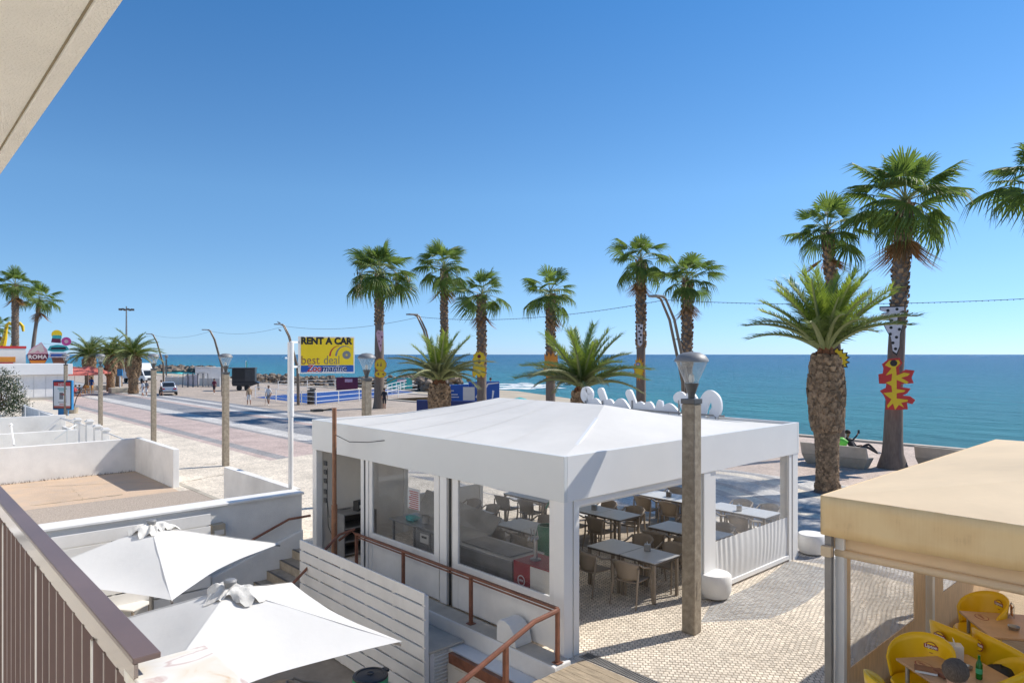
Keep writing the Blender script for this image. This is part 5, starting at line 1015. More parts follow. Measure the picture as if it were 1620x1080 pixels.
# ---- people
def person(label, loc, rz, J, colors, hair='hair_dark', scale=1.0, extra=None, fingers=False):
    """J: joint positions in metres (x right, y ahead, z up). one continuous skinned body; clothes by region of the body"""
    t = thing('person', label, 'person', loc, rz)
    names = list(J); idx = {k: i for i, k in enumerate(names)}
    E = [('pel', 'belly'), ('belly', 'chest'), ('chest', 'neck'), ('neck', 'chin'), ('chin', 'head'), ('head', 'crown')]
    for s_ in 'lr': E += [('pel', 'hip' + s_), ('hip' + s_, 'knee' + s_), ('knee' + s_, 'ank' + s_), ('ank' + s_, 'toe' + s_), ('chest', 'sho' + s_), ('sho' + s_, 'elb' + s_), ('elb' + s_, 'wri' + s_), ('wri' + s_, 'hand' + s_)]
    rad = dict(pel=.14, belly=.13, chest=.15, neck=.055, chin=.07, head=.10, crown=.075)
    for s_ in 'lr': rad.update({'hip' + s_: .095, 'knee' + s_: .06, 'ank' + s_: .038, 'toe' + s_: .035, 'sho' + s_: .062, 'elb' + s_: .042, 'wri' + s_: .028, 'hand' + s_: .036})
    me = bpy.data.meshes.new('body'); me.from_pydata([J[k] for k in names], [(idx[a], idx[b_]) for a, b_ in E], []); o = bpy.data.objects.new('body', me); COL.objects.link(o)
    sk_ = o.modifiers.new('skin', 'SKIN'); sk_.use_smooth_shade = True; o.modifiers.new('sub', 'SUBSURF').levels = 1
    for k in names: r_ = rad[k]; me.skin_vertices[0].data[idx[k]].radius = (r_ * (1.15 if k in ('chest', 'pel', 'belly') else 1), r_ * (.85 if k in ('chest', 'pel', 'belly') else 1)); me.skin_vertices[0].data[idx[k]].use_root = (k == 'pel')
    dgph = bpy.context.evaluated_depsgraph_get(); me2 = bpy.data.meshes.new_from_object(o.evaluated_get(dgph)); bpy.data.objects.remove(o); 
    mats = ['top', 'bottom', 'skin', 'shoe']; me2.materials.clear()
    for k in mats: me2.materials.append(MT[colors[k]])
    seg = []
    for a, b_ in E:
        ka = a.rstrip('lr') if a[:-1] in ('hip', 'knee', 'ank', 'toe', 'sho', 'elb', 'wri', 'hand') else a; kb = b_[:-1] if b_[:-1] in ('hip', 'knee', 'ank', 'toe', 'sho', 'elb', 'wri', 'hand') else b_
        m_ = {'belly': 0, 'chest': 0, 'neck': 0, 'chin': 2, 'head': 2, 'crown': 2, 'hip': 1, 'knee': 1, 'ank': colors.get('shin', 2), 'toe': 3, 'sho': 0, 'elb': 0, 'wri': colors.get('fore', 2), 'hand': 2}[kb]; seg.append((Vector(J[a]), Vector(J[b_]), m_))
    for pl in me2.polygons:
        c = pl.center; best = 9; bm_ = 0
        for a, b_, m_ in seg:
            ab = b_ - a; u = max(0, min(1, (c - a).dot(ab) / ab.length_squared)); dd = (c - (a + ab * u)).length
            if dd < best - 1e-4: best = dd; bm_ = m_
        pl.material_index = bm_; pl.use_smooth = True
    me2.name = 'body'; o = bpy.data.objects.new('body', me2); COL.objects.link(o); o.parent = t
    hd = Vector(J['head']); f = Vector(J.get('_f', (0, 1, 0))) if False else Vector((0, 1, 0))
    mb = MB(); mb.ball((hd.x, hd.y - .018, hd.z + .045), .112, 12, (.92, 1.0, .92)); ob('hair', mb, hair, t, smooth=True)
    mb = MB(); mb.add([hd + Vector((-.012, .095, 0)), hd + Vector((.012, .095, 0)), hd + Vector((0, .125, -.035)), hd + Vector((0, .098, .035))], [(0, 1, 2), (0, 2, 3), (1, 3, 2)]); ob('nose', mb, colors['skin'], t)
    for s_ in (-1, 1): mb = MB(); mb.ball(hd + Vector((s_ * .036, .093, .02)), .012, 6); ob('eye', mb, 'black', t)
    if scale != 1: t.scale = (scale,) * 3
    return t
def pose(stride=.16, arm=.12, w=.17):
    return dict(pel=(0, 0, .93), belly=(0, 0, 1.08), chest=(0, 0, 1.32), neck=(0, 0, 1.48), chin=(0, .015, 1.56), head=(0, .02, 1.635), crown=(0, .01, 1.70),
                hipl=(-.09, 0, .88), kneel=(-.10, stride * .7, .49), ankl=(-.10, stride, .09), toel=(-.11, stride + .15, .03), hipr=(.09, 0, .88), kneer=(.10, -stride * .3 + .04, .49), ankr=(.10, -stride, .10), toer=(.11, -stride + .14, .03),
                shol=(-w, 0, 1.40), elbl=(-w - .06, -arm * .6, 1.13), wril=(-w - .05, arm * .3, .90), handl=(-w - .04, arm * .5, .81), shor=(w, 0, 1.40), elbr=(w + .06, arm * .2, 1.13), wrir=(w + .05, arm * 1.2, .92), handr=(w + .04, arm * 1.4, .84))
C_ = lambda top, bottom, skin='tan_skin', shoe='off_white', **k: dict(top=top, bottom=bottom, skin=skin, shoe=shoe, **k)
def stand(px, py, label, cols, rz=0, hair='hair_dark', stride=.16, sc=1.0): q = G(px, py); return person(label, (q.x, q.y, 0), rz, pose(stride), cols, hair, sc)
t = stand(425, 641, 'elderly person in white shirt and pale shorts walking with a stick past the blue court', C_('cloth_white', 'cloth_grey'), -TH + 3.0, 'hair_grey'); q = G(419, 641)
st = thing('walking_stick', 'thin walking stick held by the person in the white shirt', 'walking stick', (q.x, q.y, 0)); mb = MB(); mb.tube([(0, 0, 0), (.1, -.05, .85), (.18, -.05, .87)], .014, 6); ob('stick', mb, 'rust_paint', st)
stand(394, 641, 'person in a tan top and white shorts beside the walker with the stick', C_('cloth_tan', 'cloth_white'), -TH + .6)
stand(339, 623, 'person in dark red clothes walking left of the black trailer', C_('cloth_maroon', 'cloth_dark'), -TH + 3.1)
stand(226, 628, 'person in white with cap, left one of the pair under the far palms', C_('cloth_white', 'cloth_white'), -TH + 2.6); stand(232, 627, 'person in a grey-green shirt, right one of the pair under the far palms', C_('cloth_grey', 'cloth_white'), -TH + 2.9)
stand(255, 627, 'person in a white T-shirt and dark shorts beside the silver car', C_('cloth_white', 'cloth_dark'), -TH - 1.2)
stand(145, 619, 'person in a blue shirt standing under the red parasol', C_('cloth_blue', 'cloth_blue'), -TH)
q = AT(776, 60); person('dark-dressed person half hidden behind the blue boards', (q.x, q.y, .72), -TH + 1, pose(), C_('cloth_dark', 'cloth_dark'), 'hair_dark')
q = AT(608, 56.5); person('person in dark green standing just behind the trunk of the tallest left palm', (q.x, q.y, 0), -TH, pose(), C_('cloth_dark', 'cloth_dark'), 'hair_dark')
sit = dict(pel=(0, 0, .50), belly=(0, -.02, .64), chest=(0, -.03, .88), neck=(0, 0, 1.04), chin=(0, .03, 1.12), head=(0, .04, 1.195), crown=(0, .03, 1.26), hipl=(-.1, .03, .5), kneel=(-.13, .45, .5), ankl=(-.13, .47, .09), toel=(-.13, .62, .03), hipr=(.1, .03, .5), kneer=(.13, .45, .5), ankr=(.13, .44, .09), toer=(.13, .59, .03),
           shol=(-.18, -.02, .97), elbl=(-.24, .1, .72), wril=(-.17, .33, .74), handl=(-.14, .42, .75), shor=(.18, -.02, .97), elbr=(.24, .1, .72), wrir=(.17, .33, .74), handr=(.14, .42, .75))
q = AT(126, 73); person('person in dark clothes sitting at a cafe table under the red parasol', (q.x, q.y, 0), 1.2, sit, C_('cloth_dark', 'cloth_dark'))
q = AT(119, 72); person('person in red sitting at the left end of the red parasol tables', (q.x, q.y, 0), -2.2, sit, C_('cloth_red', 'cloth_dark'))
# person lying back on the bench, arm raised with a phone
lay = dict(pel=(0, 0, .55), belly=(0, -.12, .62), chest=(0, -.30, .84), neck=(0, -.36, 1.02), chin=(0, -.34, 1.12), head=(0, -.33, 1.20), crown=(0, -.35, 1.27), hipl=(-.1, .05, .54), kneel=(-.12, .42, .82), ankl=(-.12, .75, .50), toel=(-.12, .88, .52), hipr=(.1, .05, .54), kneer=(.12, .46, .72), ankr=(.12, .86, .50), toer=(.12, 1.0, .54),
           shol=(-.18, -.32, .95), elbl=(-.24, -.1, .66), wril=(-.14, .1, .72), handl=(-.1, .18, .74), shor=(.18, -.32, .95), elbr=(.26, -.06, .95), wrir=(.24, .12, 1.18), handr=(.22, .14, 1.27))
q = G(1342, 736); person('dark-dressed person lying on the sea bench holding up a phone', (q.x + .45, q.y - .15, .06), R(180), lay, C_('cloth_dark', 'cloth_dark', shin=1, fore=0), 'hair_dark', 1.0)
t = thing('green_bag', 'bright green bag lying on the bench beside the reclining person', 'bag', (q.x + .0, q.y + .35, .72), .2); mb = MB(); mb.ball((0, 0, .2), .26, 12, (.6, 1.3, .8), .1); ob('bag_body', mb, 'lime', t, smooth=True)
t = thing('phone', 'phone held up by the reclining person', 'phone', (q.x + .24, q.y - .31, 1.30), .4); mb = MB(); mb.box(-.005, .005, -.04, .04, 0, .15); ob('case', mb, 'black', t, bev=.004)
# ---- vehicles
def wheel(mb_parent, x, y, r, w=.2):
    Mx = Matrix.Translation((x, y, r)) @ Matrix.Rotation(R(90), 4, 'X'); mb = MB(); mb.lathe([(r * .62, -w / 2), (r * .94, -w / 2), (r, -w * .3), (r, w * .3), (r * .94, w / 2), (r * .62, w / 2)], 20, M=Mx); tw = ob('wheel', mb, 'tyre', mb_parent, smooth=True)
    mb = MB(); mb.lathe([(.0, -w * .45), (r * .6, -w * .45), (r * .6, w * .45), (.0, w * .45)], 16, M=Mx); ob('rim', mb, 'steel_dull', tw)
q = G(266, 624); t = thing('silver_car', 'silver convertible with dark roof parked with its tail to the camera', 'car', (q.x, q.y, 0), R(76))
prof = [(-2.05, .32), (-2.1, .55), (-2.05, .88), (-1.5, .95), (-.4, .93), (.75, .90), (1.7, .80), (2.05, .62), (2.08, .32)]
mb = MB(); mb.prism(prof, (0, .84, 0), (1, 0, 0), (0, 0, 1), 1.68); ob('body', mb, 'silver_paint', t, bev=.09)
mb = MB(); mb.add([(-1.45, -.74, .92), (1.0, -.74, .88), (1.0, .74, .88), (-1.45, .74, .92), (-.85, -.58, 1.42), (.2, -.58, 1.44), (.2, .58, 1.44), (-.85, .58, 1.42)], [(0, 1, 2, 3), (4, 7, 6, 5), (0, 4, 5, 1), (1, 5, 6, 2), (2, 6, 7, 3), (3, 7, 4, 0)]); ob('roof', mb, 'silver_paint', t, bev=.08)
mb = MB(); mb.add([(-1.40, -.6, .97), (-1.40, .6, .97), (-.92, .52, 1.37), (-.92, -.52, 1.37)], [(0, 1, 2, 3)]); ob('rear_window', mb, 'car_glass', t, solid=.02)
for s_ in (-1, 1):
    mb = MB(); mb.box(-2.10, -2.0, s_ * .58 - .17, s_ * .58 + .17, .66, .80); ob('tail_light', mb, 'tail_light', t, bev=.02)
    mb = MB(); mb.add([(-1.2, s_ * .715, 1.0), (.5, s_ * .715, .97), (.05, s_ * .58, 1.29), (-.8, s_ * .58, 1.28)], [(0, 1, 2, 3)]); ob('side_window', mb, 'car_glass', t, solid=.02)
    for x_ in (-1.25, 1.3): wheel(t, x_, s_ * .78, .31)
mb = MB(); mb.box(-2.12, -2.09, -.26, .26, .5, .61); ob('number_plate', mb, 'off_white', t); mb = MB(); mb.box(-2.14, -2.02, -.8, .8, .33, .45); ob('bumper', mb, 'dark_metal', t, bev=.03)
q = G(243, 606); t = thing('delivery_truck', 'white box truck facing the camera behind the date palms', 'truck', (q.x - 1, q.y + 2, 0), -R(90) + R(14))
mb = MB(); mb.box(-4.6, .2, -1.15, 1.15, .75, 3.15); ob('cargo_box', mb, 'truck_white', t, bev=.04); mb = MB(); mb.box(-4.6, 2.0, -.5, .5, .45, .74); ob('chassis', mb, 'black', t)
mb = MB(); mb.prism([(.3, .45), (2.25, .45), (2.28, 1.05), (2.05, 1.2), (1.45, 2.05), (.3, 2.15)], (0, .98, 0), (1, 0, 0), (0, 0, 1), 1.96); ob('cab', mb, 'truck_white', t, bev=.07)
mb = MB(); mb.prism([(.3, 2.15), (1.3, 2.12), (.5, 3.0), (.3, 3.05)], (0, .9, 0), (1, 0, 0), (0, 0, 1), 1.8); ob('air_deflector', mb, 'truck_white', t, bev=.05)
mb = MB(); mb.add([(2.07, -.82, 1.22), (2.07, .82, 1.22), (1.52, .76, 1.98), (1.52, -.76, 1.98)], [(0, 1, 2, 3)]); ob('windscreen', mb, 'car_glass', t, solid=.05)
for s_ in (-1, 1):
    mb = MB(); mb.add([(.8, s_ * .99, 1.2), (1.85, s_ * .99, 1.2), (1.4, s_ * .99, 1.9), (.8, s_ * .99, 1.95)], [(0, 1, 2, 3)]); ob('side_window', mb, 'car_glass', t, solid=.02)
    mb = MB(); mb.box(2.24, 2.32, s_ * .75 - .14, s_ * .75 + .14, .78, .98); ob('headlight', mb, 'glass', t, bev=.02); mb = MB(); mb.box(1.7, 1.76, s_ * 1.12 - .08, s_ * 1.12 + .08, 1.25, 1.6); ob('mirror', mb, 'black', t)
    for x_ in (-3.4, 1.45): wheel(t, x_, s_ * .88, .4, .26)
mb = MB(); mb.box(2.27, 2.31, -.5, .5, .6, .85); ob('grille', mb, 'black', t)
mb = MB(); mb.box(2.25, 2.34, -.95, .95, .42, .56); ob('bumper', mb, 'dark_metal', t, bev=.02)
q = G(379, 618); t = thing('food_trailer', 'closed black food trailer with a corrugated side and boat-shaped front', 'trailer', (q.x + 1.0, q.y + 1.0, 0), -TH + .25)
mb = MB(); mb.box(-1.35, 1.35, -1, 1, 1.1, 2.75); ob('body', mb, 'black_plastic', t, bev=.05)
for i in range(11): mb = MB(); mb.box(.2, 1.34, -1.035, -1.0, 1.2 + i * .14, 1.29 + i * .14); ob('slat', mb, 'dark_metal', t)
mb = MB(); mb.box(-1.3, .1, -1.04, -1, 1.5, 2.6); ob('shutter', mb, 'black', t); mb = MB(); mb.box(-1.75, 1.4, -1.15, 1.1, 2.75, 2.85); ob('roof', mb, 'dark_metal', t, bev=.02)
mb = MB(); mb.prism([(-1.4, 1.1), (-1.3, .6), (.6, .45), (1.9, .9), (1.5, 1.1)], (0, 1, 0), (1, 0, 0), (0, 0, 1), 2.0); ob('hull', mb, 'black_plastic', t, bev=.04)
for x_ in (-.5, .4): wheel(t, x_, -.9, .33)
mb = MB(); mb.bar((1.6, -.6, .9), (1.7, -.6, 0), .08); mb.bar((1.6, .6, .9), (1.7, .6, 0), .08); ob('leg', mb, 'dark_metal', t)
q = G(332, 609); t = thing('white_booth', 'white closed booth left of the black trailer', 'booth', (q.x, q.y, 0), -TH + .35); mb = MB(); mb.box(-1.9, .1, -1, 1, 0, 2.5); mb.box(.102, 2.0, -1, 1, 0, 2.55); ob('body', mb, 'white_paint', t, bev=.03); mb = MB(); mb.box(-1.4, -.6, -1.02, -1, .1, 2.0); ob('door', mb, 'off_white', t)
mb = MB(); mb.box(-2.0, 2.1, -1.1, 1.1, 2.55, 2.62); ob('roof', mb, 'white', t)
q = G(307, 612); t = thing('stacked_frames', 'grey-purple covered stack of beach frames left of the white booth', 'beach gear', (q.x, q.y, 0), -TH); 
for i in range(5): mb = MB(); mb.tube([(-1.6 + i * .7, 0, 0), (-1.5 + i * .7, 0, 1.9), (-.9 + i * .7, 0, 1.9), (-.8 + i * .7, 0, 0)], .07, 6); ob('frame', mb, 'dome_grey', t)
mb = MB(); mb.box(-1.2, .6, .1, .2, .3, 1.7); ob('cover', mb, 'lilac_white', t)
t = thing('beach_fence', 'pale low fence between the square and the beach', 'fence'); mb = MB(); a, b_ = G(262, 608), G(348, 612); mb.bar((a.x, a.y, .6), (b_.x, b_.y, .6), .05, 1.1); ob('panel', mb, 'off_white', t)
for i in range(9):
    p = a.lerp(b_, i / 8); mb = MB(); mb.bar((p.x, p.y, 0), (p.x, p.y, 1.4), .12); ob('post', mb, 'white_paint', t)
# bin, blue court with white rails
q = G(492, 639); t = thing('street_bin', 'dark green round litter bin under the rent a car sign', 'litter bin', (q.x, q.y, 0)); mb = MB(); mb.lathe([(.30, 0), (.34, .06), (.34, 1.25), (.30, 1.28)], 20); ob('drum', mb, 'black_plastic', t, smooth=True); mb = MB(); mb.box(-.3, .3, -.35, -.33, 1.28, 1.45); mb.lathe([(.34, 1.45), (.30, 1.5), (0, 1.52)], 20); ob('hood', mb, 'dark_metal', t)
mb = MB(); pts = [G(404, 628.5), G(458, 623.5), G(600, 615), G(655, 620), G(596, 628), G(498, 639)]; mb.add([(p.x, p.y, .012) for p in pts], [tuple(range(6))]); tag(ob('blue_court', mb, 'court_blue'), kind='structure')
mb = MB()
for i in range(7):
    a = G(430 + i * 26, 630 - i * .5, .02); b_ = G(470 + i * 24, 621 - i * .6, .02); w = .12; mb.quad((a.x, a.y, .02), (a.x + w, a.y + w, .02), (b_.x + w, b_.y + w, .02), (b_.x, b_.y, .02))
tag(ob('court_markings', mb, 'white'), kind='structure')
t = thing('court_railing', 'white metal railing with three rails around the blue court', 'railing')
rp = [[G(404, 629), G(455, 637), G(500, 641), G(598, 631), G(660, 626)], [G(440, 617), G(530, 614), G(655, 611)], [G(598, 631), G(620, 622), G(655, 611)]]
for lnp in rp:
    for a, b_ in zip(lnp, lnp[1:]):
        n = max(2, int((b_ - a).length / 2.6))
        for z in (.35, .75, 1.15): mb = MB(); mb.bar((a.x, a.y, z), (b_.x, b_.y, z), .045); ob('rail', mb, 'white_alu', t)
        for k in range(n): p = a.lerp(b_, k / n); mb = MB(); mb.bar((p.x, p.y, 0), (p.x, p.y, 1.15), .07); ob('post', mb, 'white_alu', t)
for i, (px0, px1, py, h, m_, lb) in enumerate(((532, 566, 617, 1.6, 'maroon', 'dark purple low container with a pale sign behind the railing'), (612, 652, 615, 1.4, 'turquoise', 'teal low board behind the railing right of the lantern'))):
    a, b_ = G(px0, py), G(px1, py - .5); t = thing('low_board', lb, 'board'); mb = MB(); mb.bar((a.x, a.y, h / 2), (b_.x, b_.y, h / 2), .3, h); ob('panel', mb, m_, t)
    mb = MB(); c = a.lerp(b_, .5); mb.bar(a.lerp(b_, .4) + Vector((-.15, -.25, h * .75)), a.lerp(b_, .75) + Vector((-.15, -.25, h * .75)), .05, .4); ob('sign_plate', mb, 'pink', t)
# blue boards (their printed square is left plain white)
t = thing('blue_boards', 'bright blue event boards with white strokes behind the low date palm', 'event board'); d0 = 52.0
def bp_(px, py, d=d0): q = AT(px, d); return Vector((q.x, q.y, CAMZ + (HZ - py) / FPX * d))
fw = Vector((cF[0], cF[1], 0))
for (xa, xb, ya, yb, dd, nm, m_) in ((705, 741, 609, 647, 52, 'panel', 'blue'), (741.3, 790, 604, 647, 52.4, 'panel', 'blue'), (659, 765, 633, 648, 49, 'platform', 'navy')):
    p = [bp_(xa, yb, dd), bp_(xb, yb, dd), bp_(xb, ya + (1.5 if nm == 'platform' else -1), dd), bp_(xa, ya, dd)]; p[0].z = p[1].z = 0; mb = MB(); mb.add(p + [q + fw * .5 for q in p], [(0, 1, 2, 3), (4, 7, 6, 5), (0, 4, 5, 1), (1, 5, 6, 2), (2, 6, 7, 3), (3, 7, 4, 0)]); ob(nm, mb, m_, t)
mb = MB()
def flat(pts, d): q = [bp_(*p, d) for p in pts]; mb.add(q, [tuple(range(len(q)))])
flat([(732.5, 612), (751, 612), (751, 633), (732.5, 633)], 51.8); ob('white_square', mb, 'off_white', t)
mb = MB(); flat([(711, 609), (713, 609), (709, 622), (710, 633), (708, 633), (707, 620)], 51.85); flat([(766, 612), (772, 606), (789, 604.5), (789, 606), (773, 608), (768, 616)], 51.9); flat([(779, 617), (782, 618), (780, 630), (778, 630)], 51.9); flat([(752, 628), (757, 620), (758, 632)], 51.8); ob('white_stroke', mb, 'white', t)
for i, (xa, xb, y) in enumerate(((709, 718, 617), (711, 724, 623), (711, 726, 627), (763, 768, 618), (763, 769, 624), (763, 770, 630))):
    mb = MB(); flat([(xa, y), (xb, y), (xb, y + 1.6), (xa, y + 1.6)], 51.85); ob('print_line', mb, 'lilac_white', t)
# ---- left: kiosk with ice-cream signs
t = thing('white_kiosk', 'long white kiosk with a flat roof at the left edge', 'kiosk'); Yk = 82.0; xa = VY(-30, 600, Yk).x; xb = VY(108, 600, Yk).x
mb = MB(); mb.box(xa, xb, Yk, Yk + 6, 0, 2.5); ob('wall', mb, 'white_alu', t); mb = MB(); mb.box(xa - .3, xb + .3, Yk - .5, Yk + 6.5, 2.5, 3.55); ob('roof', mb, 'white_alu', t, bev=.03); mb = MB(); mb.box(xa, xb + .1, Yk - .06, Yk - .002, 0, .25); ob('plinth', mb, 'concrete_pale', t)
k = 0
for px, pn in ((36, 53), (53, 72), (72, 90), (90, 107)):
    X = VY(px, 600, Yk).x; Xn = VY(pn, 600, Yk).x; mb = MB(); mb.box(X + .04, Xn - .04, Yk - .045, Yk - .003, .3, 2.45); ob('shutter', mb, 'white_paint', t)
zk = 3.55
def rsign(name, label, px0, px1, py0, py1, d, layers, cat='sign'): return board(name, label, cat, px0, px1, py0, py1, d, layers)
t = rsign('ice_cream_sign', 'cup-shaped dark red ROMA sign with a cream swirl on the kiosk roof', 46, 74, 541, 578, 78, [
    ('cup', 'maroon', [[(0, .5), (1, .5), (.97, .32), (.82, .08), (.6, 0), (.4, 0), (.18, .08), (.03, .32)]]), ('swirl', 'pink', [[(.02, .5), (.1, .66), (.3, .80), (.5, .9), (.66, 1.0), (.78, .84), (.92, .7), (.98, .5)]]), ('swirl_front', 'off_white', [[(.1, .54), (.3, .74), (.6, .9), (.66, .96), (.74, .8), (.8, .6), (.6, .56), (.5, .66), (.35, .56)]]), ('fruit_band', 'orange', [[(.1, .22), (.9, .22), (.8, .08), (.6, .01), (.4, .01), (.2, .08)]])])
sw = 28 / FPX * 78; sh = 37 / FPX * 78; text('lettering', 'ROMA', 'white', t, (-sw * .44, -.075, sh * .29), X_, Z_, sh * .23, .004, bold=.02, fit=sw * .88)
t = rsign('ice_cream_sign', 'turquoise and pink cone-shaped sign with ice-cream balls on the kiosk roof', 74, 110, 521, 578, 78, [
    ('cup', 'corten', [[(.25, .22), (.8, .22), (.72, 0), (.34, 0)]]), ('scoop', 'sign_yellow', [('disc', .45, .86, .20)]), ('scoop_blue', 'turquoise', [[(.27, .74), (.63, .74), (.62, .84), (.3, .84)]]), ('scoop_red', 'maroon', [[(.24, .64), (.6, .62), (.6, .74), (.27, .75)]]), ('donut', 'magenta', [('disc', .80, .67, .19)]), ('donut_hole', 'pink', [('disc', .80, .67, .08)]),
    ('top_plate', 'turquoise', [[(.1, .42), (.2, .54), (.5, .58), (.82, .54), (.92, .44), (.7, .38), (.3, .38)]]), ('banner', 'lilac_white', [[(.14, .22), (.84, .22), (.8, .36), (.2, .36)]]), ('banner_line', 'blue', [[(.22, .26), (.74, .26), (.72, .32), (.24, .32)]]), ('plate_line', 'cloth_dark', [[(.22, .45), (.8, .45), (.76, .51), (.26, .50)]])])
t = thing('snack_bar', 'red and orange snack bar with a slanting board at the left edge', 'kiosk'); Ys = 90; X0 = VY(-30, 560, Ys).x; X1 = VY(34, 560, Ys).x
mb = MB(); mb.box(X0, X1, Ys, Ys + 4, 0, 3.4); ob('wall', mb, 'orange', t); zt = CAMZ + (HZ - 553) / FPX * 93; mb = MB(); mb.box(X0, X1 + .3, Ys - .6, Ys + 4, 3.4, zt); ob('board_band', mb, 'off_white', t); mb = MB(); mb.box(X0, X1 + .35, Ys - .65, Ys + 4, zt, zt + .25); ob('roof', mb, 'red', t)
mb = MB(); mb.box(X0, X1 - .6, Ys - .64, Ys - .61, 3.7, 4.25); ob('orange_stripe', mb, 'orange', t); mb = MB(); mb.box(X0, X1 - .8, Ys - .64, Ys - .61, 3.42, 3.66); ob('red_panel', mb, 'red', t)
gz = zt + .25
for i, (px, lb, f) in enumerate(((9, 'yellow giraffe figure with brown spots on the snack bar roof, left one', 1), (27, 'yellow giraffe figure bending down on the snack bar roof, right one', -1))):
    q = AT(px, 93); t = thing('giraffe_figure', lb, 'figure', (q.x, q.y, gz), -TH); mb = MB()
    if f > 0: mb.tube([(-.7, 0, 0), (-.35, 0, .5), (-.1, 0, 1.4), (.05, 0, 2.4), (.15, 0, 3.1), (.5, 0, 3.35), (.9, 0, 3.1), (1.15, 0, 2.8)], [.45, .38, .28, .2, .2, .2, .2, .12], 8)
    else: mb.tube([(-.7, 0, 0), (-.4, 0, .8), (-.3, 0, 2.0), (.0, 0, 3.0), (.4, 0, 3.3), (.75, 0, 2.9), (.85, 0, 2.2)], [.3, .25, .2, .2, .22, .22, .14], 8)
    ob('body', mb, 'yellow', t, smooth=True); mb = MB()
    for z in (.3, .7, 1.1, 1.6, 2.1, 2.6): mb.cbox((-.25 + z * .12 + random.uniform(-.08, .08), -.3, z), (.12, .1, .14))
    ob('spot', mb, 'corten', t)
# poster stand
q = G(100, 657); t = thing('poster_stand', 'illuminated-type poster stand with blue side, red heading and white poster', 'poster stand', (q.x, q.y, 0), -TH - .12)
w = 33 / FPX * 51; mb = MB(); mb.box(-w / 2, w / 2, -.1, .12, .42, 2.6); ob('frame', mb, 'sky_blue', t, bev=.04); mb = MB(); mb.box(-w / 2 + .06, w / 2 - .04, -.115, -.1, .5, 2.52); ob('bezel', mb, 'black', t); mb = MB(); mb.box(-w / 2 + .12, w / 2 - .1, -.125, -.115, .56, 2.46); ob('poster', mb, 'white', t)
mb = MB(); mb.box(-w / 2 + .12, w / 2 - .1, -.130, -.125, 2.18, 2.46); ob('heading_band', mb, 'red', t); text('lettering', 'NEW', 'white', t, (-.28, -.134, 2.22), X_, Z_, .24, .002)
mb = MB(); mb.box(-w / 2 + .12, w / 2 - .1, -.130, -.125, .56, .72); ob('bottom_band', mb, 'salmon', t)
for i, (u0, u1, z0, z1, m_) in enumerate(((-.35, .4, 1.95, 2.02, 'turquoise'), (-.25, .3, 1.82, 1.88, 'turquoise'), (-.2, .1, 1.2, 1.7, 'cloth_grey'), (-.1, .25, 1.5, 1.62, 'red'), (-.3, .35, .95, 1.0, 'cloth_grey'), (-.2, .15, .8, .86, 'red'), (.2, .4, 1.0, 1.5, 'lilac_white'))): mb = MB(); mb.box(u0, u1, -.1305, -.125, z0, z1); ob('print_block', mb, m_, t)
mb = MB(); mb.box(-.35, .35, -.08, .1, 0, .42); ob('foot_box', mb, 'sky_blue', t)
# red parasols with cafe seats
for i, (px, d, lb) in enumerate(((118, 76, 'red parasol behind the poster stand'), (140, 82, 'red parasol right of the poster stand, by the date palms'))):
    q = AT(px, d); t = thing('red_parasol', lb, 'parasol', (q.x, q.y, 0), .4, 'red parasols'); mb = MB(); n = 8; rr = 2.3
    for k in range(n):
        a0 = 2 * math.pi * k / n; a1 = 2 * math.pi * (k + 1) / n; mb.add([(0, 0, 3.15), (rr * math.cos(a0), rr * math.sin(a0), 2.45), (rr * math.cos(a1), rr * math.sin(a1), 2.45), (rr * math.cos(a0), rr * math.sin(a0), 2.22), (rr * math.cos(a1), rr * math.sin(a1), 2.22)], [(0, 1, 2), (1, 3, 4, 2)])
    ob('canopy', mb, 'salmon', t); mb = MB(); mb.tube([(0, 0, 0), (0, 0, 3.15)], .03, 8); ob('pole', mb, 'white_paint', t)
for i, (px, py) in enumerate(((137, 622), (143, 622), (131, 623))):
    q = G(px, py); t = thing('orange_chair', ['orange wooden chair under the red parasol, middle of three', 'orange wooden chair under the red parasol, closest to the date palms', 'orange wooden chair under the red parasol, closest to the poster stand'][i], 'chair', (q.x, q.y, 0), 1.0 * i, 'orange cafe chairs')
    mb = MB(); mb.box(-.22, .22, -.22, .22, .43, .47); ob('seat', mb, 'orange_wood', t); mb = MB(); mb.box(-.22, .22, -.24, -.21, .6, .95); ob('backrest', mb, 'orange_wood', t)
    for a in (-.2, .2):
        for b_ in (-.2, .2): mb = MB(); mb.bar((a, b_, 0), (a, b_, .43 if b_ > 0 else .95), .04); ob('leg', mb, 'orange_wood', t)
q = G(760 / 6.0 - 12, 661); t = thing('thin_tree', 'thin leaning bare stem in a stone pot beside the poster stand', 'sapling', (AT(116, 53).x, AT(116, 53).y, 0)); mb = MB(); mb.lathe([(.3, 0), (.38, .45), (.33, .45), (.3, .35)], 16); ob('pot', mb, 'sand', t); mb = MB(); mb.tube([(0, 0, .35), (.2, -.1, 1.2), (.75, -.5, 2.4), (.9, -.6, 3.3)], [.04, .035, .03, .015], 6); ob('stem', mb, 'twig', t)
t = thing('stone_pots', 'low grey stone block seats below the far date palms', 'seat'); 
for px, py in ((152, 617), (190, 621)): q = G(px, py); mb = MB(); mb.cbox((q.x, q.y, .3), (2.2, 1.4, .6)); ob('block', mb, 'concrete', t, bev=.05)
q = G(190, 613); t = thing('information_post', 'narrow post with a blue panel between the far date palms', 'sign', (q.x, q.y, 0), -TH); mb = MB(); mb.box(-.1, .1, -.05, .05, 0, 2.2); ob('post', mb, 'white_alu', t); mb = MB(); mb.box(-.35, .35, -.08, .08, 1.6, 2.5); ob('panel', mb, 'sky_blue', t, bev=.02)
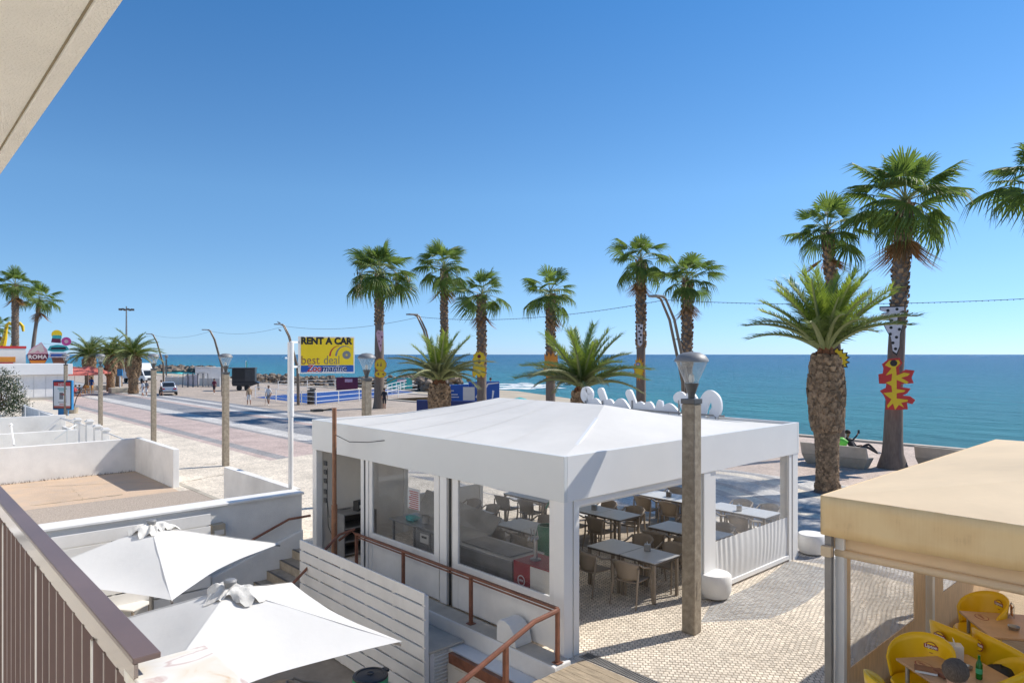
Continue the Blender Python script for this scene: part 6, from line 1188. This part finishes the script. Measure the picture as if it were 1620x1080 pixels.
# tall floodlight mast far off
q = AT(200, 190); t = thing('floodlight_mast', 'tall thin mast with a ring of floodlights above the far-left date palms', 'light mast', (q.x, q.y, 0)); zt = CAMZ + (HZ - 489) / FPX * 190; mb = MB(); mb.tube([(0, 0, 0), (0, 0, zt + .8)], [.35, .16], 8); ob('mast', mb, 'steel_dull', t)
for k in range(8): a = k * math.pi / 4; mb = MB(); mb.bar((0, 0, zt), (1.6 * math.cos(a), 1.6 * math.sin(a), zt), .1); mb.cbox((1.6 * math.cos(a), 1.6 * math.sin(a), zt - .1), (.6, .6, .5)); ob('floodlight', mb, 'dark_metal', t)
q = AT(278 / 1.0 + 2, 100); 
q = AT(263, 112); t = thing('thin_street_lamp', 'distant lantern post between truck and leaning mast', 'street lamp', (q.x, q.y, 0)); mb = MB(); mb.bar((0, 0, 0), (0, 0, 3.7), .2); ob('post', mb, 'dark_metal', t); mb = MB(); mb.lathe([(.1, 3.75), (.3, 4.25), (.3, 4.3), (0, 4.5)], 10); ob('lantern_head', mb, 'dome_grey', t)
# ---- rocks
def rocks(name, label, line, n, size, spread, z0, z1):
    rk = MB(); 
    for i in range(n):
        u = random.random() * (len(line) - 1); k_ = int(u); p = Vector(line[k_]).lerp(Vector(line[min(k_ + 1, len(line) - 1)]), u - k_); s_ = size * random.uniform(.5, 1.3); h_ = random.random()
        p = p + Vector((random.gauss(0, spread), random.gauss(0, spread), z0 + (z1 - z0) * h_ * h_)); rk.ball(p, s_, 7, (random.uniform(.8, 1.3), random.uniform(.8, 1.3), random.uniform(.6, .9)), .22)
    o = ob(name, rk, 'rock'); tag(o, label, None, None, 'stuff'); return o
rocks('breakwater_rocks', None, [G(214, 588, -5), G(262, 587, -5), G(320, 588.5, -5), G(340, 590, -5)], 620, 1.9, 2.2, -.4, 1.9)
rocks('shore_rocks', None, [G(388, 602, -4.5), G(460, 607, -4.5), G(560, 611, -4.5), G(640, 612, -4.5)], 900, .8, 3.0, .0, 2.2)
rocks('shore_rocks', None, [G(640, 613, -4.5), G(680, 616, -4.5), G(712, 618, -4.5)], 420, .9, 2.2, .2, 3.4)
rocks('far_shore_rocks', None, [G(100, 586, -4.5), G(150, 588, -4.5), G(215, 590, -4.5)], 420, 1.3, 2.0, .0, 1.6)
# beach umbrellas showing over the sea wall, boat
for i, (px, py, d, m_, lb) in enumerate(((822, 630, 92, 'turquoise', 'turquoise beach umbrella tip beyond the pavilion roof'), (284, 590, 200, 'turquoise', 'pale turquoise beach umbrella beside the breakwater'))):
    q = AT(px, d); zt = CAMZ + (HZ - py + 1.5) / FPX * d; t = thing('beach_umbrella', lb, 'beach umbrella', (q.x, q.y, zt - 2.4)); mb = MB(); mb.lathe([(1.4, 1.9), (.8, 2.25), (.02, 2.42)], 8, cap=False); ob('canopy', mb, m_, t); mb = MB(); mb.tube([(0, 0, 0), (0, 0, 2.4)], .03, 6); ob('pole', mb, 'white_paint', t)
q = G(452, 567.5, -5); t = thing('motor_boat', 'tiny white boat far out on the sea', 'boat', (q.x, q.y, -5), .5); mb = MB(); mb.add([(-5, -1.5, 0), (5, -1, 0), (7, 0, .3), (5, 1, 0), (-5, 1.5, 0), (-5, -2, 2), (5.5, -1.5, 2.2), (9, 0, 2.8), (5.5, 1.5, 2.2), (-5, 2, 2)], [(0, 1, 2, 3, 4), (5, 9, 8, 7, 6), (0, 5, 6, 1), (1, 6, 7, 2), (2, 7, 8, 3), (3, 8, 9, 4), (4, 9, 5, 0)]); ob('hull', mb, 'white', t); mb = MB(); mb.box(-2.5, 2, -1.2, 1.2, 2, 4); ob('cabin', mb, 'white', t, bev=.3)
q = G(388, 578, -5); t = thing('beach_flag_pole', 'thin pole with a turquoise flag on the beach right of the black trailer', 'flag', (AT(389, 130).x, AT(389, 130).y, -4)); zt = CAMZ + (HZ - 570) / FPX * 130 + 4; mb = MB(); mb.tube([(0, 0, 0), (0, 0, zt)], .06, 6); ob('pole', mb, 'white_paint', t); mb = MB(); mb.box(0, .05, -.6, .0, zt - 1.4, zt - .2); ob('flag_cloth', mb, 'turquoise', t)
# ================================================================ FOREGROUND
# ---- our own building: balcony above, below and beside the camera
bl = thing('balcony', 'cream balcony slab above and white floor slab of the building we look from', 'balcony'); bl['kind'] = 'structure'; del bl['category']
mb = MB(); mb.box(-1.6, .51, -3, 9, 5.5, 5.75); ob('ceiling_slab', mb, 'cream_render', bl)
mb = MB(); mb.box(.455, .510, -3, 9, 5.483, 5.499); ob('drip_edge', mb, 'cream_render', bl, bev=.003)
mb = MB(); mb.box(.449, .4545, -3, 9, 5.494, 5.4995); ob('drip_groove', mb, 'joint_dark', bl)
mb = MB(); mb.box(-1.6, .50, -3, 7.0, 2.72, 2.86); ob('floor_slab', mb, 'cream_render', bl)
mb = MB(); mb.box(-1.8, -1.6, -6, 40, -1.1, 9); ob('house_wall', mb, 'white_render', bl)
mb = MB(); mb.box(.28, .44, 1.72, 7.0, 2.86, 3.0); ob('marble_curb', mb, 'marble', bl, bev=.004)
rl = thing('balcony_railing', 'brown metal balcony railing with flat balusters in the lower left corner', 'railing')
rX, zt = .44, 3.9
a = G(255, 1030, zt); rX = a.x
mb = MB(); mb.box(rX - .052, rX, a.y + .0, 7.0, zt - .012, zt); ob('top_rail', mb, 'brown_alu', rl, bev=.002)
mb = MB(); mb.box(rX - .050, rX - .042, a.y + .0, 7.0, zt - .062, zt - .0125); ob('rail_side', mb, 'rail_bronze', rl)
mb = MB(); mb.box(rX - .045, rX - .012, a.y, 7.0, 3.02, 3.05); ob('bottom_rail', mb, 'brown_alu', rl)
y = a.y + .02; k = 0
while y < 7.0:
    mb = MB(); mb.box(rX - .052, rX - .012, y - .007, y + .007, 3.05, zt - .062); ob('baluster', mb, 'brown_alu', rl)
    mb = MB(); mb.box(rX - .056, rX - .0525, y - .011, y + .0, 3.05, zt - .064)
    if k % 7 == 3: ob('pale_strip', mb, 'off_white', rl)
    y += .108; k += 1
mp_ = thing('marble_pillar', 'pillar with a veined marble top at the end of the balcony railing', 'pillar'); c0, c1, c2 = G(194, 1052, 3.86), G(318, 1022, 3.86), G(367, 1066, 3.86)
mb = MB(); xa, xb = c0.x, c2.x + .012; yb = (c0.y + c1.y) / 2; mb.box(xa, xb, yb - .36, yb, 3.83, 3.86); ob('marble_top', mb, 'marble', mp_, bev=.004)
mb = MB(); mb.box(xa + .012, xb - .012, yb - .35, yb - .012, 2.86, 3.829); ob('shaft', mb, 'white_render', mp_)
# ---- canvas umbrellas on the sunken terrace
def umbrella(label, c, half, rz, z_e, z_a, seed):
    random.seed(seed); t = thing('canvas_umbrella', label, 'umbrella', (c[0], c[1], 0), rz, 'white square umbrellas on the sunken terrace'); n = 14
    cor = [Vector((-half, -half, z_e)), Vector((half, -half, z_e)), Vector((half, half, z_e)), Vector((-half, half, z_e))]; ap = Vector((0, 0, z_a)); mb = MB()
    for f in range(4):
        A, B_ = cor[f], cor[(f + 1) % 4]; o = len(mb.v)
        for i in range(n + 1):
            for j in range(n + 1):
                u, v = i / n, j / n; p = A.lerp(B_, u).lerp(ap, v)
                inn = math.sin(math.pi * u) * (1 - v)     # edges drawn in between the arm tips
                e_ = (A + B_) / 2; outd = Vector((e_.x, e_.y, 0)).normalized(); p = p - outd * .16 * inn * (1 - v); p.z -= .10 * math.sin(math.pi * u) * math.sin(math.pi * min(1, v * 1.1 + .05)) * (1 - v) * 1.2 - .05 * inn; p.z += .012 * mnoise.noise(p * 1.7 + Vector((seed, 0, 0)))
                mb.v.append(tuple(p))
        for i in range(n):
            for j in range(n): q = o + i * (n + 1) + j; mb.f.append((q, q + n + 1, q + n + 2, q + 1)); mb.mi.append(0)
    o = ob('canopy', mb, 'canvas_white', t, merge=True); o.data.shade_smooth(); o.data.set_sharp_from_angle(angle=R(9))
    for q in cor:
        mb = MB(); n2 = 12; pp = [q.lerp(ap, i / n2) + Z_ * .006 for i in range(n2 + 1)]; sd = Vector((-q.y, q.x, 0)).normalized() * .010
        for i in range(n2): mb.quad(pp[i] - sd, pp[i + 1] - sd, pp[i + 1] + sd, pp[i] + sd)
        ob('ridge_seam', mb, 'canvas_white', t)
    mb = MB()
    for q in cor: mb.bar(ap - Z_ * .12, q - Z_ * .03, .03)
    ob('arms', mb, 'steel_dull', t); mb = MB(); mb.tube([(0, 0, -1.1), (0, 0, z_a)], .035, 10); ob('pole', mb, 'steel_dull', t)
    mb = MB(); mb.lathe([(.42, -1.1), (.42, -1.02), (.1, -1.0)], 20); ob('base', mb, 'concrete', t)
    # crumpled vent cloth round the hub
    mb = MB(); m_ = 56; rings = 9; hz = (z_a - z_e) / half
    for j in range(rings + 1):
        for i in range(m_):
            a = 2 * math.pi * i / m_; r_ = .05 + .24 * j / rings; r_ *= 1 + (.30 * math.sin(3 * a + seed) + .12 * math.sin(8 * a + 1)) * j / rings + .28 * math.sin(2 * a + seed)
            q = Vector((math.cos(a) * r_, math.sin(a) * r_, 0)); foldz = .075 * math.sin(9 * a + 5 * mnoise.noise(q * 5 + Vector((seed, 1, 0)))) * (j / rings) + .07 * mnoise.noise(q * 9 + Vector((3, seed, 0)))
            base = z_a - max(abs(q.x), abs(q.y)) * hz; q.z = base + .02 + .03 * (1 - j / rings) + .035 * math.sin(math.pi * j / rings) + foldz * .6 + .03 * math.sin(2 * a + seed); q.z = max(q.z, base + .012); mb.v.append(tuple(q))
    for j in range(rings):
        for i in range(m_): mb.f.append((j * m_ + i, j * m_ + (i + 1) % m_, (j + 1) * m_ + (i + 1) % m_, (j + 1) * m_ + i)); mb.mi.append(0)
    ob('vent_cloth', mb, 'canvas_grubby', t, smooth=True); mb = MB(); mb.lathe([(.0, z_a + .12), (.06, z_a + .115), (.08, z_a + .095), (.06, z_a + .02)], 16); ob('hub_cap', mb, 'dome_grey', t, smooth=True)
    return t
zr_ = 1.0; q = G(635, 1015, zr_); umbrella('white square umbrella nearest the black bin', (q.x - 1.5, q.y + 1.5), 1.5, 0, zr_, 1.62, 4)
q1, q2 = G(443, 860, zr_), G(272, 950, zr_); d_ = (q1 - q2).normalized(); nn_ = Vector((-d_.y, d_.x, 0)); c = (q1 + q2) / 2 + nn_ * 1.5
umbrella('white square umbrella farther back, near the stairs', (c.x, c.y), 1.5, math.atan2(d_.y, d_.x), zr_, 1.62, 9)
q = G(586, 1062, -.16); t = thing('black_bin', 'black lidded bin with a green bag edge beside the slatted fence', 'bin', (q.x, q.y + .0, -1.1)); mb = MB(); mb.lathe([(.19, 0), (.23, .84), (.235, .86)], 28); ob('drum', mb, 'black_plastic', t, smooth=True)
mb = MB(); n = 28
for i in range(n):
    a0, a1 = 2 * math.pi * i / n, 2 * math.pi * (i + 1) / n; h0 = .13 + .05 * abs(math.sin(a0 * 2.3)); h1 = .13 + .05 * abs(math.sin(a1 * 2.3)); mb.quad((0.262 * math.cos(a0), 0.262 * math.sin(a0), .875), (0.262 * math.cos(a1), 0.262 * math.sin(a1), .875), (0.258 * math.cos(a1), 0.258 * math.sin(a1), .86 - h1), (0.258 * math.cos(a0), 0.258 * math.sin(a0), .86 - h0))
ob('bag_edge', mb, 'green_bag', t, smooth=True, merge=True); mb = MB(); mb.lathe([(.255, .87), (.262, .885), (.25, .905), (.21, .912), (.20, .90), (.05, .915), (.045, .93), (.03, .92), (0, .92)], 32); lid = ob('lid', mb, 'black_plastic', t, smooth=True)
mb = MB(); mb.cbox((.26, 0, .895), (.06, .12, .04)); ob('handle', mb, 'black_plastic', lid, bev=.01)
# a table edge and grey chairs below the umbrellas
p = G(228, 953, -.35); t = thing('terrace_table', 'beige table corner showing between the two umbrellas', 'table', (p.x, p.y, -1.1), .6); mb = MB(); mb.box(-.4, .12, -.1, .5, .72, .75); ob('tabletop', mb, 'off_white', t, bev=.004)
for x_, y_ in ((-.36, -.06), (.08, -.06), (-.36, .46), (.08, .46)): mb = MB(); mb.bar((x_, y_, 0), (x_, y_, .72), .04); ob('leg', mb, 'taupe', t)
for i, (px, py) in enumerate(((437, 1098), (487, 1085))):
    q = G(px, py, -.35); copy_tree(ch, (q.x, q.y, -1.1), [2.3, -2.0][i], ['taupe armchair under the nearest umbrella, left of the pair', 'taupe armchair under the nearest umbrella, closer to the bin'][i], group='armchairs on the sunken terrace')
# ---- cream awning pavilion on the right
K = G(1300, 783, 2.9); ax, ay = K.x, K.y; AL = VY(1577, 695, ay).x - ax; AW = 9.0; ze = 2.9; FL = .45
t = cp = thing('cream_pavilion', 'cream canvas pavilion with stained valance and wood-look side panels', 'pavilion')
mb = MB(); cc = [(ax, ay, ze), (ax + AL, ay, ze), (ax + AL, ay - AW, ze), (ax, ay - AW, ze)]; apx = [(ax + AL / 2, ay - AL / 2, ze + .62), (ax + AL / 2, ay - AW + AL / 2, ze + .62)]
k = 10; sag(cc[0], cc[1], apx[0], apx[0]); sag(cc[1], cc[2], apx[1], apx[0]); sag(cc[2], cc[3], apx[1], apx[1]); sag(cc[3], cc[0], apx[0], apx[1])
o = ob('roof_canvas', mb, 'canvas_cream', t, merge=True); o.data.shade_smooth(); o.data.set_sharp_from_angle(angle=R(5))
mb = MB(); n = 90
def val(P0, P1, h_, nrm):
    o = len(mb.v)
    for i in range(n + 1):
        p = Vector(P0).lerp(Vector(P1), i / n)
        for j in range(5):
            v = j / 4; b2 = .012 * math.sin(i * .9) * v + .02 * math.sin(i * .23) * v; mb.v.append(tuple(p + Vector(nrm) * (b2 + .012) - Z_ * h_ * v))
    for i in range(n):
        for j in range(4): q = o + i * 5 + j; mb.f.append((q, q + 5, q + 6, q + 1)); mb.mi.append(0)
val((ax, ay, ze), (ax, ay - AW, ze), .44, (-1, 0, 0)); val((ax, ay, ze), (ax + AL, ay, ze), .44, (0, 1, 0)); ob('valance', mb, 'canvas_stained', t, smooth=True, solid=.004, merge=True)
mb = MB(); mb.box(ax + .16, ax + .22, ay - AW, ay - .06, 2.28, 2.44); ob('header_cloth', mb, 'canvas_cream', t, bev=.01); mb = MB(); mb.tube([(ax + .14, ay - AW, 2.25), (ax + .14, ay - .1, 2.25)], .045, 10); ob('roll_tube', mb, 'canvas_cream', t, smooth=True)
mb = MB(); mb.box(ax + .02, ax + .10, ay - .10, ay - .02, 0, ze - .1); ob('corner_post', mb, 'steel_dull', t, bev=.008); mb = MB(); mb.box(ax + .12, ax + .20, ay - .20, ay - .10, 0, 2.42); ob('panel_post', mb, 'white_alu', t, bev=.005)
mb = MB(); mb.box(ax - .04, ax + .03, ay - .12, ay + .0, 2.22, 2.34); ob('roller_box', mb, 'canvas_cream', t, bev=.01); mb = MB(); mb.tube([(ax + .04, ay - .125, 0), (ax + .04, ay - .125, 2.2)], .008, 6); ob('pull_rod', mb, 'off_white', t)
mb = MB(); mb.box(ax + AL - .1, ax + AL, ay - .1, ay, 0, ze - .05); mb.box(ax + AL - .1, ax + AL, ay - 4.6, ay - 4.5, 0, ze - .05); mb.box(ax + AL - .1, ax + AL, ay - AW, ay - AW + .1, 0, ze - .05); ob('rear_post', mb, 'steel_dull', t)
# side panels on the face towards the cobbles: printed boards with clear windows
def panel(X0, X1, wa, wb, za, zb, Yp, m_='wood_print', ztop=2.42):
    mb = MB(); e_ = .018
    mb.box(X0, X1, Yp - e_, Yp, FL - .45, za); mb.box(X0, wa, Yp - e_, Yp, za + .001, ztop); mb.box(wb, X1, Yp - e_, Yp, za + .001, ztop); mb.box(wa + .001, wb - .001, Yp - e_, Yp, zb, ztop); ob('side_panel', mb, m_, cp)
    mb = MB(); mb.quad((wa, Yp - .009, za), (wb, Yp - .009, za), (wb, Yp - .009, zb), (wa, Yp - .009, zb)); ob('clear_window', mb, 'clear_sheet_scuffed', cp)
Yp = ay - .16
w0 = VY(1343, 1000, Yp).x; w1 = VY(1445, 940, Yp).x; zb_ = VY(1445, 978, Yp).z; pe = VY(1462, 950, Yp).x
panel(ax + .2, pe, w0, w1, zb_, 2.36, Yp); mb = MB(); mb.box(pe + .02, pe + .12, Yp - .1, Yp - .0, 0, 2.42); ob('panel_post', mb, 'white_alu', cp)
w0 = VY(1490, 920, Yp).x; w1 = VY(1560, 920, Yp).x; panel(pe + .16, ax + AL - .12, w0, w1, VY(1490, 936, Yp).z, 2.36, Yp)
mb = MB(); mb.box(ax + AL - .3, ax + AL - .26, ay - AW, ay - 1.2, FL, FL + .9); ob('rear_panel', mb, 'off_white', cp)
mb = MB(); mb.box(ax + .2, ax + AL - .1, ay - AW, ay - .35, FL - .45, FL); o = ob('raised_floor', mb, 'wood_deck', cp)
# yellow tub chairs
yc = thing('yellow_chair', 'x', 'chair', (0, 0, 0), group='yellow tub chairs with red badges'); yS = 1.12
mb = MB(); nu, nv = 18, 6
for j in range(nv + 1):
    for i in range(nu + 1):
        a = R(-100 + 200 * i / nu); v = j / nv; s2 = math.cos(a * .9); top = .62 + .24 * max(0, s2) ** .6; zz = .44 + (top - .44) * v; r_ = .25 + .04 * v; mb.v.append((math.sin(a) * r_, -math.cos(a) * r_ * .95, zz))
for j in range(nv):
    for i in range(nu): q = j * (nu + 1) + i; mb.f.append((q, q + 1, q + nu + 2, q + nu + 1)); mb.mi.append(0)
ob('backrest', mb, 'yellow_plastic', yc, smooth=True, solid=.02)
mb = MB(); mb.lathe([(.0, .40), (.235, .41), (.25, .43), (.235, .45), (.0, .44)], 24); ob('seat', mb, 'yellow_plastic', yc, smooth=True)
for a in (45, 135, 225, 315): c_, s2 = math.cos(R(a)), math.sin(R(a)); mb = MB(); mb.tube([(c_ * .19, s2 * .19, .42), (c_ * .26, s2 * .26, 0)], [.024, .016], 8); ob('leg', mb, 'yellow_plastic', yc, smooth=True)
def badge(parent, side, z=.73, r_=.289):
    """red oval badge with lettering on the back shell; side -1 outside, +1 inside"""
    y = -r_ - .015 if side < 0 else -r_ * .93 + .02
    mb = MB(); w, h = .062, .056; pl = [(w * math.cos(k * math.pi / 12), h * math.sin(k * math.pi / 12)) for k in range(24)]
    ux = (1, 0, 0) if side < 0 else (-1, 0, 0)
    mb.prism(pl, (0, y, z), ux, (0, 0, 1), .001); b0 = ob('badge', mb, 'red_panel', parent)
    mb = MB(); mb.prism([(u * .86, v_ * .86) for u, v_ in pl], (0, y - .0015 * (1 if side < 0 else -1), z), ux, (0, 0, 1), .001); ob('badge_face', mb, 'sign_yellow', b0)
    mb = MB(); mb.prism([(-.066, -.018), (.066, -.018), (.066, .022), (-.066, .022)], (0, y - .003 * (1 if side < 0 else -1), z + .006), ux, (0, 0, 1), .001); ob('badge_band', mb, 'red_panel', b0)
    text('lettering', 'Lipton', 'white', b0, (-.055 if side < 0 else .055, y - .0055 * (1 if side < 0 else -1), z - .004), ux, (0, 0, 1), .044, .0008, bold=.0012)
badge(yc, -1); badge(yc, 1)
YC = [(1455, 1052, 3.14 * .18 + .9, 'yellow tub chair with its inside showing, left of the nearest table'), (1548, 972, .9, 'yellow tub chair at the far side of the rear table'), (1522, 1018, -2.0, 'yellow tub chair seen from behind, between the two tables'), (1592, 1035, -2.2, 'yellow tub chair seen from behind at the right edge'), (1572, 1078, .2, 'yellow tub chair right of the green bottle with a dark bag on it'), (1425, 1112, -2.3, 'yellow tub chair of which only the rim shows at the bottom')]
for i, (px, py, rz, lb) in enumerate(YC):
    q = G(px, py, FL + .62 * yS)
    if i == 0: yc.location = (q.x, q.y, FL); yc.rotation_euler = (0, 0, rz + R(0)); yc.scale = (yS,) * 3; yc['label'] = lb
    else: copy_tree(yc, (q.x, q.y, FL), rz, lb)
def ytable(label, px, py, rz, w, l):
    q = G(px, py, FL + .75); t = thing('snack_table', label, 'table', (q.x, q.y, FL), rz, 'brown-topped tables in the cream pavilion'); mb = MB(); mb.box(0, w, 0, l, .725, .75); ob('tabletop', mb, 'table_brown', t, bev=.004); mb = MB(); mb.box(.004, w - .004, .004, l - .004, .722, .7245); ob('edge_trim', mb, 'black', t)
    for x_, y_ in ((.08, .08), (w - .08, .08), (.08, l - .08), (w - .08, l - .08)): mb = MB(); mb.tube([(x_, y_, 0), (x_, y_, .722)], .022, 8); ob('leg', mb, 'steel', t, smooth=True)
    mb = MB(); pl = [(.11 * math.cos(k * math.pi / 12), .07 * math.sin(k * math.pi / 12)) for k in range(24)]; mb.prism(pl, (.2, .18, .752), (1, 0, 0), (0, 1, 0), .0008)
    mb2 = MB(); mb2.prism([(u * .9, v_ * .86) for u, v_ in pl], (.2, .18, .7535), (1, 0, 0), (0, 1, 0), .0008); b0 = ob('printed_ring', mb, 'red_panel', t); ob('ring_centre', mb2, 'table_brown', b0); text('lettering', 'Lipton', 'red_panel', b0, (.12, .165, .7555), (1, 0, 0), (0, 1, 0), .055, .0005); return t
u = G(1417, 1040, FL + .75); v_ = G(1478, 1080, FL + .75); r1 = math.atan2(v_.y - u.y, v_.x - u.x)
ytable('square brown-topped table with books, bottle and napkin box', 1417, 1040, r1, .85, .85)
u2 = G(1517, 965, FL + .75); v2_ = G(1562, 1002, FL + .75); r2 = math.atan2(v2_.y - u2.y, v2_.x - u2.x); ytable('square brown-topped table farther back with an ashtray', 1517, 965, r2, .85, .85)
zT = FL + .752
q = G(1510, 1042, zT); napkin_box('cream napkin box with a white tissue on the snack table', (q.x, q.y, zT), .5, 'off_white', 1.25)
q = G(1549, 1073, zT); t = thing('green_bottle', 'small green glass beer bottle on the nearest snack table', 'bottle', (q.x, q.y, zT)); mb = MB(); mb.lathe([(.027, 0), (.031, .01), (.031, .14), (.024, .17), (.013, .19), (.012, .235), (.015, .24)], 20); ob('glass_body', mb, 'bottle_green', t, smooth=True); mb = MB(); mb.lathe([(.0317, .06), (.0317, .11)], 20, cap=False); ob('paper_label', mb, 'green_bag', t, smooth=True)
q = G(1465, 1062, zT); t = thing('book', 'thick book with a brown cover lying on the snack table', 'book', (q.x, q.y, zT), 1.9); mb = MB(); mb.box(-.10, .10, -.07, .07, .004, .028); ob('pages', mb, 'white', t); mb = MB(); mb.box(-.105, .105, -.075, .075, .029, .033); ob('cover', mb, 'corten', t)
q = G(1490, 1068, zT); t = thing('glasses_case', 'dark red case leaning on the book', 'case', (q.x, q.y, zT), .9); mb = MB(); mb.box(-.09, .09, -.04, .04, 0, .045); ob('case_body', mb, 'rust_paint', t, bev=.01)
q = G(1530, 1057, zT); t = thing('ashtray', 'round steel ashtray beside the green bottle', 'ashtray', (q.x, q.y, zT)); mb = MB(); mb.lathe([(.045, 0), (.055, .03), (.05, .03), (.042, .01), (0, .01)], 20); ob('bowl', mb, 'steel', t, smooth=True)
q = G(1604, 995, zT); t = thing('ashtray', 'round steel ashtray on the rear snack table', 'ashtray', (q.x, q.y, zT)); mb = MB(); mb.lathe([(.05, 0), (.065, .04), (.06, .04), (.045, .01), (0, .01)], 20); ob('bowl', mb, 'steel', t, smooth=True)
q = G(1602, 975, zT); t = thing('menu_stand', 'small metal stand with a printed card on the rear snack table', 'menu stand', (q.x, q.y, zT), .4); mb = MB()
for a, b_ in (((-.07, 0, 0), (-.07, 0, .16)), ((.07, 0, 0), (.07, 0, .16)), ((-.07, 0, .16), (.07, 0, .16)), ((-.07, .06, 0), (-.07, 0, .16)), ((.07, .06, 0), (.07, 0, .16))): mb.tube([a, b_], .004, 6)
ob('frame', mb, 'steel', t); mb = MB(); mb.box(-.06, .06, .01, .014, .02, .14); ob('card', mb, 'orange', t)
q = G(1572, 1075, FL + .62); t = thing('dark_bag', 'black bag slumped on the yellow chair beside the bottle', 'bag', (q.x + .05, q.y - .06, FL + .5)); mb = MB(); mb.ball((0, 0, .12), .16, 12, (.8, 1.2, 1.0), .08); ob('bag_body', mb, 'black', t, smooth=True)
# man at the table, head seen from behind and above
hz_ = FL + 1.24; q = G(1505, 1064, hz_)
pose_m = dict(sit); pose_m.update(crown=(0, .04, 1.255)); person('grey-haired person seated at the nearest snack table, seen from behind', (q.x, q.y - .02, FL + .0), r1 + R(18), pose_m, C_('cloth_dark', 'cloth_grey', 'skin', 'black', fore=2), 'hair_grey', 1.02)
